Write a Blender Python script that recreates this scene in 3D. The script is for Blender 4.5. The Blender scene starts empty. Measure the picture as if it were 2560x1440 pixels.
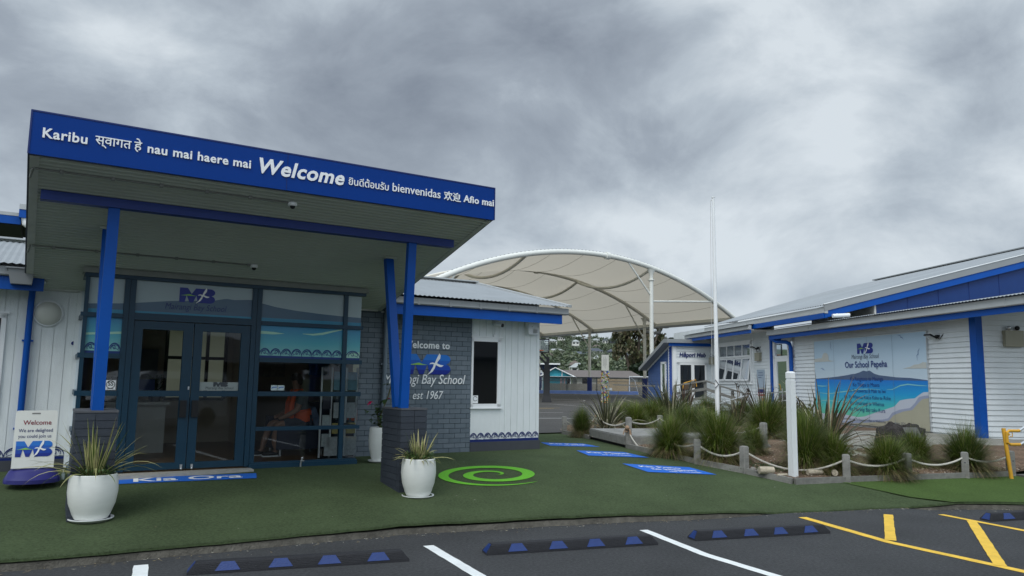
import bpy, math, random
from math import sin, cos, pi, radians as rad, sqrt
from mathutils import Vector, Matrix
random.seed(11)
R = random.Random(5)
scene = bpy.context.scene
col = scene.collection

# ------------------------------------------------------------------ camera
PITCH, ROLL, FPX = rad(6.98), rad(0.833), 1887.0
F = Vector((0, cos(PITCH), sin(PITCH)))
R0 = Vector((1, 0, 0)); U0 = Vector((0, -sin(PITCH), cos(PITCH)))
RV = R0*cos(ROLL) + U0*sin(ROLL); UV = U0*cos(ROLL) - R0*sin(ROLL)
cam = bpy.data.cameras.new('camera'); cam.sensor_width = 36; cam.lens = FPX/2560*36
cam.clip_start = 0.05; cam.clip_end = 3000
co = bpy.data.objects.new('camera', cam); col.objects.link(co)
co.matrix_world = Matrix(((RV.x, UV.x, -F.x, 0), (RV.y, UV.y, -F.y, 0), (RV.z, UV.z, -F.z, 1.75), (0, 0, 0, 1)))
scene.camera = co

# ------------------------------------------------------------------ world, sun, exposure
SUN_EL, SUN_AZ = rad(52), rad(205)      # azimuth clockwise from +Y (view direction)
w = bpy.data.worlds.new('World'); scene.world = w; w.use_nodes = True
nt = w.node_tree; N = nt.nodes; L = nt.links
for n in list(N): N.remove(n)
def nd(t, **k):
    n = N.new(t)
    for a, b in k.items(): setattr(n, a, b)
    return n
def wmath(op, a, b=None, c=None):
    n = N.new('ShaderNodeMath'); n.operation = op
    for i, x in enumerate((a, b, c)):
        if x is None: continue
        if isinstance(x, (int, float)): n.inputs[i].default_value = x
        else: L.new(x, n.inputs[i])
    return n.outputs[0]
out = nd('ShaderNodeOutputWorld'); bg = nd('ShaderNodeBackground')
sky = nd('ShaderNodeTexSky', sky_type='NISHITA'); sky.sun_disc = False
sky.sun_elevation = SUN_EL; sky.sun_rotation = SUN_AZ
tc = nd('ShaderNodeTexCoord'); sep = nd('ShaderNodeSeparateXYZ'); L.new(tc.outputs['Generated'], sep.inputs[0])
zc = wmath('MAXIMUM', sep.outputs[2], 0.0); zd = wmath('ADD', zc, 0.75)
cx = wmath('DIVIDE', sep.outputs[0], zd); cy = wmath('DIVIDE', sep.outputs[1], zd)
cmb = nd('ShaderNodeCombineXYZ'); L.new(sep.outputs[0], cmb.inputs[0]); L.new(sep.outputs[1], cmb.inputs[1]); L.new(wmath('MULTIPLY', sep.outputs[2], 1.55), cmb.inputs[2])
def noise(scale, det, rough, off, dist=0.0):
    m = nd('ShaderNodeMapping'); L.new(cmb.outputs[0], m.inputs[0]); m.inputs['Location'].default_value = off
    n = nd('ShaderNodeTexNoise'); n.inputs['Scale'].default_value = scale; n.inputs['Detail'].default_value = det
    n.inputs['Roughness'].default_value = rough; n.inputs['Distortion'].default_value = dist
    L.new(m.outputs[0], n.inputs['Vector']); return n.outputs['Fac']
n1 = noise(1.9, 3, .45, (1.7, 5.2, 3), .25); n2 = noise(4.6, 10, .6, (2.3, 9.1, 4), .35)
n3 = nd('ShaderNodeTexVoronoi', feature='SMOOTH_F1'); n3.inputs['Scale'].default_value = 7.5; n3.inputs['Smoothness'].default_value = .6
wv_ = nd('ShaderNodeVectorMath', operation='ADD'); L.new(cmb.outputs[0], wv_.inputs[0]); wq = nd('ShaderNodeTexNoise'); wq.inputs['Scale'].default_value = 4; wq.inputs['Detail'].default_value = 5; L.new(cmb.outputs[0], wq.inputs['Vector'])
wsc = nd('ShaderNodeVectorMath', operation='SCALE'); wsc.inputs['Scale'].default_value = .35; L.new(wq.outputs['Color'], wsc.inputs[0]); L.new(wsc.outputs[0], wv_.inputs[1]); L.new(wv_.outputs[0], n3.inputs['Vector'])
nm = wmath('ADD', wmath('ADD', wmath('MULTIPLY', n1, .54), wmath('MULTIPLY', n2, .42)), wmath('MULTIPLY', n3.outputs['Distance'], .11))
rmp = nd('ShaderNodeValToRGB'); L.new(nm, rmp.inputs[0])
e = rmp.color_ramp.elements
e[0].position = .36; e[0].color = (.185, .215, .26, 1)
e[1].position = .64; e[1].color = (.55, .60, .64, 1)
m1 = rmp.color_ramp.elements.new(.475); m1.color = (.275, .315, .365, 1)
m2 = rmp.color_ramp.elements.new(.545); m2.color = (.375, .425, .475, 1)
# sky gain added overhead and behind the viewer, out of view, to lift the light
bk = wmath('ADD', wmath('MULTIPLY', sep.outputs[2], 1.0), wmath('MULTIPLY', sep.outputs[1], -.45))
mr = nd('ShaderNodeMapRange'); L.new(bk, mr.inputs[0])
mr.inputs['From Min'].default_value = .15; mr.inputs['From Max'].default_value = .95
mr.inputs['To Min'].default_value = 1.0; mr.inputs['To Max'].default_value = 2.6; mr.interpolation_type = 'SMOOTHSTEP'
hz = nd('ShaderNodeMapRange'); L.new(sep.outputs[2], hz.inputs[0])
hz.inputs['From Min'].default_value = 0.0; hz.inputs['From Max'].default_value = .16
hz.inputs['To Min'].default_value = .45; hz.inputs['To Max'].default_value = 0.0
mixh = nd('ShaderNodeMixRGB'); L.new(hz.outputs[0], mixh.inputs[0]); L.new(rmp.outputs[0], mixh.inputs[1]); mixh.inputs[2].default_value = (.35, .41, .475, 1)
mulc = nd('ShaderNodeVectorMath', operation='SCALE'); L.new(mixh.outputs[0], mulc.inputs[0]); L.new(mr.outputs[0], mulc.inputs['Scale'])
skm = nd('ShaderNodeVectorMath', operation='SCALE'); L.new(sky.outputs[0], skm.inputs[0]); skm.inputs['Scale'].default_value = .06
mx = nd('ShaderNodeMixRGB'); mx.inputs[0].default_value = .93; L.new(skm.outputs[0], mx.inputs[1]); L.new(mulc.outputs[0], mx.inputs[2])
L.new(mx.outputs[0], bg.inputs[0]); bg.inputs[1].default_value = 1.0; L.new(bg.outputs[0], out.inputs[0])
sd = bpy.data.lights.new('sun', 'SUN'); sd.energy = 1.1; sd.angle = rad(28); sd.color = (1, .97, .93)
so = bpy.data.objects.new('sun', sd); col.objects.link(so)
sdir = Vector((sin(SUN_AZ)*cos(SUN_EL), cos(SUN_AZ)*cos(SUN_EL), sin(SUN_EL)))
so.rotation_euler = sdir.to_track_quat('Z', 'Y').to_euler(); so.location = (0, -20, 40)
scene.view_settings.view_transform = 'Standard'; scene.view_settings.look = 'None'
scene.view_settings.gamma = 1; scene.view_settings.exposure = 0.38
scene.render.resolution_x = 1024; scene.render.resolution_y = 576
scene.render.engine = 'CYCLES'
scene.cycles.max_bounces = 8; scene.cycles.transparent_max_bounces = 16

# ------------------------------------------------------------------ frames
AL, AR = rad(31.88), rad(7.01)
FR = {'W': Matrix.Identity(4), 'L': Matrix.Rotation(AL, 4, 'Z'), 'R': Matrix.Rotation(AR, 4, 'Z')}
ANG = {'W': 0, 'L': AL, 'R': AR}
U2 = Vector((cos(AL), sin(AL))); V2 = Vector((-sin(AL), cos(AL)))
K0 = Vector((-4.69, 7.23)); KD = Vector((8.34, 3.38)).normalized(); KN = Vector((-KD.y, KD.x))
def turfz(x, y):                      # the turf rises from the kerb to the doors
    t = (Vector((x, y))-K0).dot(KN)
    return min(.43, .1+.105*max(t, 0))
def courtz(x, y):
    return .43+.0085*max(0, Vector((x, y)).dot(V2)-14)
def L2W(a, b): return U2*a+V2*b

# ------------------------------------------------------------------ mesh builder
class MB:
    def __init__(s): s.v = []; s.f = []; s.m = []; s.k = 0
    def add(s, vs, fs):
        o = len(s.v); s.v += [tuple(x) for x in vs]; s.f += [tuple(i+o for i in f) for f in fs]; s.m += [s.k]*len(fs); return s
    def box(s, x0, x1, y0, y1, z0, z1):
        return s.add([(x0,y0,z0),(x1,y0,z0),(x1,y1,z0),(x0,y1,z0),(x0,y0,z1),(x1,y0,z1),(x1,y1,z1),(x0,y1,z1)],
                     [(0,3,2,1),(4,5,6,7),(0,1,5,4),(1,2,6,5),(2,3,7,6),(3,0,4,7)])
    def obox(s, c, ax, ay, az):
        c, ax, ay, az = map(Vector, (c, ax, ay, az))
        return s.add([c+ax*i+ay*j+az*k for k in (-1, 1) for i, j in ((-1,-1),(1,-1),(1,1),(-1,1))],
                     [(0,3,2,1),(4,5,6,7),(0,1,5,4),(1,2,6,5),(2,3,7,6),(3,0,4,7)])
    def beam(s, p, q, w, h, up=(0, 0, 1)):   # square bar from p to q
        p, q = Vector(p), Vector(q); d = (q-p); up = Vector(up)
        x = d.cross(up)
        if x.length < 1e-6: x = d.cross(Vector((1, 0, 0)))
        x.normalize(); y = x.cross(d).normalized()
        return s.obox((p+q)/2, x*w/2, d/2, y*h/2)
    def quad(s, *p): return s.add(p, [tuple(range(len(p)))])
    def prism(s, pts, off):
        off = Vector(off); n = len(pts); a = [Vector(p) for p in pts]
        return s.add(a+[p+off for p in a], [tuple(range(n))[::-1], tuple(range(n, 2*n))]+[(i, (i+1) % n, n+(i+1) % n, n+i) for i in range(n)])
    def tube(s, path, r, n=10, cap=True):
        P = [Vector(p) for p in path]; m = len(P); rr = r if isinstance(r, (list, tuple)) else [r]*m
        ref = None; vs = []
        for i in range(m):
            d = (P[min(i+1, m-1)]-P[max(i-1, 0)]).normalized()
            if ref is None: ref = Vector((0, 0, 1)) if abs(d.z) < .9 else Vector((1, 0, 0))
            x = (ref-d*ref.dot(d)).normalized(); ref = x; y = d.cross(x)
            vs += [P[i]+(x*cos(2*pi*j/n)+y*sin(2*pi*j/n))*rr[i] for j in range(n)]
        fs = [(i*n+j, i*n+(j+1) % n, (i+1)*n+(j+1) % n, (i+1)*n+j) for i in range(m-1) for j in range(n)]
        if cap: fs += [tuple(range(n))[::-1], tuple(range((m-1)*n, m*n))]
        return s.add(vs, fs)
    def lathe(s, prof, c=(0, 0, 0), n=32):
        c = Vector(c); m = len(prof)
        vs = [c+Vector((r*cos(2*pi*j/n), r*sin(2*pi*j/n), z)) for r, z in prof for j in range(n)]
        return s.add(vs, [(i*n+j, i*n+(j+1) % n, (i+1)*n+(j+1) % n, (i+1)*n+j) for i in range(m-1) for j in range(n)])
    def ball(s, c, r, n=12, m=8):
        rx, ry, rz = r if isinstance(r, (tuple, list)) else (r, r, r); c = Vector(c)
        vs = [c+Vector((rx*sin(pi*i/m)*cos(2*pi*j/n), ry*sin(pi*i/m)*sin(2*pi*j/n), rz*cos(pi*i/m))) for i in range(m+1) for j in range(n)]
        return s.add(vs, [(i*n+j, (i+1)*n+j, (i+1)*n+(j+1) % n, i*n+(j+1) % n) for i in range(m) for j in range(n)])

def mkmesh(name, mb, mats, org=(0, 0, 0), smooth=True):
    me = bpy.data.meshes.new(name); o = Vector(org)
    me.from_pydata([tuple(Vector(p)-o) for p in mb.v], [], mb.f)
    if not isinstance(mats, (list, tuple)): mats = [mats]
    for m in mats: me.materials.append(m)
    me.polygons.foreach_set('material_index', mb.m)
    if smooth:
        me.shade_smooth(); me.set_sharp_from_angle(angle=rad(38))
    me.update(); return me
ORG = {}
def props(o, label=None, cat=None, group=None, kind=None):
    if label: o['label'] = label
    if cat: o['category'] = cat
    if group: o['group'] = group
    if kind: o['kind'] = kind
def thing(name, label, cat, fr='W', org=(0, 0, 0), group=None):
    o = bpy.data.objects.new(name, None); col.objects.link(o); o.empty_display_size = .2
    o.location = FR[fr] @ Vector(org); o.rotation_euler = (0, 0, ANG[fr])
    props(o, label, cat, group); ORG[o.name] = Vector(org); return o
SPLIT = {'pane', 'window_film', 'island_print', 'sea_strip', 'sea_print', 'foam_print', 'wave_frieze', 'fascia_board', 'reflector', 'eave_lining', 'sticker', 'sticker_print', 'side_flashing', 'edge_trim', 'corner_post', 'window_trim', 'trim', 'base_board', 'interior_shade_panel', 'cloud', 'seabird', 'wave_line', 'panel_joint', 'panel_seam', 'casement', 'mortar', 'door_bolt', 'roof_edge', 'seam', 'side_wall', 'foundation', 'interior_wall', 'trim_board', 'roof', 'ceiling', 'floor', 'rail', 'bracket', 'window', 'grille', 'frame', 'clad_wall', 'wall', 'fascia', 'conduit'}
def clusters(mb, gap):
    par = list(range(len(mb.v)))
    def find(i):
        while par[i] != i: par[i] = par[par[i]]; i = par[i]
        return i
    for f in mb.f:
        a = find(f[0])
        for i in f[1:]: par[find(i)] = a
    comp = {}
    for fi, f in enumerate(mb.f): comp.setdefault(find(f[0]), []).append(fi)
    C = []
    for fs in comp.values():
        ix = {i for fi in fs for i in mb.f[fi]}; P = [mb.v[i] for i in ix]
        C.append([[min(p[k] for p in P) for k in range(3)], [max(p[k] for p in P) for k in range(3)], fs])
    if len(C) > 400: return [mb]
    done = False
    while not done:
        done = True
        for i in range(len(C)):
            for j in range(len(C)-1, i, -1):
                if all(C[i][0][k]-gap <= C[j][1][k] and C[j][0][k]-gap <= C[i][1][k] for k in range(3)):
                    C[i][0] = [min(a, b) for a, b in zip(C[i][0], C[j][0])]; C[i][1] = [max(a, b) for a, b in zip(C[i][1], C[j][1])]; C[i][2] += C[j][2]; del C[j]; done = False
    out_ = []
    for lo, hi, fs in C:
        n = MB(); mp = {}
        for fi in sorted(fs):
            for i in mb.f[fi]:
                if i not in mp: mp[i] = len(n.v); n.v.append(mb.v[i])
            n.f.append(tuple(mp[i] for i in mb.f[fi])); n.m.append(mb.m[fi])
        out_.append(n)
    return out_
def part(name, mb, mats, par, label=None, kind=None, smooth=True):
    if name in SPLIT and not kind:
        cl = clusters(mb, .03)
        if len(cl) > 1:
            r = [part1(name, c, mats, par, label, kind, smooth) for c in cl]; return r[0]
    return part1(name, mb, mats, par, label, kind, smooth)
def part1(name, mb, mats, par, label=None, kind=None, smooth=True):
    org = ORG[par.name]; o = bpy.data.objects.new(name, mkmesh(name, mb, mats, org, smooth)); col.objects.link(o)
    o.parent = par; ORG[o.name] = org
    if label: o['label'] = label
    if kind: o['kind'] = kind
    return o
def solo(name, mb, mats, label, cat, fr='W', org=(0, 0, 0), group=None, kind=None, smooth=True):
    o = bpy.data.objects.new(name, mkmesh(name, mb, mats, org, smooth)); col.objects.link(o)
    o.location = FR[fr] @ Vector(org); o.rotation_euler = (0, 0, ANG[fr])
    props(o, label, cat, group, kind); ORG[o.name] = Vector(org); return o
def dup(root, loc=None, rotz=None, scale=None, label=None, group=None):
    def cp(o, par):
        c = o.copy(); col.objects.link(c)
        if par: c.parent = par
        for ch in list(o.children): cp(ch, c)
        return c
    r = cp(root, None)
    if loc is not None: r.location = loc
    if rotz is not None: r.rotation_euler = (0, 0, rotz)
    if scale is not None: r.scale = scale if isinstance(scale, (tuple, list)) else (scale,)*3
    if label: r['label'] = label
    if group: r['group'] = group
    return r

# ------------------------------------------------------------------ materials
MC = {}
def mat(name, c, rough=.6, var=.1, vs=6, bump=0, bs=80, metal=0, spec=.4, var2=0, vs2=.7, stretch=None, emit=0, coat=0):
    if name in MC: return MC[name]
    m = bpy.data.materials.new(name); m.use_nodes = True; t = m.node_tree; b = t.nodes['Principled BSDF']
    b.inputs['Roughness'].default_value = rough; b.inputs['Metallic'].default_value = metal
    b.inputs['Specular IOR Level'].default_value = spec; b.inputs['Coat Weight'].default_value = coat
    if emit: b.inputs['Emission Color'].default_value = (*c, 1); b.inputs['Emission Strength'].default_value = emit
    tc = t.nodes.new('ShaderNodeTexCoord'); mp = t.nodes.new('ShaderNodeMapping'); t.links.new(tc.outputs['Object'], mp.inputs[0])
    if stretch: mp.inputs['Scale'].default_value = stretch
    n = t.nodes.new('ShaderNodeTexNoise'); n.inputs['Scale'].default_value = vs; n.inputs['Detail'].default_value = 6
    n.inputs['Roughness'].default_value = .65; t.links.new(mp.outputs[0], n.inputs['Vector'])
    r = t.nodes.new('ShaderNodeMapRange'); t.links.new(n.outputs['Fac'], r.inputs[0])
    r.inputs['From Min'].default_value = .28; r.inputs['From Max'].default_value = .72
    r.inputs['To Min'].default_value = 1-var; r.inputs['To Max'].default_value = 1+var
    fac = r.outputs[0]
    if var2:
        n2 = t.nodes.new('ShaderNodeTexNoise'); n2.inputs['Scale'].default_value = vs2; n2.inputs['Detail'].default_value = 4
        t.links.new(tc.outputs['Object'], n2.inputs['Vector'])
        r2 = t.nodes.new('ShaderNodeMapRange'); t.links.new(n2.outputs['Fac'], r2.inputs[0])
        r2.inputs['From Min'].default_value = .3; r2.inputs['From Max'].default_value = .7
        r2.inputs['To Min'].default_value = 1-var2; r2.inputs['To Max'].default_value = 1+var2
        mm = t.nodes.new('ShaderNodeMath'); mm.operation = 'MULTIPLY'; t.links.new(fac, mm.inputs[0]); t.links.new(r2.outputs[0], mm.inputs[1]); fac = mm.outputs[0]
    sc = t.nodes.new('ShaderNodeVectorMath'); sc.operation = 'SCALE'; sc.inputs[0].default_value = c; t.links.new(fac, sc.inputs['Scale'])
    t.links.new(sc.outputs[0], b.inputs['Base Color'])
    if bump:
        n3 = t.nodes.new('ShaderNodeTexNoise'); n3.inputs['Scale'].default_value = bs; n3.inputs['Detail'].default_value = 4
        t.links.new(mp.outputs[0], n3.inputs['Vector']); bp = t.nodes.new('ShaderNodeBump'); bp.inputs['Strength'].default_value = bump
        bp.inputs['Distance'].default_value = .02; t.links.new(n3.outputs['Fac'], bp.inputs['Height']); t.links.new(bp.outputs[0], b.inputs['Normal'])
    MC[name] = m; return m
def gradmat(name, stops, axis=2, lo=0, hi=1, rough=.35):     # a printed colour run along one object axis
    m = bpy.data.materials.new(name); m.use_nodes = True; t = m.node_tree; b = t.nodes['Principled BSDF']; b.inputs['Roughness'].default_value = rough
    tc = t.nodes.new('ShaderNodeTexCoord'); s = t.nodes.new('ShaderNodeSeparateXYZ'); t.links.new(tc.outputs['Object'], s.inputs[0])
    r = t.nodes.new('ShaderNodeMapRange'); t.links.new(s.outputs[axis], r.inputs[0]); r.inputs['From Min'].default_value = lo; r.inputs['From Max'].default_value = hi
    cr = t.nodes.new('ShaderNodeValToRGB'); t.links.new(r.outputs[0], cr.inputs[0]); el = cr.color_ramp.elements
    el[0].position = stops[0][0]; el[0].color = (*stops[0][1], 1); el[1].position = stops[-1][0]; el[1].color = (*stops[-1][1], 1)
    for p, c in stops[1:-1]: x = el.new(p); x.color = (*c, 1)
    t.links.new(cr.outputs[0], b.inputs['Base Color']); return m
def glass(name, tint=(.75, .8, .8), gloss=1.0, film=0.0, rough=0.02):
    m = bpy.data.materials.new(name); m.use_nodes = True; t = m.node_tree
    for n in list(t.nodes): t.nodes.remove(n)
    o = t.nodes.new('ShaderNodeOutputMaterial'); tr = t.nodes.new('ShaderNodeBsdfTransparent'); tr.inputs[0].default_value = (*tint, 1)
    g = t.nodes.new('ShaderNodeBsdfGlossy'); g.inputs['Roughness'].default_value = rough; g.inputs[0].default_value = (.9, .95, 1, 1)
    fr = t.nodes.new('ShaderNodeFresnel'); fr.inputs[0].default_value = 1.5
    mu = t.nodes.new('ShaderNodeMath'); mu.operation = 'MULTIPLY_ADD'; mu.inputs[1].default_value = gloss; mu.inputs[2].default_value = film; t.links.new(fr.outputs[0], mu.inputs[0])
    mx = t.nodes.new('ShaderNodeMixShader'); t.links.new(mu.outputs[0], mx.inputs[0]); t.links.new(tr.outputs[0], mx.inputs[1]); t.links.new(g.outputs[0], mx.inputs[2]); t.links.new(mx.outputs[0], o.inputs[0])
    return m
BLUE = mat('blue_paint', (.001, .072, .35), .45, .06, 3, .05, 300, spec=.25)
FASC = mat('blue_sign_panel', (.0003, .036, .22), .32, .03, 2, spec=.12)
NAVY = mat('navy_joinery', (.004, .036, .068), .4, .07, 5, spec=.4)
WHT = mat('white_paint', (.74, .77, .77), .55, .035, 4, .12, 160, var2=.04)
WHT2 = mat('white_trim', (.78, .8, .8), .5, .03, 6)
WTX = mat('white_textured_ply', (.72, .76, .75), .6, .04, 8, .2, 110, var2=.05, stretch=(1.2, 1, .5))
WBD = mat('white_weatherboard', (.66, .70, .71), .5, .04, 3, .06, 60, var2=.05, vs2=1.2)
BBD = mat('blue_weatherboard', (.012, .07, .36), .5, .08, 4)
STEEL = mat('white_steel', (.72, .73, .68), .4, .05, 2)
CREAM = mat('cream_steel', (.66, .64, .56), .5, .06, 2)
SOFF = mat('soffit_sheet', (.50, .54, .48), .5, .05, 1.5, var2=.05)
ROOF = mat('pale_roofing', (.27, .295, .31), .5, .08, 2.5, var2=.08, vs2=.5)
GUT = mat('grey_gutter', (.25, .265, .27), .4, .05, 3)
GUTW = mat('pale_gutter', (.42, .44, .44), .4, .05, 3)
BRK = [mat('slate_brick_a', (.13, .163, .19), .7, .08, 9, .35, 120), mat('slate_brick_b', (.145, .178, .207), .7, .08, 9, .35, 120), mat('slate_brick_c', (.12, .152, .18), .7, .08, 9, .35, 120)]
MORT = mat('dark_mortar', (.035, .048, .062), .85, .15, 30)
BRD = [mat('dark_brick_a', (.032, .040, .054), .7, .08, 9, .35, 120), mat('dark_brick_b', (.038, .047, .062), .7, .08, 9, .35, 120)]
DARK = mat('dark_grey_paint', (.055, .06, .07), .6, .08, 4)
BLK = mat('black_plastic', (.006, .0065, .008), .45, .1, 10)
LETW = mat('white_lettering', (.82, .84, .84), .45, .02, 5)
DKB = mat('dark_blue_lettering', (.006, .02, .13), .45, .03, 5)
CONC = mat('concrete', (.27, .265, .245), .85, .18, 8, .5, 60, var2=.2, vs2=2)
ALU = mat('aluminium', (.55, .57, .58), .35, .05, 10, metal=.7)
TIMB = mat('weathered_timber', (.20, .198, .18), .85, .22, 10, .6, 60, stretch=(1, 1, 1), var2=.18, vs2=3)
TIMD = mat('decking_timber', (.26, .26, .245), .8, .2, 14, .5, 60, var2=.15, vs2=4)
ROPE = mat('pale_rope', (.52, .50, .44), .9, .15, 60, .5, 200)
YEL = mat('yellow_powdercoat', (.62, .33, .03), .45, .08, 6)
YLP = mat('yellow_road_paint', (.75, .48, .055), .7, .10, 12, .25, 300, var2=.1, vs2=4)
WLP = mat('white_road_paint', (.74, .77, .76), .7, .07, 14, .25, 300, var2=.06, vs2=4)
GLS = glass('entrance_glass', (.76, .80, .80), .9, .015)
GLD = glass('tinted_glass', (.08, .09, .10), .7, .03)
POT = mat('white_glazed_pot', (.70, .72, .68), .38, .035, 5, .08, 40, var2=.04, vs2=3, stretch=(1, 1, 6))
SOIL = mat('potting_soil', (.03, .022, .016), .95, .3, 30, .6, 60)

# ------------------------------------------------------------------ text and flat artwork
TXC = {}
def glyphs(s, bold, sp=1.0):
    key = (s, bold, sp)
    if key not in TXC:
        cu = bpy.data.curves.new('txt', 'FONT'); cu.body = s; cu.size = 1; cu.offset = bold; cu.space_character = sp
        cu.resolution_u = 3; cu.fill_mode = 'FRONT'
        ob = bpy.data.objects.new('txt', cu); col.objects.link(ob)
        dg = bpy.context.evaluated_depsgraph_get(); dg.update()
        me = bpy.data.meshes.new_from_object(ob.evaluated_get(dg))
        TXC[key] = ([(v.co.x, v.co.y) for v in me.vertices], [tuple(p.vertices) for p in me.polygons])
        bpy.data.objects.remove(ob); bpy.data.curves.remove(cu); bpy.data.meshes.remove(me)
    return TXC[key]
class Plane:                            # a flat place for artwork: origin, right, up; normal = right x up
    def __init__(s, O, X, Y): s.O = Vector(O); s.X = Vector(X).normalized(); s.Y = Vector(Y).normalized(); s.N = s.X.cross(s.Y)
    def p(s, x, y, z=0): return s.O+s.X*x+s.Y*y+s.N*z
def text(mb, pl, s, x0, x1, yb, bold=0.0, shear=0.0, ys=1.0, z=.004, thick=0, sp=1.0):
    vs, fs = glyphs(s, bold, sp)
    if not vs: return
    vs = [(x+y*shear, y) for x, y in vs]
    a = min(v[0] for v in vs); b = max(v[0] for v in vs); k = (x1-x0)/(b-a)
    P = [(x0+(x-a)*k, yb+y*k*ys) for x, y in vs]; n = len(P)
    mb.add([pl.p(x, y, z+thick) for x, y in P], fs)
    if thick:
        ed = {}
        for f in fs:
            for i in range(len(f)):
                e_ = (f[i], f[(i+1) % len(f)]); ed[e_] = 1
        sides = [e_ for e_ in ed if (e_[1], e_[0]) not in ed]
        used = sorted({i for e_ in sides for i in e_}); ix = {v: i for i, v in enumerate(used)}; m = len(used)
        mb.add([pl.p(*P[i], z+thick) for i in used]+[pl.p(*P[i], z) for i in used], [(ix[a_], ix[b_], m+ix[b_], m+ix[a_])[::-1] for a_, b_ in sides])
def poly(mb, pl, pts, z=.003, rows=None, band=None):
    """scan-line fill of a 2-D outline; band(row_fraction) picks the material slot"""
    ysv = sorted({round(y, 5) for _, y in pts}); y0, y1 = ysv[0], ysv[-1]
    n = rows or 24
    cuts = sorted(set(ysv) | {y0+(y1-y0)*i/n for i in range(n+1)})
    E_ = list(zip(pts, pts[1:]+pts[:1]))
    def xs(y):
        r = []
        for (ax, ay), (bx, by) in E_:
            if (ay <= y < by) or (by <= y < ay): r.append(ax+(bx-ax)*(y-ay)/(by-ay))
        return sorted(r)
    for a, b in zip(cuts, cuts[1:]):
        if b-a < 1e-6: continue
        d = (b-a)*1e-3; A, B = xs(a+d), xs(b-d)
        if len(A) != len(B): continue
        if band: mb.k = band((a+b)/2)
        for i in range(0, len(A)-1, 2):
            mb.quad(pl.p(A[i], a, z), pl.p(A[i+1], a, z), pl.p(B[i+1], b, z), pl.p(B[i], b, z))
def ribbon(mb, pl, pts, w_, z=.004):
    n = len(pts)
    P = [Vector(p) for p in pts]; vs = []
    for i in range(n):
        d = (P[min(i+1, n-1)]-P[max(i-1, 0)]); d = d.normalized() if d.length > 1e-9 else Vector((1, 0)); q = Vector((-d.y, d.x))
        ww = w_(i/(n-1)) if callable(w_) else w_
        vs += [pl.p(*(P[i]-q*ww/2), z), pl.p(*(P[i]+q*ww/2), z)]
    mb.add(vs, [(2*i, 2*i+2, 2*i+3, 2*i+1) for i in range(n-1)])
def arc(cx_, cy_, rx, ry, a0, a1, n=14): return [(cx_+rx*cos(rad(a0+(a1-a0)*i/n)), cy_+ry*sin(rad(a0+(a1-a0)*i/n))) for i in range(n+1)]
LOGO_O = [(0, 0), (0, 1), (.22, 1), (.335, .60), (.45, 1)]+arc(.86, .755, .14, .245, 90, -70)+arc(.86, .26, .145, .26, 72, -90)+[(.52, 0), (.47, .50), (.385, 0), (.285, 0), (.195, .50), (.15, 0)]
BIRD = [(.735, 1.07), (.765, .97), (.755, .80), (.70, .63), (.685, .56), (.76, .49), (.84, .46), (.80, .385), (.75, .375), (.66, .47), (.635, .30), (.585, .13), (.46, -.05), (.54, .16), (.60, .40), (.61, .52), (.55, .52), (.51, .50), (.53, .565), (.58, .60), (.635, .57), (.67, .78)]
HILLG = [(.02, .46), (.12, .495), (.24, .565), (.28, .575), (.36, .51), (.48, .46)]
LG = [mat('logo_blue_%d' % i, c, .35, .01) for i, c in enumerate(((.012, .16, .56), (.008, .10, .46), (.004, .05, .36), (.003, .02, .24)))]
GRN = mat('logo_green', (.25, .50, .08), .5, .02)
def logo(parent, pl, x0, y0, W, H, dark=False, name='school_emblem'):
    a = MB(); q = Plane(pl.p(x0, y0), pl.X, pl.Y)
    S = lambda P: [(x*W, y*H) for x, y in P]
    poly(a, q, S(LOGO_O), .004, 26, (lambda y: 3 if dark or y/H < .22 else 2 if y/H < .45 else 1 if y/H < .7 else 0))
    b = MB(); poly(b, q, S(BIRD), .010, 20); g = MB(); poly(g, q, S(HILLG), .007, 6)
    o = part(name, a, LG, parent, smooth=False); part('emblem_bird', b, LETW, o, smooth=False); part('emblem_hill', g, GRN, o, smooth=False); return o
def koru(mb, pl, x0, y0, x1, n, h, z=.004, lw=.012):
    """a row of n wave motifs"""
    wd = (x1-x0)/n
    for i in range(n):
        c = x0+wd*(i+.5); s = 1 if i % 2 else -1
        T = lambda P: [(c+s*px*wd, y0+py*h) for px, py in P]
        ribbon(mb, pl, T(arc(0, 0, .5, 1, 0, 180, 16)), lambda t: lw*(.5+.9*sin(pi*t)), z)
        ribbon(mb, pl, T(arc(-.02, .42, .34, .40, -30, 200, 14)), lw*.75, z)
        sp = [(.05+.17*(1-t)*cos(t*7.5), .46+.34*(1-t*.8)*sin(t*7.5)) for t in [k/18 for k in range(19)]]
        ribbon(mb, pl, T(sp), lw*.8, z)
        ribbon(mb, pl, T([(-.38, .10), (-.25, .28), (-.1, .36), (0, .3)]), lw*.6, z)
    ribbon(mb, pl, [(x0, y0-h*.08), (x1, y0-h*.08)], h*.22, z)
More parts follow.
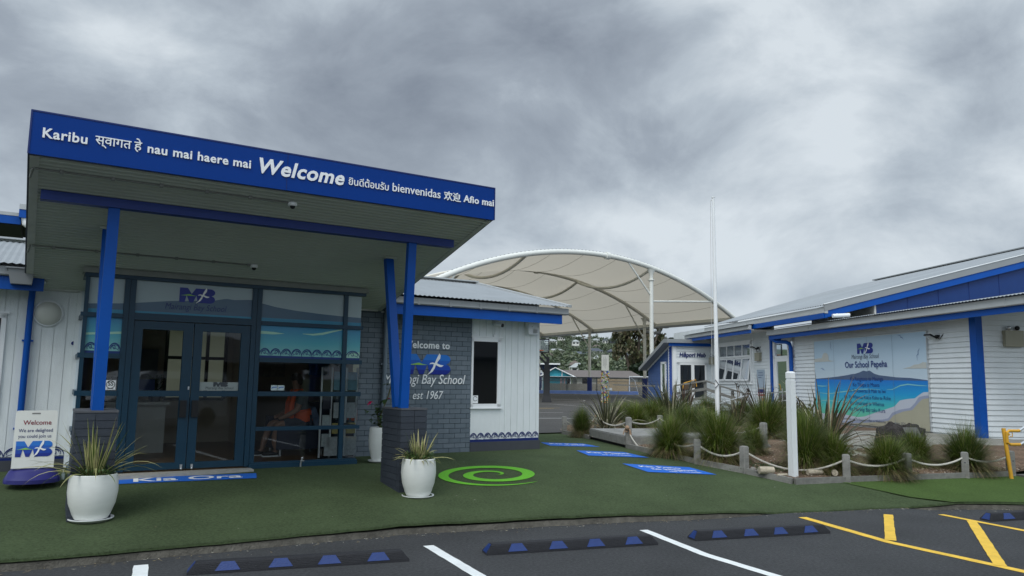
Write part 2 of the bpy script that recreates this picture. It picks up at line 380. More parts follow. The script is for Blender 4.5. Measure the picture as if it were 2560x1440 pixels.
# ================================================================== GROUND
TURF = mat('turf', (.078, .110, .052), .95, .34, 34, .9, 300, spec=.15, var2=.14, vs2=1.3)
TURFL = mat('lime_turf', (.080, .135, .036), .95, .3, 34, .9, 300, spec=.15, var2=.10, vs2=1.3)
ASPH = mat('asphalt', (.062, .065, .068), .85, .42, 30, .9, 220, spec=.3, var2=.16, vs2=.9)
ASPC = mat('court_asphalt', (.066, .065, .062), .85, .2, 20, .5, 120, spec=.3, var2=.18, vs2=.35)
HILL = mat('hill_grass', (.05, .075, .028), .95, .3, .2, var2=.3, vs2=.02)
MUL = mat('bark_mulch', (.145, .095, .062), .95, .55, 26, 1, 45, var2=.25, vs2=2)
def smooth_step(x, a, b): t = max(0, min(1, (x-a)/(b-a))); return t*t*(3-2*t)
def hillz(x, y):
    a = Vector((x, y)).dot(U2); b = Vector((x, y)).dot(V2)
    if b < 62:
        return -.06 if b < 12 else -.06+(.36+.0085*max(0, b-14)+.06)*min(1, (b-12)/4)
    z = .60
    return z
ys_ = [-500, -150, -40, -10, 0, 6, 10, 12, 14, 16, 18, 22, 28, 36, 46, 58, 70, 85, 100, 115, 130, 150, 170, 190, 215, 240, 265, 290, 315, 340, 350, 380, 450, 700]
xs_ = [-700, -400, -250, -150, -100, -70, -50, -35, -25, -18, -12, -8, -4, 0, 4, 8, 12, 16, 20, 26, 32, 40, 50, 62, 76, 92, 110, 135, 170, 230, 320, 450, 700]
g = MB(); nx = len(xs_)
g.add([(x, y, hillz(x, y)) for y in ys_ for x in xs_], [(j*nx+i, j*nx+i+1, (j+1)*nx+i+1, (j+1)*nx+i) for j in range(len(ys_)-1) for i in range(nx-1)])
solo('ground', g, HILL, None, None, kind='structure')
EDGE = [(-14, 2.2, .1), (-4.5, 6.93, .1), (-3.57, 7.42, .1), (-2.52, 8.05, .1), (-1.23, 8.79, .1), (1.14, 9.67, .1), (2.76, 10.13, .09), (3.35, 10.42, .05), (3.66, 10.57, .014), (5.72, 11.21, .014), (6.02, 11.06, .07), (6.49, 11.15, .1), (7.11, 11.2, .1), (7.42, 11.17, .1), (14, 12.4, .1)]
def along(P, n):
    o = []
    for i in range(len(P)-1):
        A, B = P[i], P[i+1]; L_ = sqrt(sum((A[k]-B[k])**2 for k in (0, 1))); m = max(1, int(L_/n))
        o += [tuple(A[k]+(B[k]-A[k])*j/m for k in range(len(A))) for j in range(m)]
    return o+[tuple(P[-1])]
ED = along(EDGE, .18)
ED = [(x, y+.012*sin(x*5.1)+.010*sin(x*13.7), e_) for x, y, e_ in ED]
TS = [0, .004, .3, .6, .9, 1.2, 1.6, 2.0, 2.6, 3.14, 3.4, 4, 6, 9, 13]
t_ = MB(); vs = []
for x, y, e_ in ED:
    for k, t in enumerate(TS):
        X, Y = x+KN.x*t, y+KN.y*t; z = turfz(X, Y)-(.1-e_)*(1-smooth_step(t, 0, 1.2))
        if k == 0: z -= .022
        vs.append((X, Y, z))
m_ = len(TS)
t_.add(vs, [(i*m_+k, (i+1)*m_+k, (i+1)*m_+k+1, i*m_+k+1) for i in range(len(ED)-1) for k in range(m_-1)])
TF = solo('turf', t_, TURF, None, None, kind='structure')
fr = MB()                                # frayed turf pile along the front edge
for i in range(len(ED)-1):
    (x0, y0, e0), (x1, y1, e1) = ED[i], ED[i+1]
    for q in range(26):
        s_ = R.random(); x = x0+(x1-x0)*s_; y = y0+(y1-y0)*s_; e_ = e0+(e1-e0)*s_; d = R.uniform(-.02, .05); X, Y = x+KN.x*d, y+KN.y*d
        z = turfz(X, Y)-(.1-e_)-.004; h = R.uniform(.012, .028); a = R.uniform(0, 6.28); dx, dy = .0035*cos(a), .0035*sin(a); lx, ly = -KN.x*R.uniform(0, .018), -KN.y*R.uniform(0, .018)
        fr.quad((X-dx, Y-dy, z), (X+dx, Y+dy, z), (X+lx, Y+ly, z+h))
ORG['turf'] = Vector((0, 0, 0)); part('turf_fringe', fr, TURF, TF, kind='stuff', smooth=False)
lt = MB()                                # the newer lime-green piece of turf to the right
rows = []
for k in range(65):
    s_ = k/64; fx = 6.38+(14-6.38)*s_; fe = [p for p in EDGE]
    # front edge y at fx
    for A, B in zip(EDGE, EDGE[1:]):
        if A[0] <= fx <= B[0]: fy = A[1]+(B[1]-A[1])*(fx-A[0])/(B[0]-A[0])
    bx = 5.26+(14-5.26)*s_; by = 12.40+(bx-5.26)*.36
    row = []
    for j in range(25):
        q = j/24; X = fx+(bx-fx)*q; Y = fy+.01+(by-fy)*q
        row.append((X, Y, turfz(X, Y)+.007))
    rows.append(row)
lt.add([p for r_ in rows for p in r_], [(i*25+j, (i+1)*25+j, (i+1)*25+j+1, i*25+j+1) for i in range(64) for j in range(24)])
solo('lime_turf', lt, TURFL, None, None, kind='structure')
kb = MB()                                # concrete kerb under the turf edge
for A, B in zip(ED, ED[1:]):
    if max(A[2], B[2]) < .03: continue
    def kp(P, o, z): return (P[0]+KN.x*o, P[1]+KN.y*o, z)
    za, zb = A[2]-.036, B[2]-.036
    kb.add([kp(A, -.012, -.02), kp(B, -.012, -.02), kp(B, .012, zb), kp(A, .012, za), kp(B, .1, zb), kp(A, .1, za)], [(0, 1, 2, 3), (3, 2, 4, 5)])
solo('kerb', kb, mat('kerb_concrete', (.10, .094, .078), .9, .35, 14, .9, 50, var2=.35, vs2=2.5), None, None, kind='structure')
lf = MB(); LFM = [mat('litter_tan', (.30, .24, .14), .9, .2, 9), mat('litter_pale', (.55, .53, .45), .9, .2, 9)]
for i in range(420):                      # dry leaf litter collected along the kerb
    A = ED[R.randrange(14, len(ED)-30)]; o = -.03-abs(R.gauss(0, .07)); X, Y = A[0]+KN.x*o+R.uniform(-.1, .1), A[1]+KN.y*o
    a = R.uniform(0, 6.28); l, w_ = R.uniform(.006, .03), R.uniform(.002, .006); lf.k = 1 if R.random() < .3 else 0
    c_, s_ = cos(a), sin(a); z = .006+R.random()*.004
    lf.quad((X-c_*l, Y-s_*l, z), (X+s_*w_, Y-c_*w_, z), (X+c_*l, Y+s_*l, z+.003), (X-s_*w_, Y+c_*w_, z))
for i in range(150):
    X, Y = R.uniform(-5, 7), R.uniform(7, 13); 
    if (Vector((X, Y))-K0).dot(KN) < .3 or (X > 4.2 and Y > 11.9) or X > 3.5+(13-Y)*.8: continue
    a = R.uniform(0, 6.28); l, w_ = R.uniform(.006, .02), R.uniform(.002, .005); c_, s_ = cos(a), sin(a); z = turfz(X, Y)+.012; lf.k = R.randrange(2)
    lf.quad((X-c_*l, Y-s_*l, z), (X+s_*w_, Y-c_*w_, z), (X+c_*l, Y+s_*l, z+.003), (X-s_*w_, Y+c_*w_, z))
solo('leaf_litter', lf, LFM, 'dry leaves and straw caught along the kerb and dotted over the turf', 'leaf litter', kind='stuff', smooth=False)
cp_ = MB(); n_ = 60
cp_.add([(-40, -40, 0), (40, -40, 0), (40, 17.5, 0), (3.5, 11.2, 0), (-14, 3.6, 0), (-40, -7, 0)], [(0, 1, 2, 3, 4, 5)])
CP = solo('car_park', cp_, ASPH, None, None, kind='structure')
cs = MB(); bs_ = [15.85, 20, 26, 32, 40, 50, 61.9]; as_ = [8.2, 12, 18, 26, 36, 48, 62]
cs.add([(a, b, .43+.0085*max(0, b-14)+.014) for b in bs_ for a in as_], [(j*7+i, j*7+i+1, (j+1)*7+i+1, (j+1)*7+i) for j in range(6) for i in range(6)])
CT = solo('court_asphalt', cs, ASPC, None, None, fr='L', kind='structure')

def strip(par, name, pts, w_, m, z=.004, jag=.004):
    mb = MB(); P = along([tuple(p) for p in pts], .12); vs = []
    for i, p in enumerate(P):
        a = Vector(P[max(i-1, 0)][:2]); b = Vector(P[min(i+1, len(P)-1)][:2]); d = (b-a).normalized(); q = Vector((-d.y, d.x)); ww = w_ if not callable(w_) else w_(i/(len(P)-1))
        j1, j2 = R.uniform(-jag, jag), R.uniform(-jag, jag); zz = z(p[0], p[1]) if callable(z) else z
        vs += [(p[0]-q.x*(ww/2+j1), p[1]-q.y*(ww/2+j1), zz), (p[0]+q.x*(ww/2+j2), p[1]+q.y*(ww/2+j2), zz)]
    mb.add(vs, [(2*i, 2*i+2, 2*i+3, 2*i+1) for i in range(len(P)-1)])
    return part(name, mb, m, par, smooth=False)
strip(CP, 'painted_line', [(-3.40, 7.26), (-3.05, 6.5), (-1.2, 2.5)], .125, WLP)
strip(CP, 'painted_line', [(-.845, 8.26), (-.26, 7.05), (1.6, 3.2)], .115, WLP)
strip(CP, 'painted_line', [(1.61, 9.28), (2.02, 8.03), (2.455, 7.2), (4.6, 3.3)], .112, WLP)
strip(CP, 'yellow_line', [(3.90, 10.31), (4.29, 8.79), (4.95, 7.5), (7.0, 3.6)], .12, YLP)
strip(CP, 'yellow_line', [(5.95, 10.69), (6.36, 9.6), (7.6, 7.0), (9.6, 3)], .10, YLP)
strip(CP, 'yellow_line', [(5.185, 10.60), (4.35, 8.87)], .115, YLP, z=.0075)
strip(CP, 'yellow_line', [(6.08, 10.2), (4.86, 7.72)], .115, YLP, z=.0075)
# court markings
def cz2(a, b): return .43+.0085*max(0, b-14)+.019
WCL = mat('court_line_white', (.50, .50, .48), .8, .15, 10); YCL = mat('court_line_yellow', (.55, .38, .10), .8, .15, 10)
for pts, w_, m in [([(9, 22.3), (15.2, 21)], .14, WCL), ([(15.2, 21), (15.4, 20.6)], .12, WCL), ([(12, 24.6), (17.6, 24.36)], .08, WCL), ([(14, 29), (19.8, 27.67)], .08, YCL), ([(14, 26.5), (19.3, 27.4)], .08, YCL),
                   ([(16, 33), (22.06, 31.5), (22.0, 28.5)], .08, WCL), ([(17, 40), (28, 38), (36, 36)], .08, WCL), ([(24, 47), (36, 44.7)], .10, WCL), ([(22, 31.6), (30, 29.5)], .07, WCL),
                   ([(25.8+1.8*cos(k*.35), 36.6+1.8*sin(k*.35)) for k in range(19)], .08, WCL), ([(20+1.5*cos(k*.35), 35.5+1.5*sin(k*.35)) for k in range(19)], .08, WCL)]:
    strip(CT, 'court_line', pts, w_, m, z=cz2, jag=.002)

# ================================================================== FLOOR DECALS
BMAT = mat('blue_floor_mat', (.012, .13, .55), .75, .08, 40, .4, 300, var2=.05, vs2=3)
def mat_decal(name, label, cat, corners, lines, group=None):
    """blue mat lying on the turf; corners in L frame: front-left, front-right, back-right, back-left"""
    c = [Vector(p) for p in corners]; mb = MB(); n = 8; vs = []
    def P(s, t, dz=.008):
        q = c[0]*(1-s)*(1-t)+c[1]*s*(1-t)+c[2]*s*t+c[3]*(1-s)*t; wv = L2W(q.x, q.y); return (q.x, q.y, turfz(wv.x, wv.y)+dz)
    mb.add([P(i/n, j/n) for j in range(n+1) for i in range(n+1)], [(j*(n+1)+i, j*(n+1)+i+1, (j+1)*(n+1)+i+1, (j+1)*(n+1)+i) for j in range(n) for i in range(n)])
    ct = sum((Vector(P(*q)) for q in ((0, 0), (1, 0), (1, 1), (0, 1))), Vector())/4
    t = thing(name, label, cat, 'L', ct, group); part('mat', mb, BMAT, t)
    lm = MB(); pl = Plane((0, 0, 0), (1, 0, 0), (0, 1, 0)); tmp = MB()
    for s, x0, x1, y, ys, bd in lines: text(tmp, pl, s, x0, x1, y, bd*.7, 0, ys, 0)
    lm.add([P(x, y, .013) for x, y, z in tmp.v], tmp.f); part('lettering', lm, LETW, t, smooth=False)
mat_decal('floor_mat', 'long narrow blue mat reading Kia Ora in front of the entrance doors', 'floor mat', [(.86, 10.985), (2.64, 10.76), (2.70, 11.05), (.88, 11.30)], [('Kia Ora', .16, .90, .20, 3.7, .03)])
mat_decal('floor_mat', 'farthest of the three blue mats on the turf, nearest the court', 'floor mat', [(9.0, 12.9), (9.8, 12.28), (9.95, 13.05), (9.27, 13.65)], [('Kia Kaha', .12, .9, .52, 1.3, .03), ('be strong', .35, .75, .2, 1.3, .02)], 'blue value mats on the turf')
mat_decal('floor_mat', 'middle of the three blue mats on the turf, between the other two', 'floor mat', [(8.46, 10.92), (9.23, 10.2), (9.51, 11.2), (8.86, 11.83)], [('Kia Manu', .12, .9, .52, 1.3, .03), ('be confident', .3, .8, .2, 1.3, .02)], 'blue value mats on the turf')
mat_decal('floor_mat', 'nearest blue mat on the turf reading Kia Pono te Hapori', 'floor mat', [(8.39, 9.29), (9.38, 8.77), (9.35, 9.35), (8.40, 9.94)], [('Kia Pono', .14, .74, .62, 1.25, .03), ('te Hapori', .2, .86, .34, 1.25, .03), ('be honest', .38, .84, .12, 1.2, .02)], 'blue value mats on the turf')
# green spiral
sw = MB(); vs = []; n = 90; cx_, cy_ = 5.88, 9.93
for i in range(n+1):
    t = i/n; th = rad(-62)-t*rad(720+8)       # outer tail at front right, winding inwards clockwise
    r = .86*(1-t)**.8+.04; wd = .25*sin(pi*min(1, t*1.02))**.7*(1-.45*t)+.004
    for s_ in (-.5, .5):
        rr = max(.01, r+wd*s_); a_, b_ = cx_+rr*1.0*cos(th), cy_+rr*.74*sin(th); wv = L2W(a_, b_); vs.append((a_, b_, turfz(wv.x, wv.y)+.008))
sw.add(vs, [(2*i, 2*i+1, 2*i+3, 2*i+2) for i in range(n)])
solo('spiral_decal', sw, mat('lime_green_turf_paint', (.13, .46, .022), .85, .12, 60, .6, 300), 'lime green koru spiral laid flat on the dark turf', 'ground decal', fr='L', org=(5.88, 9.93, .35))

# ================================================================== WHEEL STOPS
RUB = mat('black_rubber', (.019, .020, .024), .75, .15, 20, .5, 90)
RBL = mat('blue_reflector', (.010, .034, .15), .5, .12, 15, .3, 80)
def wheel_stop():
    t = thing('wheel_stop', '', 'wheel stop'); Lh = .97
    b = MB(); P = [(-.085, 0), (-.085, .022), (-.04, .10), (.04, .10), (.085, .022), (.085, 0)]
    n = len(P); b.add([(-Lh, y, z) for y, z in P]+[(-Lh+.03, y, z) for y, z in P][:0]+[(Lh, y, z) for y, z in P], [tuple(range(n)), tuple(range(n, 2*n))[::-1]]+[(i, n+i, n+(i+1) % n, (i+1) % n) for i in range(n)])
    for i, v in enumerate(b.v):
        if v[2] > .05: b.v[i] = (v[0]*.93, v[1], v[2])
    sl = Vector((0, .045, .078)).normalized()
    for k in range(5):                      # moulded grooves
        z = .030+k*.013; y = -.085+(z-.022)*.045/.078
        b.obox((0, y-.001, z), (Lh*.95, 0, 0), sl*.0025, (0, -.002, .001))
    part('body', b, RUB, t)
    for f in (-.66, -.2, .24, .70):
        r = MB(); x = f*Lh
        q = [(x-.105, .026), (x+.105, .026), (x+.055, .094), (x-.055, .094)]
        r.prism([(a_, -.085+(z-.022)*.045/.078-.006, z) for a_, z in q], (0, .012, .0)); part('reflector', r, RBL, t)
    r = MB(); x = -Lh; r.prism([(x+.004, -.06, .02), (x+.004, .06, .02), (x+.058, .03, .094), (x+.058, -.03, .094)], (-.006, 0, .003)); part('reflector', r, RBL, t)
    return t
ws = wheel_stop()
def place_stop(o, x0, y0, x1, y1, label):
    o.location = ((x0+x1)/2, (y0+y1)/2, 0); a = math.atan2(y1-y0, x1-x0); o.rotation_euler = (0, 0, a); o['label'] = label; o['group'] = 'rubber wheel stops along the kerb'; k = sqrt((x1-x0)**2+(y1-y0)**2)/1.94; o.scale = (k, 1, 1)
spots = [(-2.86, 7.0, -.98, 7.64, 'black rubber wheel stop with blue panels, leftmost, between the two left white lines'), (-.24, 7.93, 1.60, 8.55, 'black rubber wheel stop in the middle bay between two white lines'),
         (2.06, 8.77, 3.80, 9.33, 'black rubber wheel stop between a white line and the first yellow line'), (6.30, 10.26, 8.1, 10.85, 'black rubber wheel stop at the right edge, past the yellow hatching')]
others = [dup(ws) for _ in spots[1:]]
for o, s_ in zip([ws]+others, spots): place_stop(o, *s_)
# ================================================================== RECEPTION BUILDING (frame L: a along the front, b away, z up)
RB = thing('school_building', 'low white school reception block with slate brick panel and glazed entrance', 'building', 'L', (2.4, 12.5, .43))
def boards(mb, a0, a1, z0, z1, b, pitch=.15, gap=.006, th=.018):
    k = math.floor(a0/pitch)
    while k*pitch < a1:
        x0, x1 = max(a0, k*pitch+gap/2), min(a1, (k+1)*pitch-gap/2)
        if x1-x0 > .01: mb.box(x0, x1, b-th, b, z0, z1)
        k += 1
m = MB()                                   # backing and grooved cladding, left of the entrance
m.box(-7, .44, 12.5, 12.62, .43, 3.3); boards(m, -7, -1.62, .62, 2.98, 12.5); boards(m, -1.62, -.42, 2.56, 2.98, 12.5); boards(m, -1.62, -.42, .62, 1.16, 12.5); boards(m, -.42, .40, .62, 2.98, 12.5)
m.box(.40, .455, 12.44, 12.5, .45, 2.98)
part('clad_wall', m, WTX, RB)
m = MB(); m.box(6.885, 8.42, 12.5, 12.62, .43, 3.3); m.box(8.3, 8.42, 12.62, 20, .43, 3.3)
boards(m, 6.885, 7.53, 2.555, 2.99, 12.5, .144); boards(m, 7.53, 8.37, .64, 2.99, 12.5, .144); m.box(6.885, 7.53, 12.484, 12.5, .64, 1.215); m.box(8.37, 8.425, 12.478, 12.5, .64, 2.99)
part('clad_wall', m, WTX, RB)
m = MB(); m.box(-7, .44, 12.455, 12.5, .43, .57); m.box(6.885, 8.44, 12.455, 12.5, .40, .60); m.box(8.42, 8.44, 12.5, 20, .40, .60); part('base_board', m, DARK, RB)
pl = Plane((0, 12.478, 0), (1, 0, 0), (0, 0, 1))
m = MB(); koru(m, pl, 6.885, .645, 8.42, 10, .115, .003, .013); poly(m, pl, [(6.885, .60), (8.42, .60), (8.42, .63), (6.885, .63)], .002, 1); part('wave_frieze', m, DKB, RB, smooth=False)
m = MB(); koru(m, pl, -1.5, .605, .40, 8, .13, .003, .013); poly(m, pl, [(-7, .57), (.4, .57), (.4, .60), (-7, .60)], .002, 1); part('wave_frieze', m, DKB, RB, smooth=False)
# brick panel, every course laid
def brickwork(mb, a0, a1, b, z0, n, h=.0885, Lb=.232, th=.03, side=None):
    for r_ in range(n):
        z = z0+r_*h; x = a0-(Lb/2 if r_ % 2 else 0)+.06
        while x < a1:
            p, q = max(a0, x+.003), min(a1, x+Lb-.003)
            if q-p > .012: mb.k = R.randrange(3); mb.box(p+.001, q-.001, b-th-R.uniform(0, .003), b, z+.0045, z+h-.0045)
            x += Lb
m = MB(); brickwork(m, 4.30, 6.885, 12.5, .42, 29); part('brick_panel', m, BRK, RB, smooth=False)
m = MB(); m.box(4.28, 6.88, 12.476, 12.6, .40, 3.3); m.box(.44, 4.30, 12.51, 12.6, 3.02, 3.3); part('mortar', m, MORT, RB)
# roof
def corru_roof(mb, a0, a1, b0, z0, b1, z1, pitch=.09, amp=.008, n=4):
    m_ = int((a1-a0)/pitch)*n; vs = []
    for i in range(m_+1):
        a = a0+(a1-a0)*i/m_; dz = amp*cos(2*pi*i/n)
        vs += [(a, b0, z0+dz), (a, b1, z1+dz)]
    mb.add(vs, [(2*i, 2*i+2, 2*i+3, 2*i+1) for i in range(m_)])
m = MB(); corru_roof(m, -7.6, 8.78, 11.93, 3.20, 15.8, 4.05); corru_roof(m, -7.6, 8.78, 20.2, 3.0, 15.8, 4.05)
rf = part('roof', m, ROOF, RB)
m = MB(); m.beam((-7.6, 15.8, 4.09), (8.8, 15.8, 4.09), .3, .03); m.beam((8.78, 11.95, 3.215), (8.78, 15.8, 4.07), .10, .05); part('ridge_flashing', m, GUTW, rf)
def gutter(par, a0, a1, b, z0, z1, mt=GUT, lips=True):
    m = MB(); d = .11
    m.add([(x, y, z) for x in (a0, a1) for y, z in ((b, z1), (b-.004, z1-.02), (b+.004, (z0+z1)/2), (b-.004, z0+.02), (b+.01, z0), (b+d, z0), (b+d, z1-.01))],
          [(i, i+1, 8+i, 7+i) for i in range(6)])
    for x in (a0, a1): m.prism([(x-.002, b, z1), (x-.002, b, z0), (x-.002, b+d, z0), (x-.002, b+d, z1)], (.004, 0, 0))
    x = a0+.5
    while x < a1-.3:
        m.box(x-.02, x+.02, b-.008, b, z0, z1); x += .62
    return part('gutter', m, mt, par)
gutter(RB, 5.05, 8.78, 11.99, 3.04, 3.165); gutter(RB, -7.6, -.22, 11.99, 3.04, 3.165)
m = MB(); m.box(5.05, 8.66, 12.04, 12.075, 2.86, 3.045); m.box(-7.5, -.02, 12.04, 12.075, 2.86, 3.045); part('fascia_board', m, BLUE, RB)
m = MB(); m.box(5.05, 8.66, 12.08, 12.47, 2.985, 3.0); m.box(-7.5, .0, 12.08, 12.47, 2.985, 3.0); m.box(5.05, 6.88, 12.44, 12.468, 2.90, 2.93); part('eave_lining', m, WHT, RB)
# side window
win = MB()
for x0, x1, z0, z1 in [(6.885, 6.925, 1.24, 2.53), (7.455, 7.53, 1.24, 2.53), (6.885, 7.53, 2.475, 2.555), (6.885, 7.53, 1.235, 1.305)]: win.box(x0, x1, 12.462, 12.5, z0, z1)
win.box(6.87, 7.56, 12.44, 12.5, 1.212, 1.236); win.box(6.87, 7.56, 12.445, 12.5, 2.555, 2.575)
wo = part('window', win, WHT2, RB)
gp = MB(); gp.quad((6.92, 12.485, 1.3), (7.46, 12.485, 1.3), (7.46, 12.485, 2.48), (6.92, 12.485, 2.48)); part('pane', gp, GLD, wo)
st_ = MB(); pl2 = Plane((0, 12.481, 0), (1, 0, 0), (0, 0, 1)); poly(st_, pl2, [(6.925, 1.315), (7.045, 1.315), (7.045, 1.46), (6.925, 1.46)], .002, 1); part('sticker', st_, LETW, wo)
st_ = MB(); ribbon(st_, pl2, arc(6.985, 1.40, .042, .042, 20, 340, 20), .008, .004); part('sticker_ring', st_, BLK, wo, smooth=False)
wl = MB()
for x0, x1, z0, z1 in [(-1.62, -1.56, 1.16, 2.56), (-.48, -.42, 1.16, 2.56), (-1.62, -.42, 2.5, 2.56), (-1.62, -.42, 1.16, 1.22), (-1.06, -1.0, 1.2, 2.5)]: wl.box(x0, x1, 12.45, 12.5, z0, z1)
wl.box(-1.66, -.39, 12.44, 12.5, 2.56, 2.59); wo2 = part('window', wl, WHT2, RB)
gp = MB(); gp.quad((-1.57, 12.475, 1.2), (-.46, 12.475, 1.2), (-.46, 12.475, 2.52), (-1.57, 12.475, 2.52)); part('pane', gp, GLD, wo2)
# glazed entrance front
GB = 11.5
def fbox(mb, a0, a1, z0, z1, d0=.045, d1=.03): mb.box(a0, a1, GB-d0, GB+d1, z0, z1)
m = MB()
for a0, a1 in ((.45, .50), (.921, .985), (.992, 1.062), (2.617, 2.682), (2.689, 2.755), (4.02, 4.085)): fbox(m, a0, a1, .46, 3.055)
fbox(m, .44, 4.37, 3.05, 3.10, .06); m.box(.985, .992, GB-.03, GB+.03, .46, 3.05); m.box(2.682, 2.689, GB-.03, GB+.03, .46, 3.05)
for a0, a1 in ((.42, .92), (2.755, 4.34)):
    for z0, z1 in ((2.515, 2.572), (1.967, 2.032), (1.468, 1.535), (.965, 1.022)): fbox(m, a0, a1, z0, z1, .055)
fbox(m, 1.062, 2.617, 2.50, 2.595, .05); fbox(m, .44, 1.0, .43, .495, .08); fbox(m, 2.68, 4.31, .43, .495, .09); fbox(m, 2.72, 4.30, .495, .515, .06)
for a in (.455, 4.315):                     # short returns back to the wall
    for z0, z1 in ((2.515, 2.572), (1.967, 2.032), (1.468, 1.535), (.965, 1.022), (.43, .495), (3.05, 3.10)): m.box(a-.02, a+.02, GB+.03, 12.47, z0, z1)
part('window_frame', m, NAVY, RB)
m = MB(); m.box(.41, 4.40, GB-.07, 12.46, 3.102, 3.115); m.box(.41, 4.40, GB-.08, GB-.06, 3.10, 3.17); part('head_flashing', m, mat('head_trim', (.22, .235, .21), .5), RB)
m = MB(); m.box(.99, 2.70, GB-.31, GB-.06, .38, .446); part('door_step', m, mat('pale_step', (.36, .35, .31), .8, .12, 12, .4, 60), RB)
pn = MB()
for a0, a1, z0, z1 in [(.50, .92, .495, .965), (.50, .92, 1.022, 1.468), (.50, .92, 1.535, 1.967), (2.755, 4.02, .515, .965), (2.755, 4.02, 1.022, 1.468), (2.755, 4.02, 1.535, 1.967), (4.085, 4.315, .515, .965), (4.085, 4.315, 1.022, 1.468), (4.085, 4.315, 1.535, 1.967)]:
    pn.quad((a0, GB, z0), (a1, GB, z0), (a1, GB, z1), (a0, GB, z1))
for a in (.455, 4.315): pn.quad((a, GB, .495), (a, 12.47, .495), (a, 12.47, 3.05), (a, GB, 3.05))
part('pane', pn, GLS, RB, smooth=False)
# printed film: island skyline, sea and wave frieze
SKYF = mat('film_sky', (.34, .42, .44), .25, .03, 2); HILF = mat('film_island', (.075, .135, .20), .25, .05, 2); SEAS = mat('film_sea_strip', (.04, .23, .36), .25, .05, 2)
SEAF = gradmat('film_sea', [(0, (.24, .52, .48)), (.45, (.09, .38, .46)), (1, (.03, .22, .42))], 2, 2.05-.43, 2.52-.43, .25); FOAM = mat('film_foam', (.36, .62, .48), .3, .03, 3)
HP = [(.45, 2.685), (1.02, 2.723), (1.09, 2.736), (1.47, 2.784), (1.52, 2.789), (2.08, 2.831), (2.245, 2.871), (2.36, 2.861), (2.61, 2.879), (2.77, 2.835), (2.97, 2.794), (3.27, 2.758), (3.65, 2.731), (4.0, 2.714), (4.4, 2.704)]
def lerp(P, x):
    for (a, b), (c, d) in zip(P, P[1:]):
        if a <= x <= c: return b+(d-b)*(x-a)/(c-a)
    return P[0][1] if x < P[0][0] else P[-1][1]
fp = Plane((0, GB-.008, 0), (1, 0, 0), (0, 0, 1)); film = []
fs_ = MB(); fi = MB(); fe_ = MB(); fz = MB(); ff = MB(); fk = MB()
for a0, a1, z0 in ((.50, .92, 2.572), (1.062, 2.617, 2.595), (2.755, 4.02, 2.572), (4.085, 4.315, 2.572)):
    n = max(3, int((a1-a0)/.05))
    for i in range(n):
        x0, x1 = a0+(a1-a0)*i/n, a0+(a1-a0)*(i+1)/n; h0, h1 = lerp(HP, x0), lerp(HP, x1)
        fs_.quad(fp.p(x0, h0), fp.p(x1, h1), fp.p(x1, 3.05), fp.p(x0, 3.05)); fi.quad(fp.p(x0, 2.625), fp.p(x1, 2.625), fp.p(x1, h1), fp.p(x0, h0))
    fe_.quad(fp.p(a0, z0), fp.p(a1, z0), fp.p(a1, 2.625), fp.p(a0, 2.625))
for a0, a1 in ((.50, .92), (2.755, 4.02), (4.085, 4.315)):
    fz.quad(fp.p(a0, 2.032), fp.p(a1, 2.032), fp.p(a1, 2.515), fp.p(a0, 2.515))
film = part('window_film', fs_, SKYF, RB, smooth=False)
part('island_print', fi, HILF, film, smooth=False); part('sea_strip', fe_, SEAS, film, smooth=False); part('sea_print', fz, SEAF, film, smooth=False)
poly(ff, fp, [(.50, 2.272), (.92, 2.30), (.92, 2.332), (.50, 2.30)], .002, 4); poly(ff, fp, [(2.757, 2.385), (2.95, 2.383), (3.12, 2.400), (2.95, 2.420), (2.757, 2.428)], .002, 6)
ribbon(ff, fp, [(3.39, 2.41), (3.55, 2.405), (3.70, 2.425), (3.85, 2.465), (4.015, 2.505)], lambda t: .006+.028*sin(pi*min(.9, t)), .002)
poly(ff, fp, [(4.087, 2.032), (4.313, 2.032), (4.313, 2.155), (4.2, 2.16), (4.087, 2.13)], .0015, 4)
part('foam_print', ff, FOAM, film, smooth=False)
for a0, a1, n in ((.50, .92, 3), (2.757, 4.02, 8), (4.087, 4.313, 1)):
    koru(fk, fp, a0, 2.062, a1, n, .108, .004, .012); fk.quad(fp.p(a0, 2.032, .003), fp.p(a1, 2.032, .003), fp.p(a1, 2.055, .003), fp.p(a0, 2.055, .003))
part('wave_frieze', fk, mat('frieze_blue', (.008, .035, .17), .4, .03, 5), film, smooth=False)
logo(RB, Plane((0, GB-.010, 0), (1, 0, 0), (0, 0, 1)), 1.615, 2.785, .475, .205, dark=True)
m = MB(); text(m, fp, 'Mairangi Bay School', 1.44, 2.26, 2.675, -.005, .22, 1.25, .004); part('school_name', m, DKB, RB, smooth=False)
# stickers on the side pane
m = MB(); poly(m, fp, [(.775, 1.548), (.90, 1.548), (.90, 1.675), (.775, 1.675)], .002, 1); sk = part('sticker', m, LETW, RB, smooth=False)
m = MB(); ribbon(m, fp, arc(.838, 1.618, .05, .05, 0, 360, 24), .008, .004); text(m, fp, 'SS', .805, .871, 1.605, .02, 0, 1, .004); ribbon(m, fp, [(.80, 1.56), (.838, 1.568), (.876, 1.56)], .008, .004); part('sticker_print', m, BLK, sk, smooth=False)
m = MB()
for x in (2.955, 3.057): poly(m, fp, [(x, 1.552), (x+.095, 1.552), (x+.095, 1.628), (x, 1.628)], .002, 1)
sk = part('sticker', m, mat('sticker_pale', (.5, .6, .6), .4, .02), RB, smooth=False)
m = MB()
for x in (2.965, 3.067): ribbon(m, fp, [(x, 1.58), (x+.02, 1.60), (x+.075, 1.60)], .012, .004)
part('sticker_print', m, LG[1], sk, smooth=False)
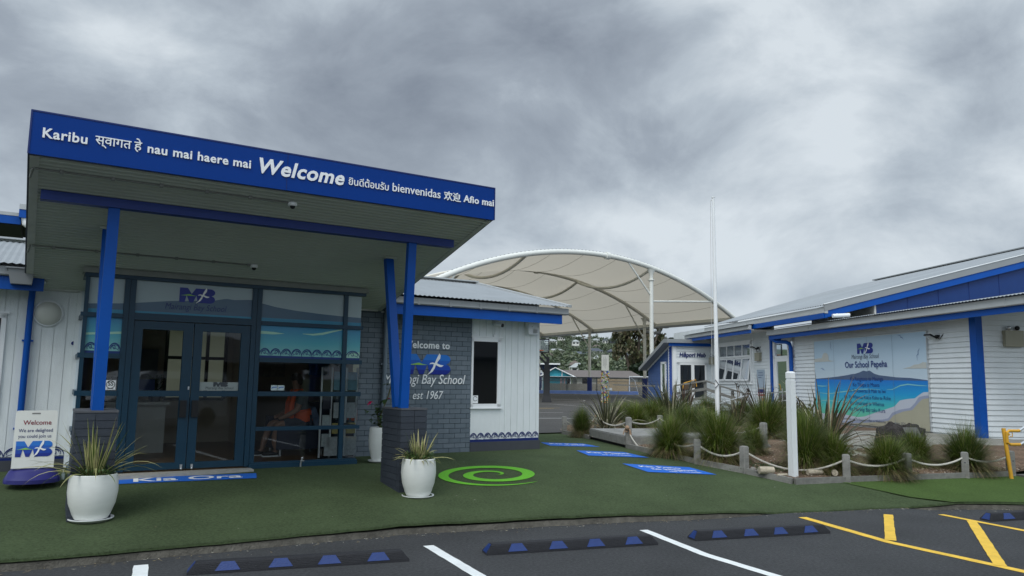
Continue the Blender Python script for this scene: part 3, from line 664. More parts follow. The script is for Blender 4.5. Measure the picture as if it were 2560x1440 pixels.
# doors
for k, (a0, a1, p0, p1) in enumerate(((1.068, 1.833, 1.18, 1.70), (1.843, 2.610, 1.955, 2.486))):
    m = MB()
    for x0, x1, z0, z1 in ((a0, p0, .47, 2.49), (p1, a1, .47, 2.49), (p0, p1, 2.378, 2.49), (p0, p1, 1.461, 1.541), (p0, p1, .47, .558)): m.box(x0, x1, GB-.03, GB+.02, z0, z1)
    hx = a0-.012 if k == 0 else a1+.012
    for hz_ in (.75, 1.45, 2.3): m.tube([(hx, GB-.036, hz_), (hx, GB-.036, hz_+.10)], .011, 8)
    D_ = part('door', m, NAVY, RB)
    q = MB()
    for z0, z1 in ((.558, 1.461), (1.541, 2.378)): q.quad((p0, GB-.004, z0), (p1, GB-.004, z0), (p1, GB-.004, z1), (p0, GB-.004, z1))
    part('pane', q, GLS, D_, smooth=False)
    h = MB(); x0 = 1.705 if k == 0 else 1.862; h.box(x0, x0+.088, GB-.075, GB-.05, 1.175, 1.41); h.box(x0+.03, x0+.06, GB-.05, GB-.03, 1.2, 1.39); part('handle', h, BLK, D_)
    h = MB(); x0 = 1.762 if k == 0 else 1.90; h.box(x0, x0+.03, GB-.05, GB-.03, .49, .53); h.ball((x0+.015, GB-.052, .475), .016); part('door_bolt', h, ALU, D_)
    if k == 0: h = MB(); h.box(1.80, 1.82, GB-.042, GB-.03, 1.555, 1.60); part('lock', h, ALU, D_)
    if k == 1:
        f_ = MB(); poly(f_, fp, [(1.957, 1.545), (2.484, 1.545), (2.484, 1.665), (1.957, 1.665)], .0, 1); part('frosted_strip', f_, mat('frosting', (.30, .34, .33), .6, .05), D_, smooth=False)
        f_ = MB(); poly(f_, Plane(fp.p(2.14, 1.60), fp.X, fp.Y), [(x*.2, y*.065) for x, y in LOGO_O], .003, 12); text(f_, fp, 'Mairangi Bay School', 2.04, 2.42, 1.565, 0, .1, 1.1, .003); part('strip_print', f_, mat('strip_grey', (.05, .06, .07), .6), D_, smooth=False)
# wall lettering
wp_ = Plane((0, 12.466, 0), (1, 0, 0), (0, 0, 1))
for a_ in (('Welcome to', 5.475, 6.415, 2.307, .022, 0, 1.0, .002, .008, 1.05), ('Mairangi Bay School', 5.13, 6.755, 1.668, .0, .24, 1.22, .002, .008), ('est 1967', 5.70, 6.305, 1.395, .0, .24, 1.22, .002, .008)): m = MB(); text(m, wp_, *a_); part('wall_lettering', m, LETW, RB, smooth=False)
logo(RB, Plane((0, 12.463, 0), (1, 0, 0), (0, 0, 1)), 5.56, 1.838, .875, .36)
# interior room of the reception
IW = mat('interior_wall', (.60, .52, .40), .8, .06, 2); IF = mat('timber_floor', (.21, .115, .05), .35, .2, 8, .1, 40, stretch=(1, 6, 1), var2=.1)
m = MB()
m.box(-1.6, -1.5, 12.62, 16.2, .43, 3.0); m.box(6.2, 6.3, 12.62, 16.2, .43, 3.0); m.box(-1.6, 2.1, 16.1, 16.2, .43, 3.0); m.box(3.2, 6.3, 16.1, 16.2, .43, 3.0); m.box(2.1, 3.2, 16.1, 16.2, .43, 1.3); m.box(2.1, 3.2, 16.1, 16.2, 2.75, 3.0)
m.box(-1.6, .44, 12.621, 12.70, .43, 3.0); m.box(4.32, 6.3, 12.621, 12.70, .43, 3.0); m.box(3.35, 3.45, 14.4, 16.1, .43, 3.0)
IN_ = part('interior_wall', m, IW, RB)
m = MB(); m.box(-1.6, 6.3, 12.6, 16.2, 3.0, 3.05); m.box(.45, 4.32, 11.54, 12.6, 3.06, 3.10); part('ceiling', m, mat('ceiling_white', (.6, .6, .56), .8), RB)
m = MB(); m.box(-1.6, 6.3, 12.63, 16.2, .40, .452); m.box(.47, 4.31, 11.53, 12.63, .40, .452); part('floor', m, IF, RB)
m = MB()
for a in (2.1, 2.45, 2.85, 3.2): m.box(a-.03, a+.03, 16.05, 16.12, 1.3, 2.75)
for z in (1.3, 2.1, 2.75): m.box(2.1, 3.2, 16.05, 16.12, z-.03, z+.03)
wi = part('rear_window', m, BLK, RB)
m = MB(); m.quad((2.1, 16.11, 1.3), (3.2, 16.11, 1.3), (3.2, 16.11, 2.75), (2.1, 16.11, 2.75))
cur = bpy.data.materials.new('blind'); cur.use_nodes = True; b_ = cur.node_tree.nodes['Principled BSDF']; b_.inputs['Base Color'].default_value = (.7, .6, .36, 1); b_.inputs['Transmission Weight'].default_value = .5; b_.inputs['Roughness'].default_value = .9
part('blind', m, cur, wi)
m = MB(); m.box(1.0, 1.9, 14.2, 14.9, .452, 1.25); m.box(.95, 1.95, 14.1, 15.0, 1.25, 1.30); solo('reception_desk', m, mat('desk_white', (.5, .5, .46), .4, .04), 'pale reception desk seen dimly through the left door', 'desk', fr='L', org=(1.4, 14.5, .452))
m = MB(); m.lathe([(.0, 0), (.17, 0), (.24, .25), (.26, .5), (.23, .52), (.0, .5)], (1.05, 13.0, .452)); solo('indoor_planter', m, mat('planter_grey', (.35, .35, .32), .5), 'grey tub standing inside behind the left door', 'planter', fr='L', org=(1.05, 13.0, .452))
m = MB(); m.box(1.35, 1.70, 14.15, 14.17, 1.5, 1.68); pb = solo('desk_sign', m, mat('notice_blue', (.02, .05, .18), .5), 'small blue notice on the reception desk behind the door glass', 'notice', fr='L', org=(1.5, 14.16, 1.5))
m = MB(); m.box(1.5, 1.95, 16.02, 16.06, 1.6, 2.25); m.k = 0; solo('wall_screen', m, mat('screen_grey', (.10, .12, .15), .3), 'grey wall screen at the back of the reception, left door glass', 'screen', fr='L', org=(1.7, 16.04, 1.6))
for i, (x, z, w_, h_, c_, lb) in enumerate(((2.3, .95, .0, .0, 0, ''), (-.2, 1.7, .5, .35, (.5, .5, .46), 'pale notice on the reception back wall seen through the far left pane'), (3.8, 1.75, .6, .4, (.45, .42, .36), 'framed picture on the reception wall behind the seated person'), (4.9, 1.8, .45, .6, (.12, .25, .35), 'blue poster on the reception wall at the right of the brochure stand'))):
    if not lb: continue
    m = MB(); m.box(x, x+w_, 16.06, 16.09, z, z+h_); solo('wall_picture', m, mat('picture_%d' % i, c_, .6, .4, 9), lb, 'picture', fr='L', org=(x, 16.07, z))
t = thing('computer_monitor', 'dark computer monitor standing on the reception desk', 'monitor', 'L', (1.25, 14.5, 1.3))
m = MB(); m.box(1.05, 1.50, 14.50, 14.53, 1.42, 1.72); part('screen', m, BLK, t); m = MB(); m.tube([(1.27, 14.54, 1.3), (1.27, 14.54, 1.5)], .02, 8); m.box(1.17, 1.37, 14.46, 14.6, 1.3, 1.31); part('stand', m, DARK, t)
m = MB(); m.lathe([(0, 0), (.09, 0), (.11, .16), (0, .16)], (1.75, 14.5, 1.3), 16); t = solo('desk_plant', m, DARK, 'small potted plant on the reception desk', 'plant', fr='L', org=(1.75, 14.5, 1.3))
m = MB()
for i in range(40): a_ = i*2.4; m.obox((1.75+.09*cos(a_), 14.5+.09*sin(a_), 1.5+.006*i), (.05*cos(a_), .05*sin(a_), .04), (-.02*sin(a_), .02*cos(a_), 0), (0, 0, .002))
part('leaves', m, mat('plant_leaf', (.05, .10, .03), .6), t)
SOFA = mat('navy_sofa', (.018, .024, .05), .7, .1, 20)
t = thing('sofa', 'dark navy armchair inside the right-hand window', 'sofa', 'L', (3.9, 13.1, .452))
m = MB(); m.box(3.42, 4.30, 12.75, 13.55, .56, .88); part('seat', m, SOFA, t); m = MB(); m.box(4.12, 4.32, 12.75, 13.55, .88, 1.32); part('backrest', m, SOFA, t)
m = MB(); m.box(3.42, 4.12, 13.42, 13.55, .88, 1.08); part('armrest', m, SOFA, t)
for a in (3.5, 4.2):
    for b in (12.82, 13.45): m = MB(); m.tube([(a, b, .452), (a, b, .56)], .02); part('leg', m, ALU, t)
m = MB(); m.obox((4.06, 12.95, 1.08), (.05, 0, .03), (0, .17, 0), (-.06, 0, .15)); solo('cushion', m, mat('cushion', (.12, .17, .26), .8, .4, 14), 'blue and white patterned cushion leaning on the dark armchair', 'cushion', fr='L', org=(4.06, 12.95, .9))
t = thing('brochure_stand', 'tall clear brochure stand with leaflets inside the glass corner', 'stand', 'L', (4.12, 12.15, .452))
m = MB(); m.lathe([(0, 0), (.2, 0), (.2, .02), (0, .02)], (4.12, 12.15, .452)); part('base', m, BLK, t)
m = MB()
for a in (3.93, 4.10, 4.28): m.box(a-.012, a+.012, 12.12, 12.15, .47, 1.92)
part('frame', m, WHT2, t)
LFL = [mat('leaflet_%d' % i, c, .6, .25, 18) for i, c in enumerate(((.55, .58, .58), (.10, .28, .38), (.45, .5, .5), (.05, .05, .07), (.5, .42, .15)))]
for i, (a0, a1, z0, z1, k) in enumerate(((3.95, 4.08, 1.25, 1.45, 3), (4.13, 4.27, 1.1, 1.35, 0), (4.12, 4.27, 1.55, 1.85, 1), (3.95, 4.08, .95, 1.15, 2), (4.12, 4.27, .85, 1.02, 4), (3.95, 4.08, .65, .85, 2), (4.0, 4.27, .50, .80, 0))):
    m = MB(); m.box(a0, a1, 12.08, 12.11, z0, z1); part('leaflet', m, LFL[k], t)
# seated visitor
t = thing('person', 'seated person in orange hi-vis vest, grey shirt, shorts and black sneakers behind the glass', 'person', 'L', (3.85, 12.95, .452))
def skinned(name, verts, edges, radii, m, par, sub=2):
    me = bpy.data.meshes.new(name); o_ = ORG[par.name]; me.from_pydata([tuple(Vector(v)-o_) for v in verts], edges, []); me.materials.append(m)
    ob = bpy.data.objects.new(name, me); col.objects.link(ob); ob.parent = par; ORG[ob.name] = o_
    sk_ = ob.modifiers.new('skin', 'SKIN'); sk_.use_smooth_shade = True
    for v, r_ in zip(me.skin_vertices[0].data, radii): v.radius = r_ if isinstance(r_, tuple) else (r_, r_)
    me.skin_vertices[0].data[0].use_root = True
    s2 = ob.modifiers.new('sub', 'SUBSURF'); s2.levels = sub; s2.render_levels = sub; return ob
SKIN = mat('skin', (.27, .15, .10), .5, .06, 10)
hp = (3.90, 12.95, .98)
V_ = [hp, (3.86, 12.95, 1.16), (3.82, 12.95, 1.36), (3.79, 12.95, 1.50), (3.77, 12.95, 1.57), (3.75, 12.95, 1.68), (3.745, 12.95, 1.77),
      (3.80, 12.77, 1.45), (3.72, 12.72, 1.20), (3.52, 12.78, 1.09), (3.44, 12.82, 1.07),
      (3.80, 13.13, 1.45), (3.72, 13.18, 1.20), (3.52, 13.12, 1.09), (3.44, 13.08, 1.07),
      (3.88, 12.84, .96), (3.44, 12.83, .98), (3.40, 12.83, .70), (3.44, 12.83, .53), (3.33, 12.83, .49),
      (3.88, 13.06, .96), (3.40, 13.08, .98), (3.30, 13.08, .70), (3.26, 13.08, .53), (3.15, 13.08, .49)]
E_ = [(0, 1), (1, 2), (2, 3), (3, 4), (4, 5), (5, 6), (3, 7), (7, 8), (8, 9), (9, 10), (3, 11), (11, 12), (12, 13), (13, 14), (0, 15), (15, 16), (16, 17), (17, 18), (18, 19), (0, 20), (20, 21), (21, 22), (22, 23), (23, 24)]
r_ = [.14, .13, .15, .10, .055, .085, .07, .065, .05, .038, .03, .065, .05, .038, .03, .09, .065, .055, .035, .03, .09, .065, .055, .035, .03]
skinned('body', V_, E_, r_, SKIN, t)
skinned('shirt', [(3.885, 12.95, 1.02), (3.86, 12.95, 1.16), (3.82, 12.95, 1.36), (3.79, 12.95, 1.50), (3.80, 12.76, 1.45), (3.75, 12.72, 1.28), (3.80, 13.14, 1.45), (3.75, 13.18, 1.28)], [(0, 1), (1, 2), (2, 3), (3, 4), (4, 5), (3, 6), (6, 7)], [.16, .15, .17, .10, .085, .065, .085, .065], mat('shirt_grey', (.09, .11, .11), .8), t)
m = MB(); OR = mat('hi_vis_orange', (.72, .10, .02), .7, .1, 12)
for s_ in (-1, 1):
    m.tube([(3.90, 12.95+s_*.02, 1.02), (3.87, 12.95+s_*.03, 1.2)], [.185, .18], 16)
    m.tube([(3.66, 12.95+s_*.10, 1.05), (3.66, 12.95+s_*.12, 1.3), (3.72, 12.95+s_*.10, 1.53), (3.84, 12.95+s_*.10, 1.53)], [.05, .045, .03, .03], 8)
part('vest', m, OR, t)
m = MB(); m.tube([(3.892, 12.95, 1.08), (3.885, 12.95, 1.12)], [.192, .19], 16); part('reflective_band', m, mat('reflective_grey', (.45, .46, .44), .4), t)
skinned('shorts', [(3.90, 12.95, .98), (3.86, 12.84, .97), (3.50, 12.83, .99), (3.86, 13.06, .97), (3.47, 13.08, .99)], [(0, 1), (1, 2), (0, 3), (3, 4)], [.155, .11, .095, .11, .095], mat('shorts_navy', (.03, .04, .06), .8), t)
m = MB(); m.ball((3.755, 12.95, 1.74), (.098, .085, .085), 14, 10); m.ball((3.79, 12.95, 1.70), (.08, .088, .10), 14, 10); part('hair', m, mat('dark_hair', (.015, .012, .01), .7, .2, 60), t)
for x, y in ((3.33, 12.83), (3.15, 13.08)):
    m = MB(); m.ball((x+.01, y, .495), (.135, .05, .045), 14, 8); m.k = 1; m.box(x-.12, x+.14, y-.045, y+.045, .452, .468); part('shoe', m, [BLK, WHT2], t)

# ================================================================== ENTRANCE CANOPY
def sz(b): return 2.93+.25*(12.5-b)
CAA, CAB = -.25, 5.05
EC = thing('entrance_canopy', 'blue fronted skillion canopy with welcome greetings over the school entrance', 'canopy', 'L', (2.4, 9.5, .3))
m = MB(); m.box(CAA, CAB, 8.59, 8.62, 3.885, 4.315); m.box(CAA, CAA+.02, 8.62, 8.8, 3.885, 4.315); m.box(CAB-.02, CAB, 8.62, 8.8, 3.885, 4.315); part('sign_fascia', m, FASC, EC)
m = MB(); m.box(2.262, 2.266, 8.586, 8.59, 3.89, 4.31); m.box(CAA-.003, CAA+.012, 8.583, 8.59, 3.885, 4.325); m.box(CAB-.012, CAB+.003, 8.583, 8.59, 3.885, 4.325); m.box(CAA, CAB, 8.585, 8.64, 4.315, 4.33); part('panel_joint', m, mat('joint_blue', (.004, .02, .13), .5), EC)
m = MB(); nb = int((12.48-8.62)/.076)
vs = []
for i in range(nb*4+1):
    b = 8.64+(12.48-8.64)*i/(nb*4); dz = .017*(1 if i % 4 in (1, 2) else -1)
    vs += [(CAA+.06, b, sz(b)+dz), (CAB-.06, b, sz(b)+dz)]
m.add(vs, [(2*i, 2*i+2, 2*i+3, 2*i+1) for i in range(nb*4)]); part('soffit', m, SOFF, EC)
m = MB()
for x0, x1 in ((CAA, CAA+.015), (CAB-.015, CAB)): m.prism([(x0, 8.62, sz(8.62)-.01), (x0, 12.46, sz(12.46)-.01), (x0, 12.46, sz(12.46)+.14), (x0, 8.62, sz(8.62)+.38)], (x1-x0, 0, 0))
part('side_flashing', m, mat('flashing_dark', (.03, .04, .06), .5, .1), EC)
m = MB()
for x0, x1 in ((CAA+.018, CAA+.10), (CAB-.09, CAB-.018)): m.prism([(x0, 8.64, sz(8.64)-.018), (x0, 12.45, sz(12.45)-.018), (x0, 12.45, sz(12.45)-.012), (x0, 8.64, sz(8.64)-.012)], (x1-x0, 0, 0))
m.box(CAA+.1, .42, 12.40, 12.47, 2.915, 2.945); m.box(4.36, 4.96, 12.40, 12.465, 2.915, 2.945); part('edge_trim', m, mat('trim_pale', (.5, .51, .47), .5), EC)
m = MB(); m.add([(a, b, sz(b)+d) for d in (.06,) for a, b in ((CAA, 8.63), (CAB, 8.63), (CAB, 12.9), (CAA, 12.9))], [(0, 1, 2, 3)]); part('roof_sheet', m, ROOF, EC)
m = MB(); m.box(CAA+.13, CAB-.22, 9.33, 9.46, 3.597, sz(9.46)+.01); part('beam', m, mat('beam_blue', (.004, .03, .20), .45, .05), EC)
for a in (.585, 4.215):
    m = MB(); m.beam((a, 9.505, 1.36), (a, 9.40, 3.60), .115, .085, (0, 1, 0)); part('post', m, BLUE, EC)
    m = MB(); m.beam((a, 9.70, 1.36), (a, 10.20, sz(10.20)-.005), .115, .10, (0, 1, 0)); part('raking_post', m, BLUE, EC)
    m = MB(); m.box(a-.09, a+.09, 10.10, 10.34, sz(10.22)-.02, sz(10.22)+.005); part('post_cap', m, SOFF, EC)
fa = Plane((0, 8.588, 0), (1, 0, 0), (0, 0, 1))
for s, x0, x1, yb, bd, shr, ys in [('Karibu', -.14, .247, 4.064, .022, 0, 1), ('स्वागत', .315, .645, 4.082, .008, 0, 1.05), ('हे', .672, .745, 4.082, .008, 0, 1.05), ('nau mai haere mai', .80, 1.855, 4.075, .022, 0, 1),
                                  ('Welcome', 1.945, 2.945, 4.045, .026, .22, 1), ('ยินดีต้อนรับ', 3.0, 3.515, 4.062, .006, 0, 1.1), ('bienvenidas', 3.567, 4.23, 4.066, .004, 0, 1.05), ('欢迎', 4.28, 4.53, 4.066, .01, 0, 1), ('Afio mai', 4.568, 5.03, 4.070, .022, 0, 1)]:
    m = MB(); text(m, fa, s, x0, x1, yb, bd, shr, ys, .001, .010, 1.07 if bd > .02 else 1.0); part('greeting_lettering', m, LETW, EC, smooth=False)
m = MB()
for b, a1 in ((8.87, 2.37), (10.87, 2.42)):
    z = sz(b)-.03; m.tube([(CAA+.07, b, z), (a1, b, z)], .011, 8); m.tube([(CAA+.05, b, z), (CAA+.03, b+.15, z-.06)], .012, 8)
    for k in range(6): x = CAA+.3+k*.47; m.box(x-.018, x+.018, b-.02, b+.02, z-.018, z+.02)
part('conduit', m, mat('conduit_grey', (.20, .21, .19), .5), EC)
def dome_camera(a, b, label):
    z = sz(b)-.015; t = thing('dome_camera', label, 'security camera', 'L', (a, b, z), 'cameras under the canopy')
    m = MB(); m.lathe([(0, -.005), (.05, -.005), (.055, -.035), (.045, -.05), (0, -.05)], (a, b, z), 20); part('housing', m, WHT2, t)
    m = MB(); m.ball((a, b-.01, z-.055), .032, 12, 8); part('lens', m, BLK, t)
dome_camera(2.42, 8.87, 'small white dome camera under the canopy just behind the blue fascia'); dome_camera(2.47, 10.87, 'small white dome camera under the canopy above the entrance doors')
# brick pillars carrying the canopy
def pillar(a0, a1, b0, b1, zb, label):
    t = thing('brick_pillar', label, 'pillar', 'L', ((a0+a1)/2, (b0+b1)/2, zb), 'dark brick pillars under the canopy posts')
    m = MB(); n = 13; h = (1.335-zb-.02)/n; Lb = .25
    m.box(a0+.012, a1-.012, b0+.012, b1-.012, zb-.08, 1.33); c = part('core', m, MORT, t)
    m = MB()
    for r_ in range(n+1):
        z = 1.333-(r_+1)*h; cut = a0+(.20 if r_ % 2 else .11)
        xs = [a0, cut, cut+Lb if cut+Lb < a1-.03 else a1, a1] if r_ % 2 else [a0, a0+Lb*.78, a1]
        xs = sorted(set(xs))
        for p, q in zip(xs, xs[1:]): m.k = R.randrange(2); m.box(p+(.003 if p > a0 else 0), q-(.003 if q < a1 else 0), b0, b0+.10, z+.003, z+h-.003); m.box(p+.003, q-.003, b1-.06, b1, z+.003, z+h-.003)
        ysp = [b0+.103, b0+.103+(.2 if r_ % 2 else .35), b1-.063]
        for p, q in zip(ysp, ysp[1:]):
            for x0, x1 in ((a0, a0+.05), (a1-.05, a1)): m.k = R.randrange(2); m.box(x0, x1, p+.003, q, z+.003, z+h-.003)
    part('brickwork', m, BRD, t, smooth=False)
    m = MB(); m.box(a0-.004, a1+.004, b0-.004, b1+.004, 1.336, 1.36); part('cap', m, mat('pillar_cap', (.085, .09, .10), .7, .12, 20), t)
pillar(4.15, 4.53, 9.42, 10.07, .22, 'dark grey brick pillar on the right, beside the white pot'); pillar(.375, .79, 9.45, 10.08, .22, 'dark grey brick pillar on the left, behind the large white pot')
# ================================================================== FITTINGS ON THE RECEPTION WALL
m = MB(); m.lathe([(0, 0), (.02, 0)], (0, 0, 0), 3)
def disc_lamp(): 
    t = thing('bulkhead_light', 'large round white bulkhead light on the cladding left of the doors', 'wall light', 'L', (.06, 12.48, 2.59))
    m = MB(); m.lathe([(0, 0), (.185, 0), (.19, .02), (.175, .045), (.165, .045)], (0, 0, 0), 40); m.v = [(.06+x, 12.48-z, 2.59+y) for x, y, z in m.v]; m.f = [f[::-1] for f in m.f]; part('rim', m, WHT2, t)
    m = MB(); m.lathe([(.167, .04), (.15, .07), (.1, .095), (.05, .105), (0, .108)], (0, 0, 0), 40); m.v = [(.06+x, 12.48-z, 2.59+y) for x, y, z in m.v]; m.f = [f[::-1] for f in m.f]; part('diffuser', m, mat('opal_diffuser', (.55, .56, .50), .35, .03), t)
disc_lamp()
t = thing('door_buzzer', 'small round blue buzzer on the cladding beside the glazed entrance', 'buzzer', 'L', (.397, 12.48, 2.185))
m = MB(); m.tube([(.397, 12.482, 2.185), (.397, 12.462, 2.185)], .038, 20); part('plate', m, WHT2, t); m = MB(); m.tube([(.397, 12.462, 2.185), (.397, 12.445, 2.185)], .028, 20); part('button', m, DKB, t)
def pipe(name, label, pts, r, m_, org, brackets=(), fr_='L'):
    t = thing(name, label, 'downpipe', fr_, org); m = MB(); m.tube(pts, r, 14); part('pipe', m, m_, t)
    for (x, y, z) in brackets: m = MB(); m.box(x-r-.025, x+r+.025, y-.01, y+r+.03, z-.012, z+.012); part('bracket', m, m_, t)
pipe('downpipe', 'bright blue downpipe on the cladding at the far left', [(-.15, 12.30, 2.98), (-.15, 12.38, 2.86), (-.155, 12.41, 2.72), (-.16, 12.41, .50)], .042, BLUE, (-.15, 12.41, .43), [(-.155, 12.41, 2.2), (-.16, 12.41, 1.0)])
m = MB(); m.add([(-.44, 11.87, 3.13), (-.14, 11.87, 3.13), (-.16, 11.9, 2.93), (-.40, 11.9, 2.93), (-.44, 12.05, 3.13), (-.14, 12.05, 3.13), (-.16, 12.05, 2.93), (-.40, 12.05, 2.93)], [(0, 3, 2, 1), (4, 5, 6, 7), (1, 2, 6, 5), (0, 4, 7, 3), (3, 7, 6, 2)]); m.box(-.46, -.12, 11.85, 12.05, 3.13, 3.145)
solo('rainwater_head', m, GUT, 'grey box rainwater head at the canopy corner above the blue downpipe', 'rainwater head', fr='L', org=(-.29, 11.96, 2.93))
pipe('downpipe', 'slate grey downpipe on the brick between the glazing and the blue posts', [(5.12, 12.36, 2.98), (5.12, 12.40, 2.86), (5.115, 12.40, .47)], .04, mat('pipe_grey', (.15, .19, .23), .5, .05), (5.115, 12.40, .43), [(5.115, 12.40, 2.0)])
t = thing('bullet_camera', 'white bullet security camera with black lens above the small window', 'security camera', 'L', (7.43, 12.46, 2.80))
m = MB(); m.tube([(7.38, 12.47, 2.83), (7.38, 12.43, 2.83)], .055, 18); m.tube([(7.38, 12.43, 2.83), (7.44, 12.30, 2.79)], .050, 18); part('housing', m, WHT2, t)
m = MB(); m.tube([(7.44, 12.305, 2.79), (7.448, 12.285, 2.787)], .036, 16); part('lens', m, BLK, t)
m = MB(); m.tube([(7.39, 12.46, 2.76), (7.375, 12.45, 2.65), (7.385, 12.465, 2.60)], .008, 8); m.tube([(7.385, 12.47, 2.585), (7.385, 12.45, 2.585)], .032, 16); part('cable', m, WHT2, t)
t = thing('alarm_siren', 'white alarm siren box high on the cladding under the right eave', 'siren box', 'L', (8.2, 12.47, 2.77))
m = MB(); m.add([(8.09, 12.36, 2.66), (8.31, 12.36, 2.66), (8.31, 12.48, 2.63), (8.09, 12.48, 2.63), (8.07, 12.34, 2.90), (8.33, 12.34, 2.90), (8.33, 12.48, 2.90), (8.07, 12.48, 2.90)], [(0, 3, 2, 1), (4, 5, 6, 7), (0, 1, 5, 4), (1, 2, 6, 5), (2, 3, 7, 6), (3, 0, 4, 7)]); part('box', m, WHT2, t)
m = MB()
for k in range(4): m.box(8.19, 8.28, 12.335, 12.35, 2.685+k*.018, 2.693+k*.018)
for x in (8.15, 8.29): m.box(x, x+.012, 12.335, 12.345, 2.80, 2.812)
part('grille', m, mat('grille_grey', (.3, .31, .31), .6), t)
m = MB(); m.tube([(3.42, 11.38, .40), (3.42, 11.38, .48), (3.43, 11.36, .55)], .012, 8); m.ball((3.43, 11.355, .56), .018); m.tube([(3.40, 11.35, .52), (3.46, 11.35, .52)], .008, 6)
solo('garden_tap', m, ALU, 'small metal tap on a riser at the foot of the right-hand window', 'tap', fr='L', org=(3.42, 11.38, .43))

# ================================================================== FREESTANDING WELCOME SIGN, POTS
t = thing('pavement_sign', 'white Welcome pavement sign on a purple-blue moulded base at the far left', 'sign', 'L', (.06, 11.2, .43))
sp_ = Plane((-.19, 11.13, .60), (1, 0, 0), (0, .16, 1)); W_, H_ = .445, .70
def rrect(w_, h_, r): return arc(w_-r, h_-r, r, r, 0, 90, 5)+arc(r, h_-r, r, r, 90, 180, 5)+[(0, 0), (w_, 0)]
m = MB(); O_ = rrect(W_, H_, .03); m.prism([sp_.p(x, y, 0) for x, y in O_][::1], sp_.N*-.03); part('board', m, mat('sign_white', (.70, .71, .66), .45, .03), t)
m = MB(); text(m, sp_, 'Welcome', .085, .385, .525, .012, 0, 1.05, .003); part('heading', m, mat('maroon_lettering', (.22, .01, .025), .5), t, smooth=False)
m = MB(); text(m, sp_, 'We are delighted', .045, .405, .435, .006, 0, 1.15, .003); text(m, sp_, 'you could join us', .045, .395, .365, .006, 0, 1.15, .003); part('lettering', m, DKB, t, smooth=False)
logo(t, sp_, .03, .135, .385, .19)
m = MB(); poly(m, sp_, [(.17, .655), (.26, .655), (.26, .672), (.17, .672)], .003, 1); part('hand_slot', m, mat('slot_grey', (.2, .2, .19), .6), t)
m = MB(); NV = 20
PB = mat('moulded_base_blue', (.03, .03, .16), .35, .08, 6, spec=.5)
m.add([(.04+ (.30*cos(2*pi*i/NV)), 11.18+.24*sin(2*pi*i/NV), z) for z in (.425, .47) for i in range(NV)]+[(.04+.25*cos(2*pi*i/NV), 11.2+.13*sin(2*pi*i/NV), .565) for i in range(NV)]+[(.04+.22*cos(2*pi*i/NV), 11.2+.06*sin(2*pi*i/NV), .59) for i in range(NV)],
      [(k*NV+i, k*NV+(i+1) % NV, (k+1)*NV+(i+1) % NV, (k+1)*NV+i) for k in range(3) for i in range(NV)]+[tuple(range(3*NV, 4*NV))]); part('base', m, PB, t)
wv = L2W(.40, 11.17)
t = thing('sanitiser_bottle', 'small clear pump bottle standing on the turf beside the Welcome sign', 'bottle', 'L', (.37, 11.25, .43))
m = MB(); m.lathe([(0, 0), (.02, 0), (.021, .07), (.012, .085), (.008, .09)], (.37, 11.25, .43), 14); part('bottle', m, mat('clear_plastic', (.3, .36, .34), .15, .02), t)
m = MB(); m.tube([(.37, 11.25, .52), (.37, 11.25, .545)], .004, 6); m.box(.355, .375, 11.244, 11.256, .545, .553); part('pump', m, WHT2, t)
# ================================================================== PLANTS
def leafstrip(mb, base, az, elev, L_, wd, droop, ks, n=5, twist=0.0, fold=.25):
    """an arching strap leaf; ks = material slots across its width"""
    p = Vector(base); d = Vector((cos(az)*cos(elev), sin(az)*cos(elev), sin(elev))); side = Vector((-sin(az), cos(az), 0)); nw = len(ks)
    rows = []
    for i in range(n+1):
        t = i/n; w_ = wd*(.55+.9*t if t < .4 else (1-t)**.75*1.28)+.0006
        s_ = (side*cos(twist*t)+Vector((0, 0, 1))*sin(twist*t)*.6)
        nrm = d.cross(s_).normalized()
        rows.append([p+s_*w_*(j/nw-.5)+nrm*(-fold*w_*(.5-abs(j/nw-.5))) for j in range(nw+1)])
        d = (d+Vector((0, 0, -droop/n*(.4+1.6*t)))).normalized(); p = p+d*L_/n
    o = len(mb.v); mb.v += [tuple(q) for r_ in rows for q in r_]
    for i in range(n):
        for j in range(nw): mb.f.append((o+i*(nw+1)+j, o+i*(nw+1)+j+1, o+(i+1)*(nw+1)+j+1, o+(i+1)*(nw+1)+j)); mb.m.append(ks[j])
def leafmat(name, c, var=.3, tr=.25, rough=.45):
    m = bpy.data.materials.new(name); m.use_nodes = True; t = m.node_tree; b = t.nodes['Principled BSDF']
    b.inputs['Roughness'].default_value = rough; b.inputs['Specular IOR Level'].default_value = .35
    tc = t.nodes.new('ShaderNodeTexCoord'); n = t.nodes.new('ShaderNodeTexNoise'); n.inputs['Scale'].default_value = 7; t.links.new(tc.outputs['Object'], n.inputs['Vector'])
    r = t.nodes.new('ShaderNodeMapRange'); t.links.new(n.outputs['Fac'], r.inputs[0]); r.inputs['From Min'].default_value = .3; r.inputs['From Max'].default_value = .7; r.inputs['To Min'].default_value = 1-var; r.inputs['To Max'].default_value = 1+var
    s_ = t.nodes.new('ShaderNodeVectorMath'); s_.operation = 'SCALE'; s_.inputs[0].default_value = c; t.links.new(r.outputs[0], s_.inputs['Scale']); t.links.new(s_.outputs[0], b.inputs['Base Color'])
    tl = t.nodes.new('ShaderNodeBsdfTranslucent'); t.links.new(s_.outputs[0], tl.inputs[0]); mx = t.nodes.new('ShaderNodeMixShader'); mx.inputs[0].default_value = tr
    o = t.nodes['Material Output']; t.links.new(b.outputs[0], mx.inputs[1]); t.links.new(tl.outputs[0], mx.inputs[2]); t.links.new(mx.outputs[0], o.inputs[0]); return m
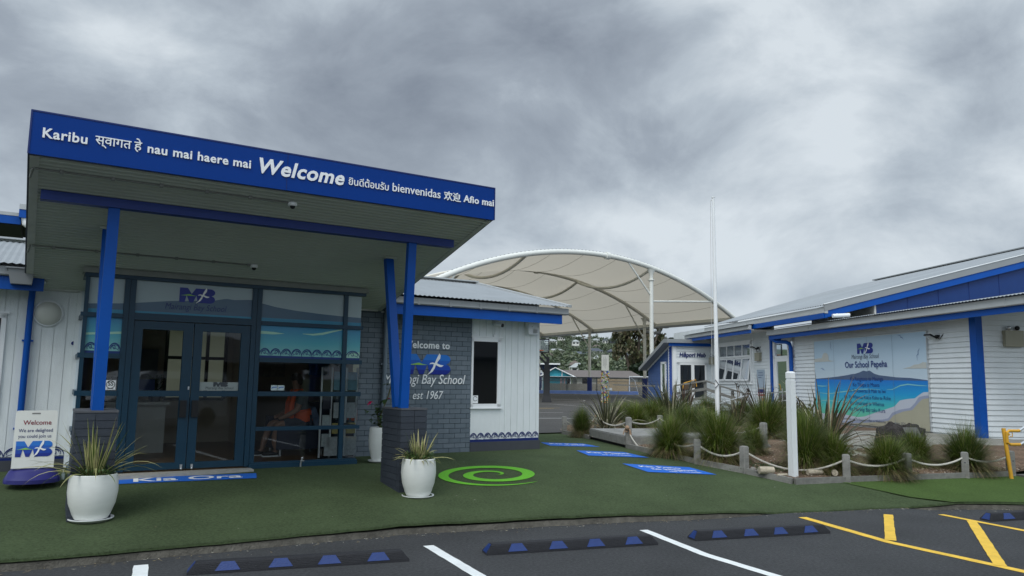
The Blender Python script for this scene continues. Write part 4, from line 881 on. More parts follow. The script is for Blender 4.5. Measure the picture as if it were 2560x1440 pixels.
GRM = [leafmat('grass_bright', (.17, .22, .036)), leafmat('grass_mid', (.10, .145, .026)), leafmat('grass_dark', (.05, .078, .02)), leafmat('grass_straw', (.34, .27, .15)), leafmat('grass_brown', (.12, .085, .045))]
FLX = [leafmat('flax_green', (.10, .11, .05)), leafmat('flax_dark', (.05, .05, .035)), leafmat('flax_cream', (.50, .47, .33)), leafmat('flax_bronze', (.10, .055, .045)), leafmat('flax_brown', (.20, .14, .085))]
VAR = [leafmat('stripe_green', (.10, .15, .03)), leafmat('stripe_cream', (.52, .49, .23)), leafmat('stripe_dull', (.25, .22, .12))]
def grass_mesh(name, seed, n, bias):
    rr = random.Random(seed); mb = MB(); lob = [(rr.uniform(0, 2*pi), rr.uniform(.7, 1.25), rr.uniform(.3, .9)) for _ in range(7)]
    for i in range(n):
        az = rr.uniform(0, 2*pi); q = rr.random(); el = rad(88-74*q**.8) if q < .93 else rad(rr.uniform(-5, 20)); low = el < rad(38)
        L_ = rr.uniform(.74, 1.06)*(1.0 if not low else .85)*(1+sum((g_-1)*max(0, cos(az-a_))**(3/w_) for a_, g_, w_ in lob)*.45); br = .10*sqrt(rr.random()); b = (br*cos(az+rr.uniform(-.6, .6)), br*sin(az+rr.uniform(-.6, .6)), 0)
        x = rr.random()
        if rr.random() < .035: leafstrip(mb, b, az, rad(rr.uniform(30, 80)), L_*rr.uniform(.7, 1.1), .008, rr.uniform(.4, 1.4), [3], 4, 0, 0); continue
        k = (3 if x < .5 else 4 if x < .8 else 2) if low and rr.random() < .75 else (0 if x < bias else 1 if x < bias+.38 else 2 if x < .95 else 3)
        leafstrip(mb, b, az+rr.uniform(-.3, .3), el, L_, rr.uniform(.007, .012), rr.uniform(.45, 1.5), [k], 4, 0, 0)
    return mkmesh(name, mb, GRM, (0, 0, 0), True)
GV = [grass_mesh('grass_clump_a', 1, 4600, .38), grass_mesh('grass_clump_b', 2, 4600, .28), grass_mesh('grass_clump_c', 3, 4400, .10)]
def grass(x, y, z, h, r, v, rz, label):
    o = bpy.data.objects.new('grass_clump', GV[v]); col.objects.link(o); o.location = (x, y, z); o.rotation_euler = (0, 0, rz); k = h*1.30; o.scale = (r/.64, r/.64, k)
    props(o, label, 'ornamental grass', 'tussock grasses in the roped garden'); ORG[o.name] = Vector((x, y, z))
GL = [(1.71, 18.3, .50, .53, .30, 2, 'dark green tussock just inside the far left corner post of the garden'),
      (3.24, 19.7, .52, .62, .44, 0, 'bright tussock right of the pale arching flax near the timber deck'),
      (4.78, 23.9, .53, .72, .70, 0, 'wide green tussock behind the deck, left of the flagpole'),
      (4.0, 21.6, .53, .60, .62, 1, 'mid green tussock between the deck flax and the flagpole'),
      (2.88, 13.85, .48, .62, .42, 0, 'yellow-green tussock rooted behind the left rope, right of the deck edge'),
      (6.45, 25.0, .53, .62, .66, 2, 'dark tussock at the back, right behind the flagpole'),
      (7.5, 24.6, .53, .58, .6, 2, 'dull dark tussock at the back under the open window'),
      (3.68, 13.5, .40, .80, .50, 0, 'large bright tussock with a straw-brown skirt in front of the flagpole'),
      (4.50, 14.2, .47, .44, .30, 1, 'smaller tussock tucked against the right of the large straw-skirted one'),
      (5.84, 17.5, .52, .80, .54, 1, 'tall tussock behind, left of the white square post'),
      (4.98, 12.95, .32, .86, .44, 1, 'tall tussock immediately right of the white square post'),
      (5.46, 12.95, .30, .60, .42, 0, 'bright tussock behind the first rope post right of the white post'),
      (6.36, 13.0, .28, .56, .44, 0, 'bright tussock in front of the dark rock'),
      (7.35, 13.95, .33, .52, .40, 1, 'green tussock right of the rock, behind the middle rope post'),
      (8.15, 13.75, .28, .66, .46, 2, 'dark tussock at the foot of the blue corner post'),
      (4.0, 17.2, .53, .62, .5, 2, 'dull tussock just beyond the far rope of the deck'),
      (5.0, 19.6, .53, .5, .55, 1, 'broad green tussock at the foot of the flagpole'),
      (6.9, 20.4, .53, .55, .55, 0, 'bright tussock in the middle of the garden right of the flagpole'),
      (7.9, 22.4, .53, .6, .6, 1, 'green tussock below the pale blue notice'),
      (3.6, 24.6, .53, .55, .6, 0, 'bright tussock at the back left edge of the garden by the court'),
      (6.8, 18.0, .53, .6, .45, 2, 'dark tussock directly behind the white square post')]
for i, (x, y, z, h, r, v, lb) in enumerate(GL): grass(x, y, z, h, r, v, i*1.3, lb)
def flax_mesh(name, seed, n, pal, L0, wd=.055, dr=1.6):
    rr = random.Random(seed); mb = MB()
    for i in range(n):
        az = rr.uniform(0, 2*pi); el = rad(rr.uniform(25, 86)); b = (.09*cos(az), .09*sin(az), 0); k = rr.choice(pal)
        leafstrip(mb, b, az+rr.uniform(-.25, .25), el, L0*rr.uniform(.6, 1.08), wd*rr.uniform(.7, 1.1), rr.uniform(.15, dr)*(1.2 if el < rad(60) else .8), k, 8, rr.uniform(-1.2, 1.2), .35)
    return mkmesh(name, mb, FLX, (0, 0, 0), True)
FA = flax_mesh('flax_variegated', 5, 90, [[2, 0, 2], [2, 0, 0], [0, 1, 0], [1, 1, 2], [0, 0, 2], [1, 0, 1]], 1.45, .075)
FB = flax_mesh('flax_bronze', 6, 60, [[1, 3, 1], [3, 3, 3], [1, 1, 1], [3, 4, 1]], 1.3, .06, .9)
FC = flax_mesh('flax_drooping', 8, 64, [[1, 0, 1], [1, 3, 1], [0, 1, 4], [2, 4, 1]], 1.35, .06, 2.0)
def flax(me, x, y, z, s_, rz, label, sx=1.0):
    o = bpy.data.objects.new('flax_plant', me); col.objects.link(o); o.location = (x, y, z); o.rotation_euler = (0, 0, rz); o.scale = (s_*sx, s_*sx, s_); props(o, label, 'flax plant', 'flax plants in the roped garden'); return o
flax(FA, 2.45, 19.4, .5, .82, .3, 'pale cream-striped arching flax beside the left end of the timber deck')
flax(FA, 4.9, 23.3, .53, 1.15, 2.1, 'cream-striped flax at the back left, in front of the blue-sided annexe', 1.05)
flax(FC, 6.6, 22.2, .53, .85, 1.0, 'low brown flax under the open casement window')
flax(FB, 7.3, 22.0, .53, 1.2, .5, 'dark bronze flax in front of the glazed side door')
flax(FC, 6.05, 14.7, .46, 1.15, 2.7, 'dark drooping flax in front of the mural, between the white post and the rock', 1.2)
flax(FB, 5.6, 24.6, .53, 1.05, 1.9, 'brown bladed flax in front of the grey timber ramp')
# dark seed-head stalks and a succulent
m = MB(); rr = random.Random(3)
for i in range(7):
    a = rr.uniform(0, 6.28); top = Vector((5.70+.22*cos(a)*1.2, 14.9+.2*sin(a), rr.uniform(1.25, 1.62))); b = Vector((5.95+.05*cos(a), 15.0, .5)); m.tube([b, b*.5+top*.5+Vector((0, 0, .1)), top], .006, 5)
    for k in range(14): q = b.lerp(top, .45+.55*rr.random()); m.ball(q+Vector((rr.uniform(-.06, .06), rr.uniform(-.05, .05), rr.uniform(0, .05))), (.012, .012, .035), 5, 4)
solo('seed_stalks', m, mat('dark_seed_heads', (.035, .025, .022), .8, .3, 30), 'dark seed-head stalks standing beside the blue downpipe', 'flower stalks', org=(5.95, 15, .5))
m = MB(); rr = random.Random(9)
for i in range(9):
    a = rr.uniform(0, 6.28); top = Vector((8.5+.3*cos(a), 28+.2*sin(a), rr.uniform(1.1, 1.75))); m.k = 0; m.tube([(8.5, 28, .5), (8.5+.1*cos(a), 28, .9), top], .015, 5); m.k = 1
    for k in range(14): b_ = k*2.4; leafstrip(m, top, b_, rad(rr.uniform(0, 50)), .13, .05, .3, [1], 2)
solo('succulent_plant', m, [FLX[4], leafmat('succulent_dark', (.03, .018, .02))], 'dark purple rosette succulent on brown stems below the open window', 'succulent', org=(8.5, 28, .5))
# pots with variegated flax
def pot(x, y, z, H, Rm, label, seed, n, L0, tip='flax'):
    t = thing('potted_plant', label, 'potted plant', 'W', (x, y, z), 'white pots around the entrance'); c = (x, y, z+.03)
    m = MB(); rt, rb = Rm*.93, Rm*.66
    pr = [(0, 0), (rb, 0), (rb+.3*(Rm-rb), H*.10), (Rm*.93, H*.34), (Rm, H*.60), (Rm*.985, H*.80), (rt, H*.985), (rt-.008, H), (rt-.025, H*.99), (rt-.03, H*.9), (0, H*.9)]
    m.lathe(pr, c, 48); part('pot', m, POT, t)
    m = MB(); m.lathe([(0, 0), (rb+.02, 0), (rb+.06, .028), (rb+.06, .038), (rb+.045, .035), (rb+.02, .012), (0, .012)], (x, y, z), 40); part('saucer', m, WHT2, t)
    m = MB(); m.lathe([(0, H*.93), (rt-.03, H*.92)], c, 24); part('soil', m, SOIL, t)
    rr = random.Random(seed); m = MB(); B = Vector(c)+Vector((0, 0, H*.92))
    if tip == 'flax':
        for i in range(n):
            az = rr.uniform(0, 2*pi); el = rad(rr.choice([rr.uniform(58, 88), rr.uniform(20, 60)])); b = B+Vector((.07*cos(az), .07*sin(az), 0))
            leafstrip(m, b, az, el, L0*rr.uniform(.55, 1.1), rr.uniform(.026, .042), rr.uniform(.2, 1.5) if el < rad(60) else rr.uniform(0, .35), rr.choice([[1, 0, 1], [1, 0, 1], [1, 0, 0], [1, 2, 1], [2, 0, 1]]), 7, rr.uniform(-.9, .9), .3)
        part('strap_leaves', m, VAR, t)
        m = MB()
        for i in range(900):
            a = rr.uniform(0, 6.28); q = sqrt(rr.random())*(rt-.015); p = B+Vector((q*cos(a), q*sin(a), rr.uniform(-.02, .15)*(1.15-q/rt*.6)))
            leafstrip(m, p, rr.uniform(0, 6.28), rad(rr.uniform(0, 70)), rr.uniform(.025, .045), rr.uniform(.014, .022), .5, [rr.choice([0, 0, 1])], 2)
        for i in range(70):
            a = rr.uniform(0, 6.28); q = rr.uniform(0, .1); leafstrip(m, B+Vector((q*cos(a), q*sin(a), 0)), a, rad(rr.uniform(60, 88)), rr.uniform(.12, .26), .009, .4, [2], 3)
        part('low_foliage', m, [leafmat('low_green_%d' % seed, (.05, .10, .025)), leafmat('low_pale_%d' % seed, (.10, .17, .05)), leafmat('dead_leaf_%d' % seed, (.10, .07, .055))], t)
    else:
        m = MB(); m.tube([B, B+Vector((.0, .0, .25)), B+Vector((.1, -.02, .5)), B+Vector((.16, -.02, .72))], .012, 6); m.tube([B, B+Vector((-.05, 0, .2)), B+Vector((-.06, 0, .33))], .01, 6); part('stem', m, mat('plant_stem', (.10, .10, .05), .8), t)
        m = MB()
        for i in range(130):
            p = B+Vector((rr.gauss(-.01, .07), rr.gauss(0, .06), rr.uniform(.02, .38))); leafstrip(m, p, rr.uniform(0, 6.28), rad(rr.uniform(-20, 50)), rr.uniform(.06, .1), .05, .8, [0], 3)
        for k, (dz, n_, l_) in enumerate(((.48, 3, .17), (.72, 7, .19))):
            for i in range(n_): leafstrip(m, B+Vector((.08+.08*k, -.02, dz)), i*6.28/n_+.4, rad(20 if k else -5), l_, .085, 1.0, [0], 4)
        part('leaves', m, leafmat('hibiscus_leaf', (.045, .085, .028)), t)
        for (dx, dz, s_) in ((-.17, .42, .055), (.13, .49, .03)):
            m = MB()
            for i in range(9): leafstrip(m, B+Vector((dx, -.05, dz)), i*.7, rad(rr.uniform(-10, 60)), s_*1.3, s_*.9, 1.2, [0], 3)
            part('flower', m, MC.setdefault('pink_petal', leafmat('pink_petal', (.65, .02, .14))), t)
pot(-4.49, 8.36, .19, .465, .245, 'large white egg-shaped pot with striped flax in front of the left brick pillar', 21, 84, .64)
pot(-1.19, 10.12, .215, .475, .228, 'white pot with small striped flax at the foot of the right brick pillar', 22, 60, .40)
pot(-2.07, 12.25, .43, .52, .18, 'tall white pot with pink hibiscus against the brick wall', 23, 0, 0, 'hib')

# ================================================================== ROPED GARDEN
frt = [(1.37, 19.45), (1.87, 17.6), (2.36, 15.55), (2.76, 14.0), (3.23, 13.28), (3.87, 12.72), (4.43, 12.12), (5.43, 12.48), (6.64, 12.9), (7.87, 13.35), (8.95, 13.75)]
bck = [(1.6, 21.2), (3, 26), (5, 30), (7, 32), (9.2, 31.5), (10.4, 28.5), (11.0, 24), (11.5, 21), (12, 18.8), (13.5, 17.4), (14, 16)]
mu = MB(); nb_ = 16; FRT = []; BCK = []
for A, B, C_, D_ in zip(frt, frt[1:], bck, bck[1:]):
    for k in range(6): s_ = k/6; FRT.append((A[0]+(B[0]-A[0])*s_, A[1]+(B[1]-A[1])*s_)); BCK.append((C_[0]+(D_[0]-C_[0])*s_, C_[1]+(D_[1]-C_[1])*s_))
FRT.append(frt[-1]); BCK.append(bck[-1]); rr = random.Random(4); vs = []
for f_, b_ in zip(FRT, BCK):
    for j in range(nb_+1):
        t = (j/nb_)**1.5; x, y = f_[0]+(b_[0]-f_[0])*t, f_[1]+(b_[1]-f_[1])*t; vs.append((x, y, turfz(x, y)+.055+.05*min(1, t*5)+rr.uniform(-.012, .012)))
mu.add(vs, [(i*(nb_+1)+j, (i+1)*(nb_+1)+j, (i+1)*(nb_+1)+j+1, i*(nb_+1)+j+1) for i in range(len(FRT)-1) for j in range(nb_)])
solo('garden_bed', mu, MUL, None, None, kind='structure')
ch = MB(); rr = random.Random(8)
CHM = [mat('chip_tan', (.26, .19, .125), .9, .3, 20), mat('chip_dark', (.07, .045, .032), .9, .3, 20), mat('chip_pale', (.48, .42, .34), .9, .3, 20)]
for i in range(5200):
    k = rr.randrange(0, len(FRT)-1); f_ = FRT[k]; b_ = BCK[k]; t = abs(rr.gauss(0, .16)); x, y = f_[0]+(b_[0]-f_[0])*t+rr.uniform(-.1, .1), f_[1]+(b_[1]-f_[1])*t+.02
    if t < .004: continue
    z = turfz(x, y)+.07+.05*min(1, t*3); a = rr.uniform(0, 6.28); l, w_ = rr.uniform(.01, .04), rr.uniform(.004, .012); ch.k = rr.choice([0, 0, 1, 2]); c_, s_ = cos(a), sin(a)
    ch.quad((x-c_*l, y-s_*l, z+rr.uniform(-.01, .012)), (x+s_*w_, y-c_*w_, z), (x+c_*l, y+s_*l, z+rr.uniform(0, .02)), (x-s_*w_, y+c_*w_, z+.004))
solo('bark_chips', ch, CHM, 'loose bark chips covering the soil of the roped garden', 'bark chips', kind='stuff', smooth=False)
gc = MB()
for i in range(1500): gcx, gcy = rr.gauss(4.45, .33), rr.gauss(12.95, .22); leafstrip(gc, (gcx, gcy, turfz(gcx, gcy)+.07), rr.uniform(0, 6.28), rad(rr.uniform(10, 70)), rr.uniform(.02, .05), .012, .6, [0], 2)
solo('ground_cover', gc, leafmat('clover_green', (.035, .075, .02)), 'low dark green weeds on the bark beside the white square post', 'ground cover', kind='stuff')
def edging(p, q, label, h=.10):
    (x0, y0), (x1, y1) = p, q; z0, z1 = turfz(x0, y0), turfz(x1, y1); c = Vector(((x0+x1)/2, (y0+y1)/2, (z0+z1)/2))
    m = MB(); d = Vector((x1-x0, y1-y0, z1-z0)); m.beam((x0, y0, z0+h/2-.01), (x1, y1, z1+h/2-.01), .05, h); solo('edging_board', m, TIMB, label, 'edging board', org=c, group='timber edging of the roped garden')
FX = [((1.33, 19.3), (1.85, 17.75), 'left of the deck'), ((2.36, 15.48), (2.76, 13.93), 'right of the deck'), ((2.76, 13.93), (3.23, 13.21), 'second along from the deck'), ((3.23, 13.21), (3.87, 12.65), 'third along from the deck'), ((3.87, 12.65), (4.42, 12.05), 'ending at the white square post'),
      ((4.46, 12.05), (5.41, 12.40), 'right of the white square post'), ((5.43, 12.41), (6.62, 12.84), 'in front of the tussock by the rock'), ((6.64, 12.85), (7.85, 13.28), 'second from the right end'), ((7.87, 13.29), (8.93, 13.68), 'at the right end beside the yellow rail')]
for p, q, lb in FX: edging(p, q, 'grey timber edging board of the garden, '+lb)
posts = [(1.37, 19.32, .44, 'at the far left corner of the garden'), (2.3, 20.3, .50, 'at the left end of the deck'), (2.40, 15.5, .62, 'at the front corner of the deck'), (2.76, 13.95, .42, 'first to the right of the deck'), (3.23, 13.24, .42, 'second to the right of the deck'),
         (3.87, 12.69, .44, 'third to the right of the deck, left of the white post'), (5.43, 12.42, .44, 'first to the right of the white post'), (6.64, 12.86, .44, 'second to the right of the white post'), (7.87, 13.30, .44, 'third to the right of the white post'), (8.93, 13.72, .44, 'behind the yellow handrail post'),
         (3.89, 19.86, .42, 'inside the garden on the far side of the deck, left one'), (4.34, 17.8, .42, 'inside the garden on the far side of the deck, right one'), (4.93, 14.9, .52, 'inside the garden left of the white square post')]
def fpost():
    t = thing('rope_post', '', 'rope post', 'W', (0, 0, 0)); m = MB(); r = .058
    m.add([(x*k, y*k, z) for z, k in ((-.06, 1), (.955, 1), (.985, .82), (1.0, .45)) for x, y in ((-r, -r*.8), (-r*.8, -r), (r*.8, -r), (r, -r*.8), (r, r*.8), (r*.8, r), (-r*.8, r), (-r, r*.8))], [(k*8+i, k*8+(i+1) % 8, (k+1)*8+(i+1) % 8, (k+1)*8+i) for k in range(3) for i in range(8)]+[tuple(range(24, 32))]); part('post', m, TIMB, t)
    m = MB(); m.obox((0, -r, .60), (.012, 0, 0), (0, .004, 0), (0, 0, .02)); part('bolt', m, DARK, t); return t
p0 = fpost(); PT = []
for i, (x, y, h, lb) in enumerate(posts):
    o = p0 if i == 0 else dup(p0); PT.append(o); z = turfz(x, y)+(.06 if i > 9 else 0)
    o.location = (x, y, z); o.rotation_euler = (0, 0, AL*.3+i*.7); o.scale = (1, 1, h); o['label'] = 'grey weathered rope post '+lb; o['group'] = 'rope fence posts around the garden'
def rope(i, j, sag, label, dz0=-.08, dz1=-.08):
    a = Vector(posts[i][:2]+(PT[i].location.z+posts[i][2]+dz0,)); b = Vector(posts[j][:2]+(PT[j].location.z+posts[j][2]+dz1,)); n = 70; m = MB(); d = (b-a).normalized(); s_ = d.cross(Vector((0, 0, 1))).normalized(); L_ = (b-a).length
    C = lambda t: a.lerp(b, t)+Vector((0, 0, -4*sag*t*(1-t)))
    for k in range(3):
        pts = []
        for q in range(n+1):
            t = q/n; an = t*L_/.085*2*pi+k*2*pi/3; pts.append(C(t)+(s_*cos(an)+Vector((0, 0, 1))*sin(an))*.009)
        m.tube(pts, .0098, 5)
    solo('rope', m, ROPE, label, 'rope', org=a, group='ropes slung between the garden posts')
rope(0, 1, .22, 'pale rope sagging from the far left corner post'); rope(1, 2, .16, 'pale rope across the back of the deck'); rope(2, 3, .28, 'pale rope dropping low to the ground right of the deck', -.30, -.12); rope(3, 4, .10, 'pale twisted rope between the first and second posts right of the deck'); rope(4, 5, .14, 'pale twisted rope in front of the large straw-skirted tussock')
rope(5, 6, .24, 'long pale twisted rope passing behind the white square post'); rope(6, 7, .12, 'pale twisted rope in front of the dark rock'); rope(7, 8, .13, 'pale twisted rope second from the right end'); rope(8, 9, .10, 'pale twisted rope ending at the yellow handrail')
rope(2, 10, .10, 'pale rope on the far side of the deck, left'); rope(10, 11, .16, 'pale rope on the far side of the deck, middle'); rope(11, 12, .18, 'pale rope at the back running towards the white square post')
for i, (x, y, z) in enumerate(((2.28, 20.28, .84), (2.36, 15.45, .84), (2.34, 20.22, .62))):
    m = MB()
    for k in range(10): a = rr.uniform(0, 6.28); m.tube([(x, y, z), (x+.06*cos(a), y-.02+.03*sin(a), z-.05), (x+.08*cos(a), y-.03, z-.14+.05*sin(a))], .009, 5)
    m.ball((x, y-.03, z), .045, 8, 6); solo('rope_knot', m, mat('frayed_rope', (.33, .22, .14), .95, .3, 40), ['frayed brown knot high on the post at the left end of the deck', 'frayed pale knot on the post at the front corner of the deck', 'frayed knot lying low at the left end of the deck'][i], 'rope knot', org=(x, y, z), group='frayed rope knots')
# timber deck
D0 = Vector((1.88, 17.72)); D1 = Vector((2.36, 15.5)); DN = Vector((D1-D0)).normalized(); DQ = Vector((-DN.y, DN.x))*-1
if DQ.x < 0: DQ = -DQ
t = thing('timber_deck', 'low grey timber deck bridging the garden edge', 'deck', 'W', (D0.x, D0.y, .43)); m = MB(); zd_ = .66
Ld = (D1-D0).length
for k in range(16):
    a = D0+DN*(k*Ld/16+.07); q0, q1 = a-DQ*.03, a+DQ*2.3; m.beam((q0.x, q0.y, zd_), (q1.x, q1.y, zd_), Ld/16-.008, .032)
part('deck_boards', m, TIMD, t)
m = MB(); a, b = D0-DQ*.02, D1-DQ*.02; m.beam((a.x, a.y, zd_-.09), (b.x, b.y, zd_-.09), .045, .15); a, b = D1, D1+DQ*2.2; m.beam((a.x, a.y, zd_-.09), (b.x, b.y, zd_-.09), .045, .15); part('fascia', m, TIMB, t)
m = MB(); a, b = D0+DQ*.05, D1+DQ*.05; m.beam((a.x, a.y, .46), (b.x, b.y, .46), .03, .14); part('underside_shade', m, mat('deck_painted_shade', (.03, .03, .028), .9), t)  # near-black strip, its colour standing in for the shade below the deck
# logs, rock, stones
def log(x, y, a, L_, r, label):
    m = MB(); z = turfz(x, y)+.07+r; d = Vector((cos(a), sin(a), 0)); m.tube([Vector((x, y, z))-d*L_/2, Vector((x, y, z)), Vector((x, y, z))+d*L_/2], [r, r*1.04, r*.96], 10); solo('log', m, mat('split_log', (.42, .37, .28), .9, .25, 14, .8, 30), label, 'log', org=(x, y, z), group='cut logs on the bark')
log(4.12, 12.36, .1, .24, .058, 'short pale split log left of the white square post'); log(4.95, 12.50, .35, .28, .045, 'grey cut log lying right of the white square post'); log(5.28, 12.52, 1.3, .12, .05, 'stub of pale log against the first post right of the white post'); log(4.33, 12.25, .4, .20, .02, 'thin stick of bark lying at the foot of the white post')
m = MB(); rr = random.Random(12); n, k_ = 22, 12
P_ = []
for i in range(k_+1):
    th = pi*i/k_*.5
    for j in range(n):
        ph = 2*pi*j/n; f_ = 1+.10*sin(3*ph+1)+.07*sin(5*ph+i)+rr.uniform(-.05, .05); hgt = .47*cos(th)**.55*(1-.16*max(0, cos(ph))*0)-.10*math.exp(-((sin(th)*cos(ph)-.05)/.16)**2)*cos(th)
        P_.append((8.02+.50*sin(th)**.8*cos(ph)*f_, 15.75+.30*sin(th)*sin(ph)*f_, .50+hgt*f_))
m.add(P_, [(i*n+j, (i+1)*n+j, (i+1)*n+(j+1) % n, i*n+(j+1) % n) for i in range(k_) for j in range(n)])
t = thing('memorial_rock', 'dark volcanic rock with a small plaque in front of the mural', 'rock', 'W', (8.02, 15.75, .5)); part('rock', m, mat('dark_rock', (.034, .031, .029), .95, .5, 9, 1, 25, var2=.3, vs2=4), t)
m = MB(); m.obox((8.14, 15.50, .82), (.15, 0, 0), (0, .012, .0), (-.02, .05, .10)); part('plaque', m, mat('plaque_grey', (.10, .10, .095), .4, .2, 12), t)
m = MB()
for i in range(240):
    x, y = rr.uniform(5.9, 6.7), rr.uniform(14.3, 16.8); m.ball((x, y, turfz(x, y)+.10), (rr.uniform(.02, .05), rr.uniform(.02, .05), .02), 6, 4)
gv = MB(); GP = [(6.4, 14.75), (7.7, 15.6), (9.6, 16.2), (12.2, 16.9), (12.0, 18.5), (11.4, 21.5), (9.2, 20.6), (7.3, 17.6)]
gc_ = Vector((9.4, 18)); 
for k in range(8):
    a_, b_ = Vector(GP[k]), Vector(GP[(k+1) % 8])
    P9 = [gc_+((a_-gc_)*(1-v_)+(b_-gc_)*v_)*u_ for u_ in (0, .35, .7, 1) for v_ in (0, .5, 1)]
    gv.add([(p.x, p.y, turfz(p.x, p.y)+.135-.03*(i_ > 8)) for i_, p in enumerate(P9)], [(j*3+i, j*3+i+1, j*3+i+4, j*3+i+3) for j in range(3) for i in range(2)])
solo('gravel_bed', gv, mat('gravel_cream', (.27, .26, .225), .95, .35, 30, .9, 60, var2=.15, vs2=1.5), None, None, kind='structure')
solo('pale_gravel', m, mat('pale_stones', (.42, .40, .34), .9, .2, 10), 'pale gravel drift below the mural between the flax and the rock', 'gravel', kind='stuff')
m = MB()
for x, y, s_ in ((3.98, 12.6, .05), (4.05, 12.50, .045), (3.93, 12.72, .04)): m.ball((x, y, turfz(x, y)+.10), (s_, s_*.8, s_*.9), 8, 6)
for (x, y, s_), lb in zip(((3.98, 12.60, .05), (4.03, 12.46, .045), (5.02, 15.1, .12)), ('small grey stone behind the edging left of the pale log', 'small grey stone beside the pale split log', 'dark square stone at the foot of the inner rope post')):
    m = MB(); m.ball((x, y, turfz(x, y)+.09), (s_, s_*.8, s_*.7), 9, 6); solo('stone', m, mat('grey_stone', (.2, .19, .17), .9, .3, 14, .6, 30), lb, 'stone', org=(x, y, turfz(x, y)+.08), group='loose stones in the garden')
# white square post, flagpole
t = thing('white_post', 'tall white square timber post at the front corner of the garden', 'post', 'W', (4.54, 12.33, .24)); m = MB(); a = AL
X = Vector((cos(.45), sin(.45), 0)); Y = Vector((-sin(.45), cos(.45), 0)); c = Vector((4.54, 12.33, 0))
m.obox(c+Vector((0, 0, 1.02)), X*.053, Y*.053, (0, 0, .80)); m.obox(c+Vector((0, 0, 1.84)), X*.047, Y*.047, (0, 0, .02)); part('shaft', m, mat('post_white', (.70, .73, .73), .6, .05, 9, .3, 90, stretch=(1, 1, .15)), t)
m = MB(); m.obox(c+Vector((0, 0, 1.895)), X*.053, Y*.053, (0, 0, .045)); q = c+Vector((0, 0, 1.94)); m.add([q+X*i*.053+Y*j*.053 for i, j in ((-1, -1), (1, -1), (1, 1), (-1, 1))]+[q+Vector((0, 0, .02))+X*i*.03+Y*j*.03 for i, j in ((-1, -1), (1, -1), (1, 1), (-1, 1))], [(0, 1, 5, 4), (1, 2, 6, 5), (2, 3, 7, 6), (3, 0, 4, 7), (4, 5, 6, 7)]); part('cap', m, WHT2, t)
fx, fy = 5.69, 20.97
t = thing('flagpole', 'tall white flagpole rising from the garden grasses', 'flagpole', 'W', (fx, fy, .5)); m = MB(); m.tube([(fx, fy, .45), (fx, fy, 3), (fx-.01, fy, 5.2), (fx-.01, fy, 6.98)], [.062, .056, .047, .036], 14); part('pole', m, WHT2, t)
m = MB(); m.lathe([(0, 0), (.05, 0), (.05, .03), (0, .035)], (fx-.01, fy, 6.98), 14); part('cap', m, WHT2, t)
m = MB(); m.tube([(fx-.09, fy, 6.9), (fx-.12, fy, 4), (fx-.13, fy, 1.75), (fx-.06, fy, 1.7)], .006, 5); m.tube([(fx-.09, fy, 6.9), (fx, fy, 6.92)], .008, 5); part('halyard', m, mat('halyard', (.5, .5, .48), .8), t)
m = MB(); m.tube([(fx-.06, fy-.05, 1.85), (fx+.03, fy-.07, 1.72), (fx-.07, fy-.06, 1.62)], .012, 6); part('cleat', m, DARK, t)
# ================================================================== RIGHT BUILDING (frame R: p to the right, w away, z up)
CB = thing('classroom_building', 'long white weatherboard school building with blue gable and grey roofs on the right', 'building', 'R', (16, 22, .3))
COV = .125
def wb_p(mb, p, w0, w1, z0, z1):            # boards on a wall facing -p
    z = z0
    while z < z1-.01:
        h = min(COV, z1-z); mb.add([(p-.032, w0, z), (p-.032, w1, z), (p-.006, w1, z+h), (p-.006, w0, z+h), (p-.004, w0, z), (p-.004, w1, z)], [(0, 3, 2, 1), (0, 1, 5, 4)]); z += COV
def wb_w(mb, w_, p0, p1, z0, z1):           # boards on a wall facing -w
    z = z0
    while z < z1-.01:
        h = min(COV, z1-z); mb.add([(p0, w_-.032, z), (p1, w_-.032, z), (p1, w_-.006, z+h), (p0, w_-.006, z+h), (p0, w_-.004, z), (p1, w_-.004, z)], [(0, 1, 2, 3), (0, 4, 5, 1)]); z += COV
P0 = 13.2; W0 = 16.5; Z0 = .347
m = MB(); wb_p(m, P0, W0+.12, 25.25, Z0, 3.55); m.box(P0, P0+.1, W0, 25.25, .2, 3.70)
wb_p(m, P0, 27.1, 28.72, Z0+.5, 4.1); wb_p(m, P0, 32.08, 33.1, Z0+.5, 4.1); wb_p(m, P0, 28.72, 32.08, Z0+.5, 1.78); wb_p(m, P0, 28.72, 32.08, 3.47, 4.1); m.box(P0, P0+.1, 27.0, 38, .2, 4.3); m.box(P0, P0+.1, 25.2, 27.1, 3.4, 3.7)
part('side_wall', m, WBD, CB, smooth=False)
m = MB(); wb_w(m, W0, P0+.12, 24, Z0, 3.6)
for k in range(14): wb_w(m, W0, P0+.12+k*.78, 24, 3.6+k*COV, 3.6+(k+1)*COV)
m.prism([(P0+.1, W0, .2), (24, W0, .2), (24, W0, 5.4), (P0+.1, W0, 3.70)], (0, .1, 0)); part('end_wall', m, WBD, CB, smooth=False)
m = MB(); m.box(P0-.03, 24, W0+.03, W0+.06, .1, Z0); m.box(P0+.03, P0+.06, W0, 25.2, .1, Z0); m.box(P0+.02, P0+.06, 27.1, 34, .3, .86); part('foundation', m, mat('foundation_concrete', (.16, .155, .14), .9, .2, 10, .3, 40), CB)
m = MB(); m.box(P0-.045, P0+.13, W0-.045, W0+.17, .2, 3.50); m.box(P0-.07, P0+.05, 26.93, 27.07, .5, 3.62); part('corner_post', m, BLUE, CB)
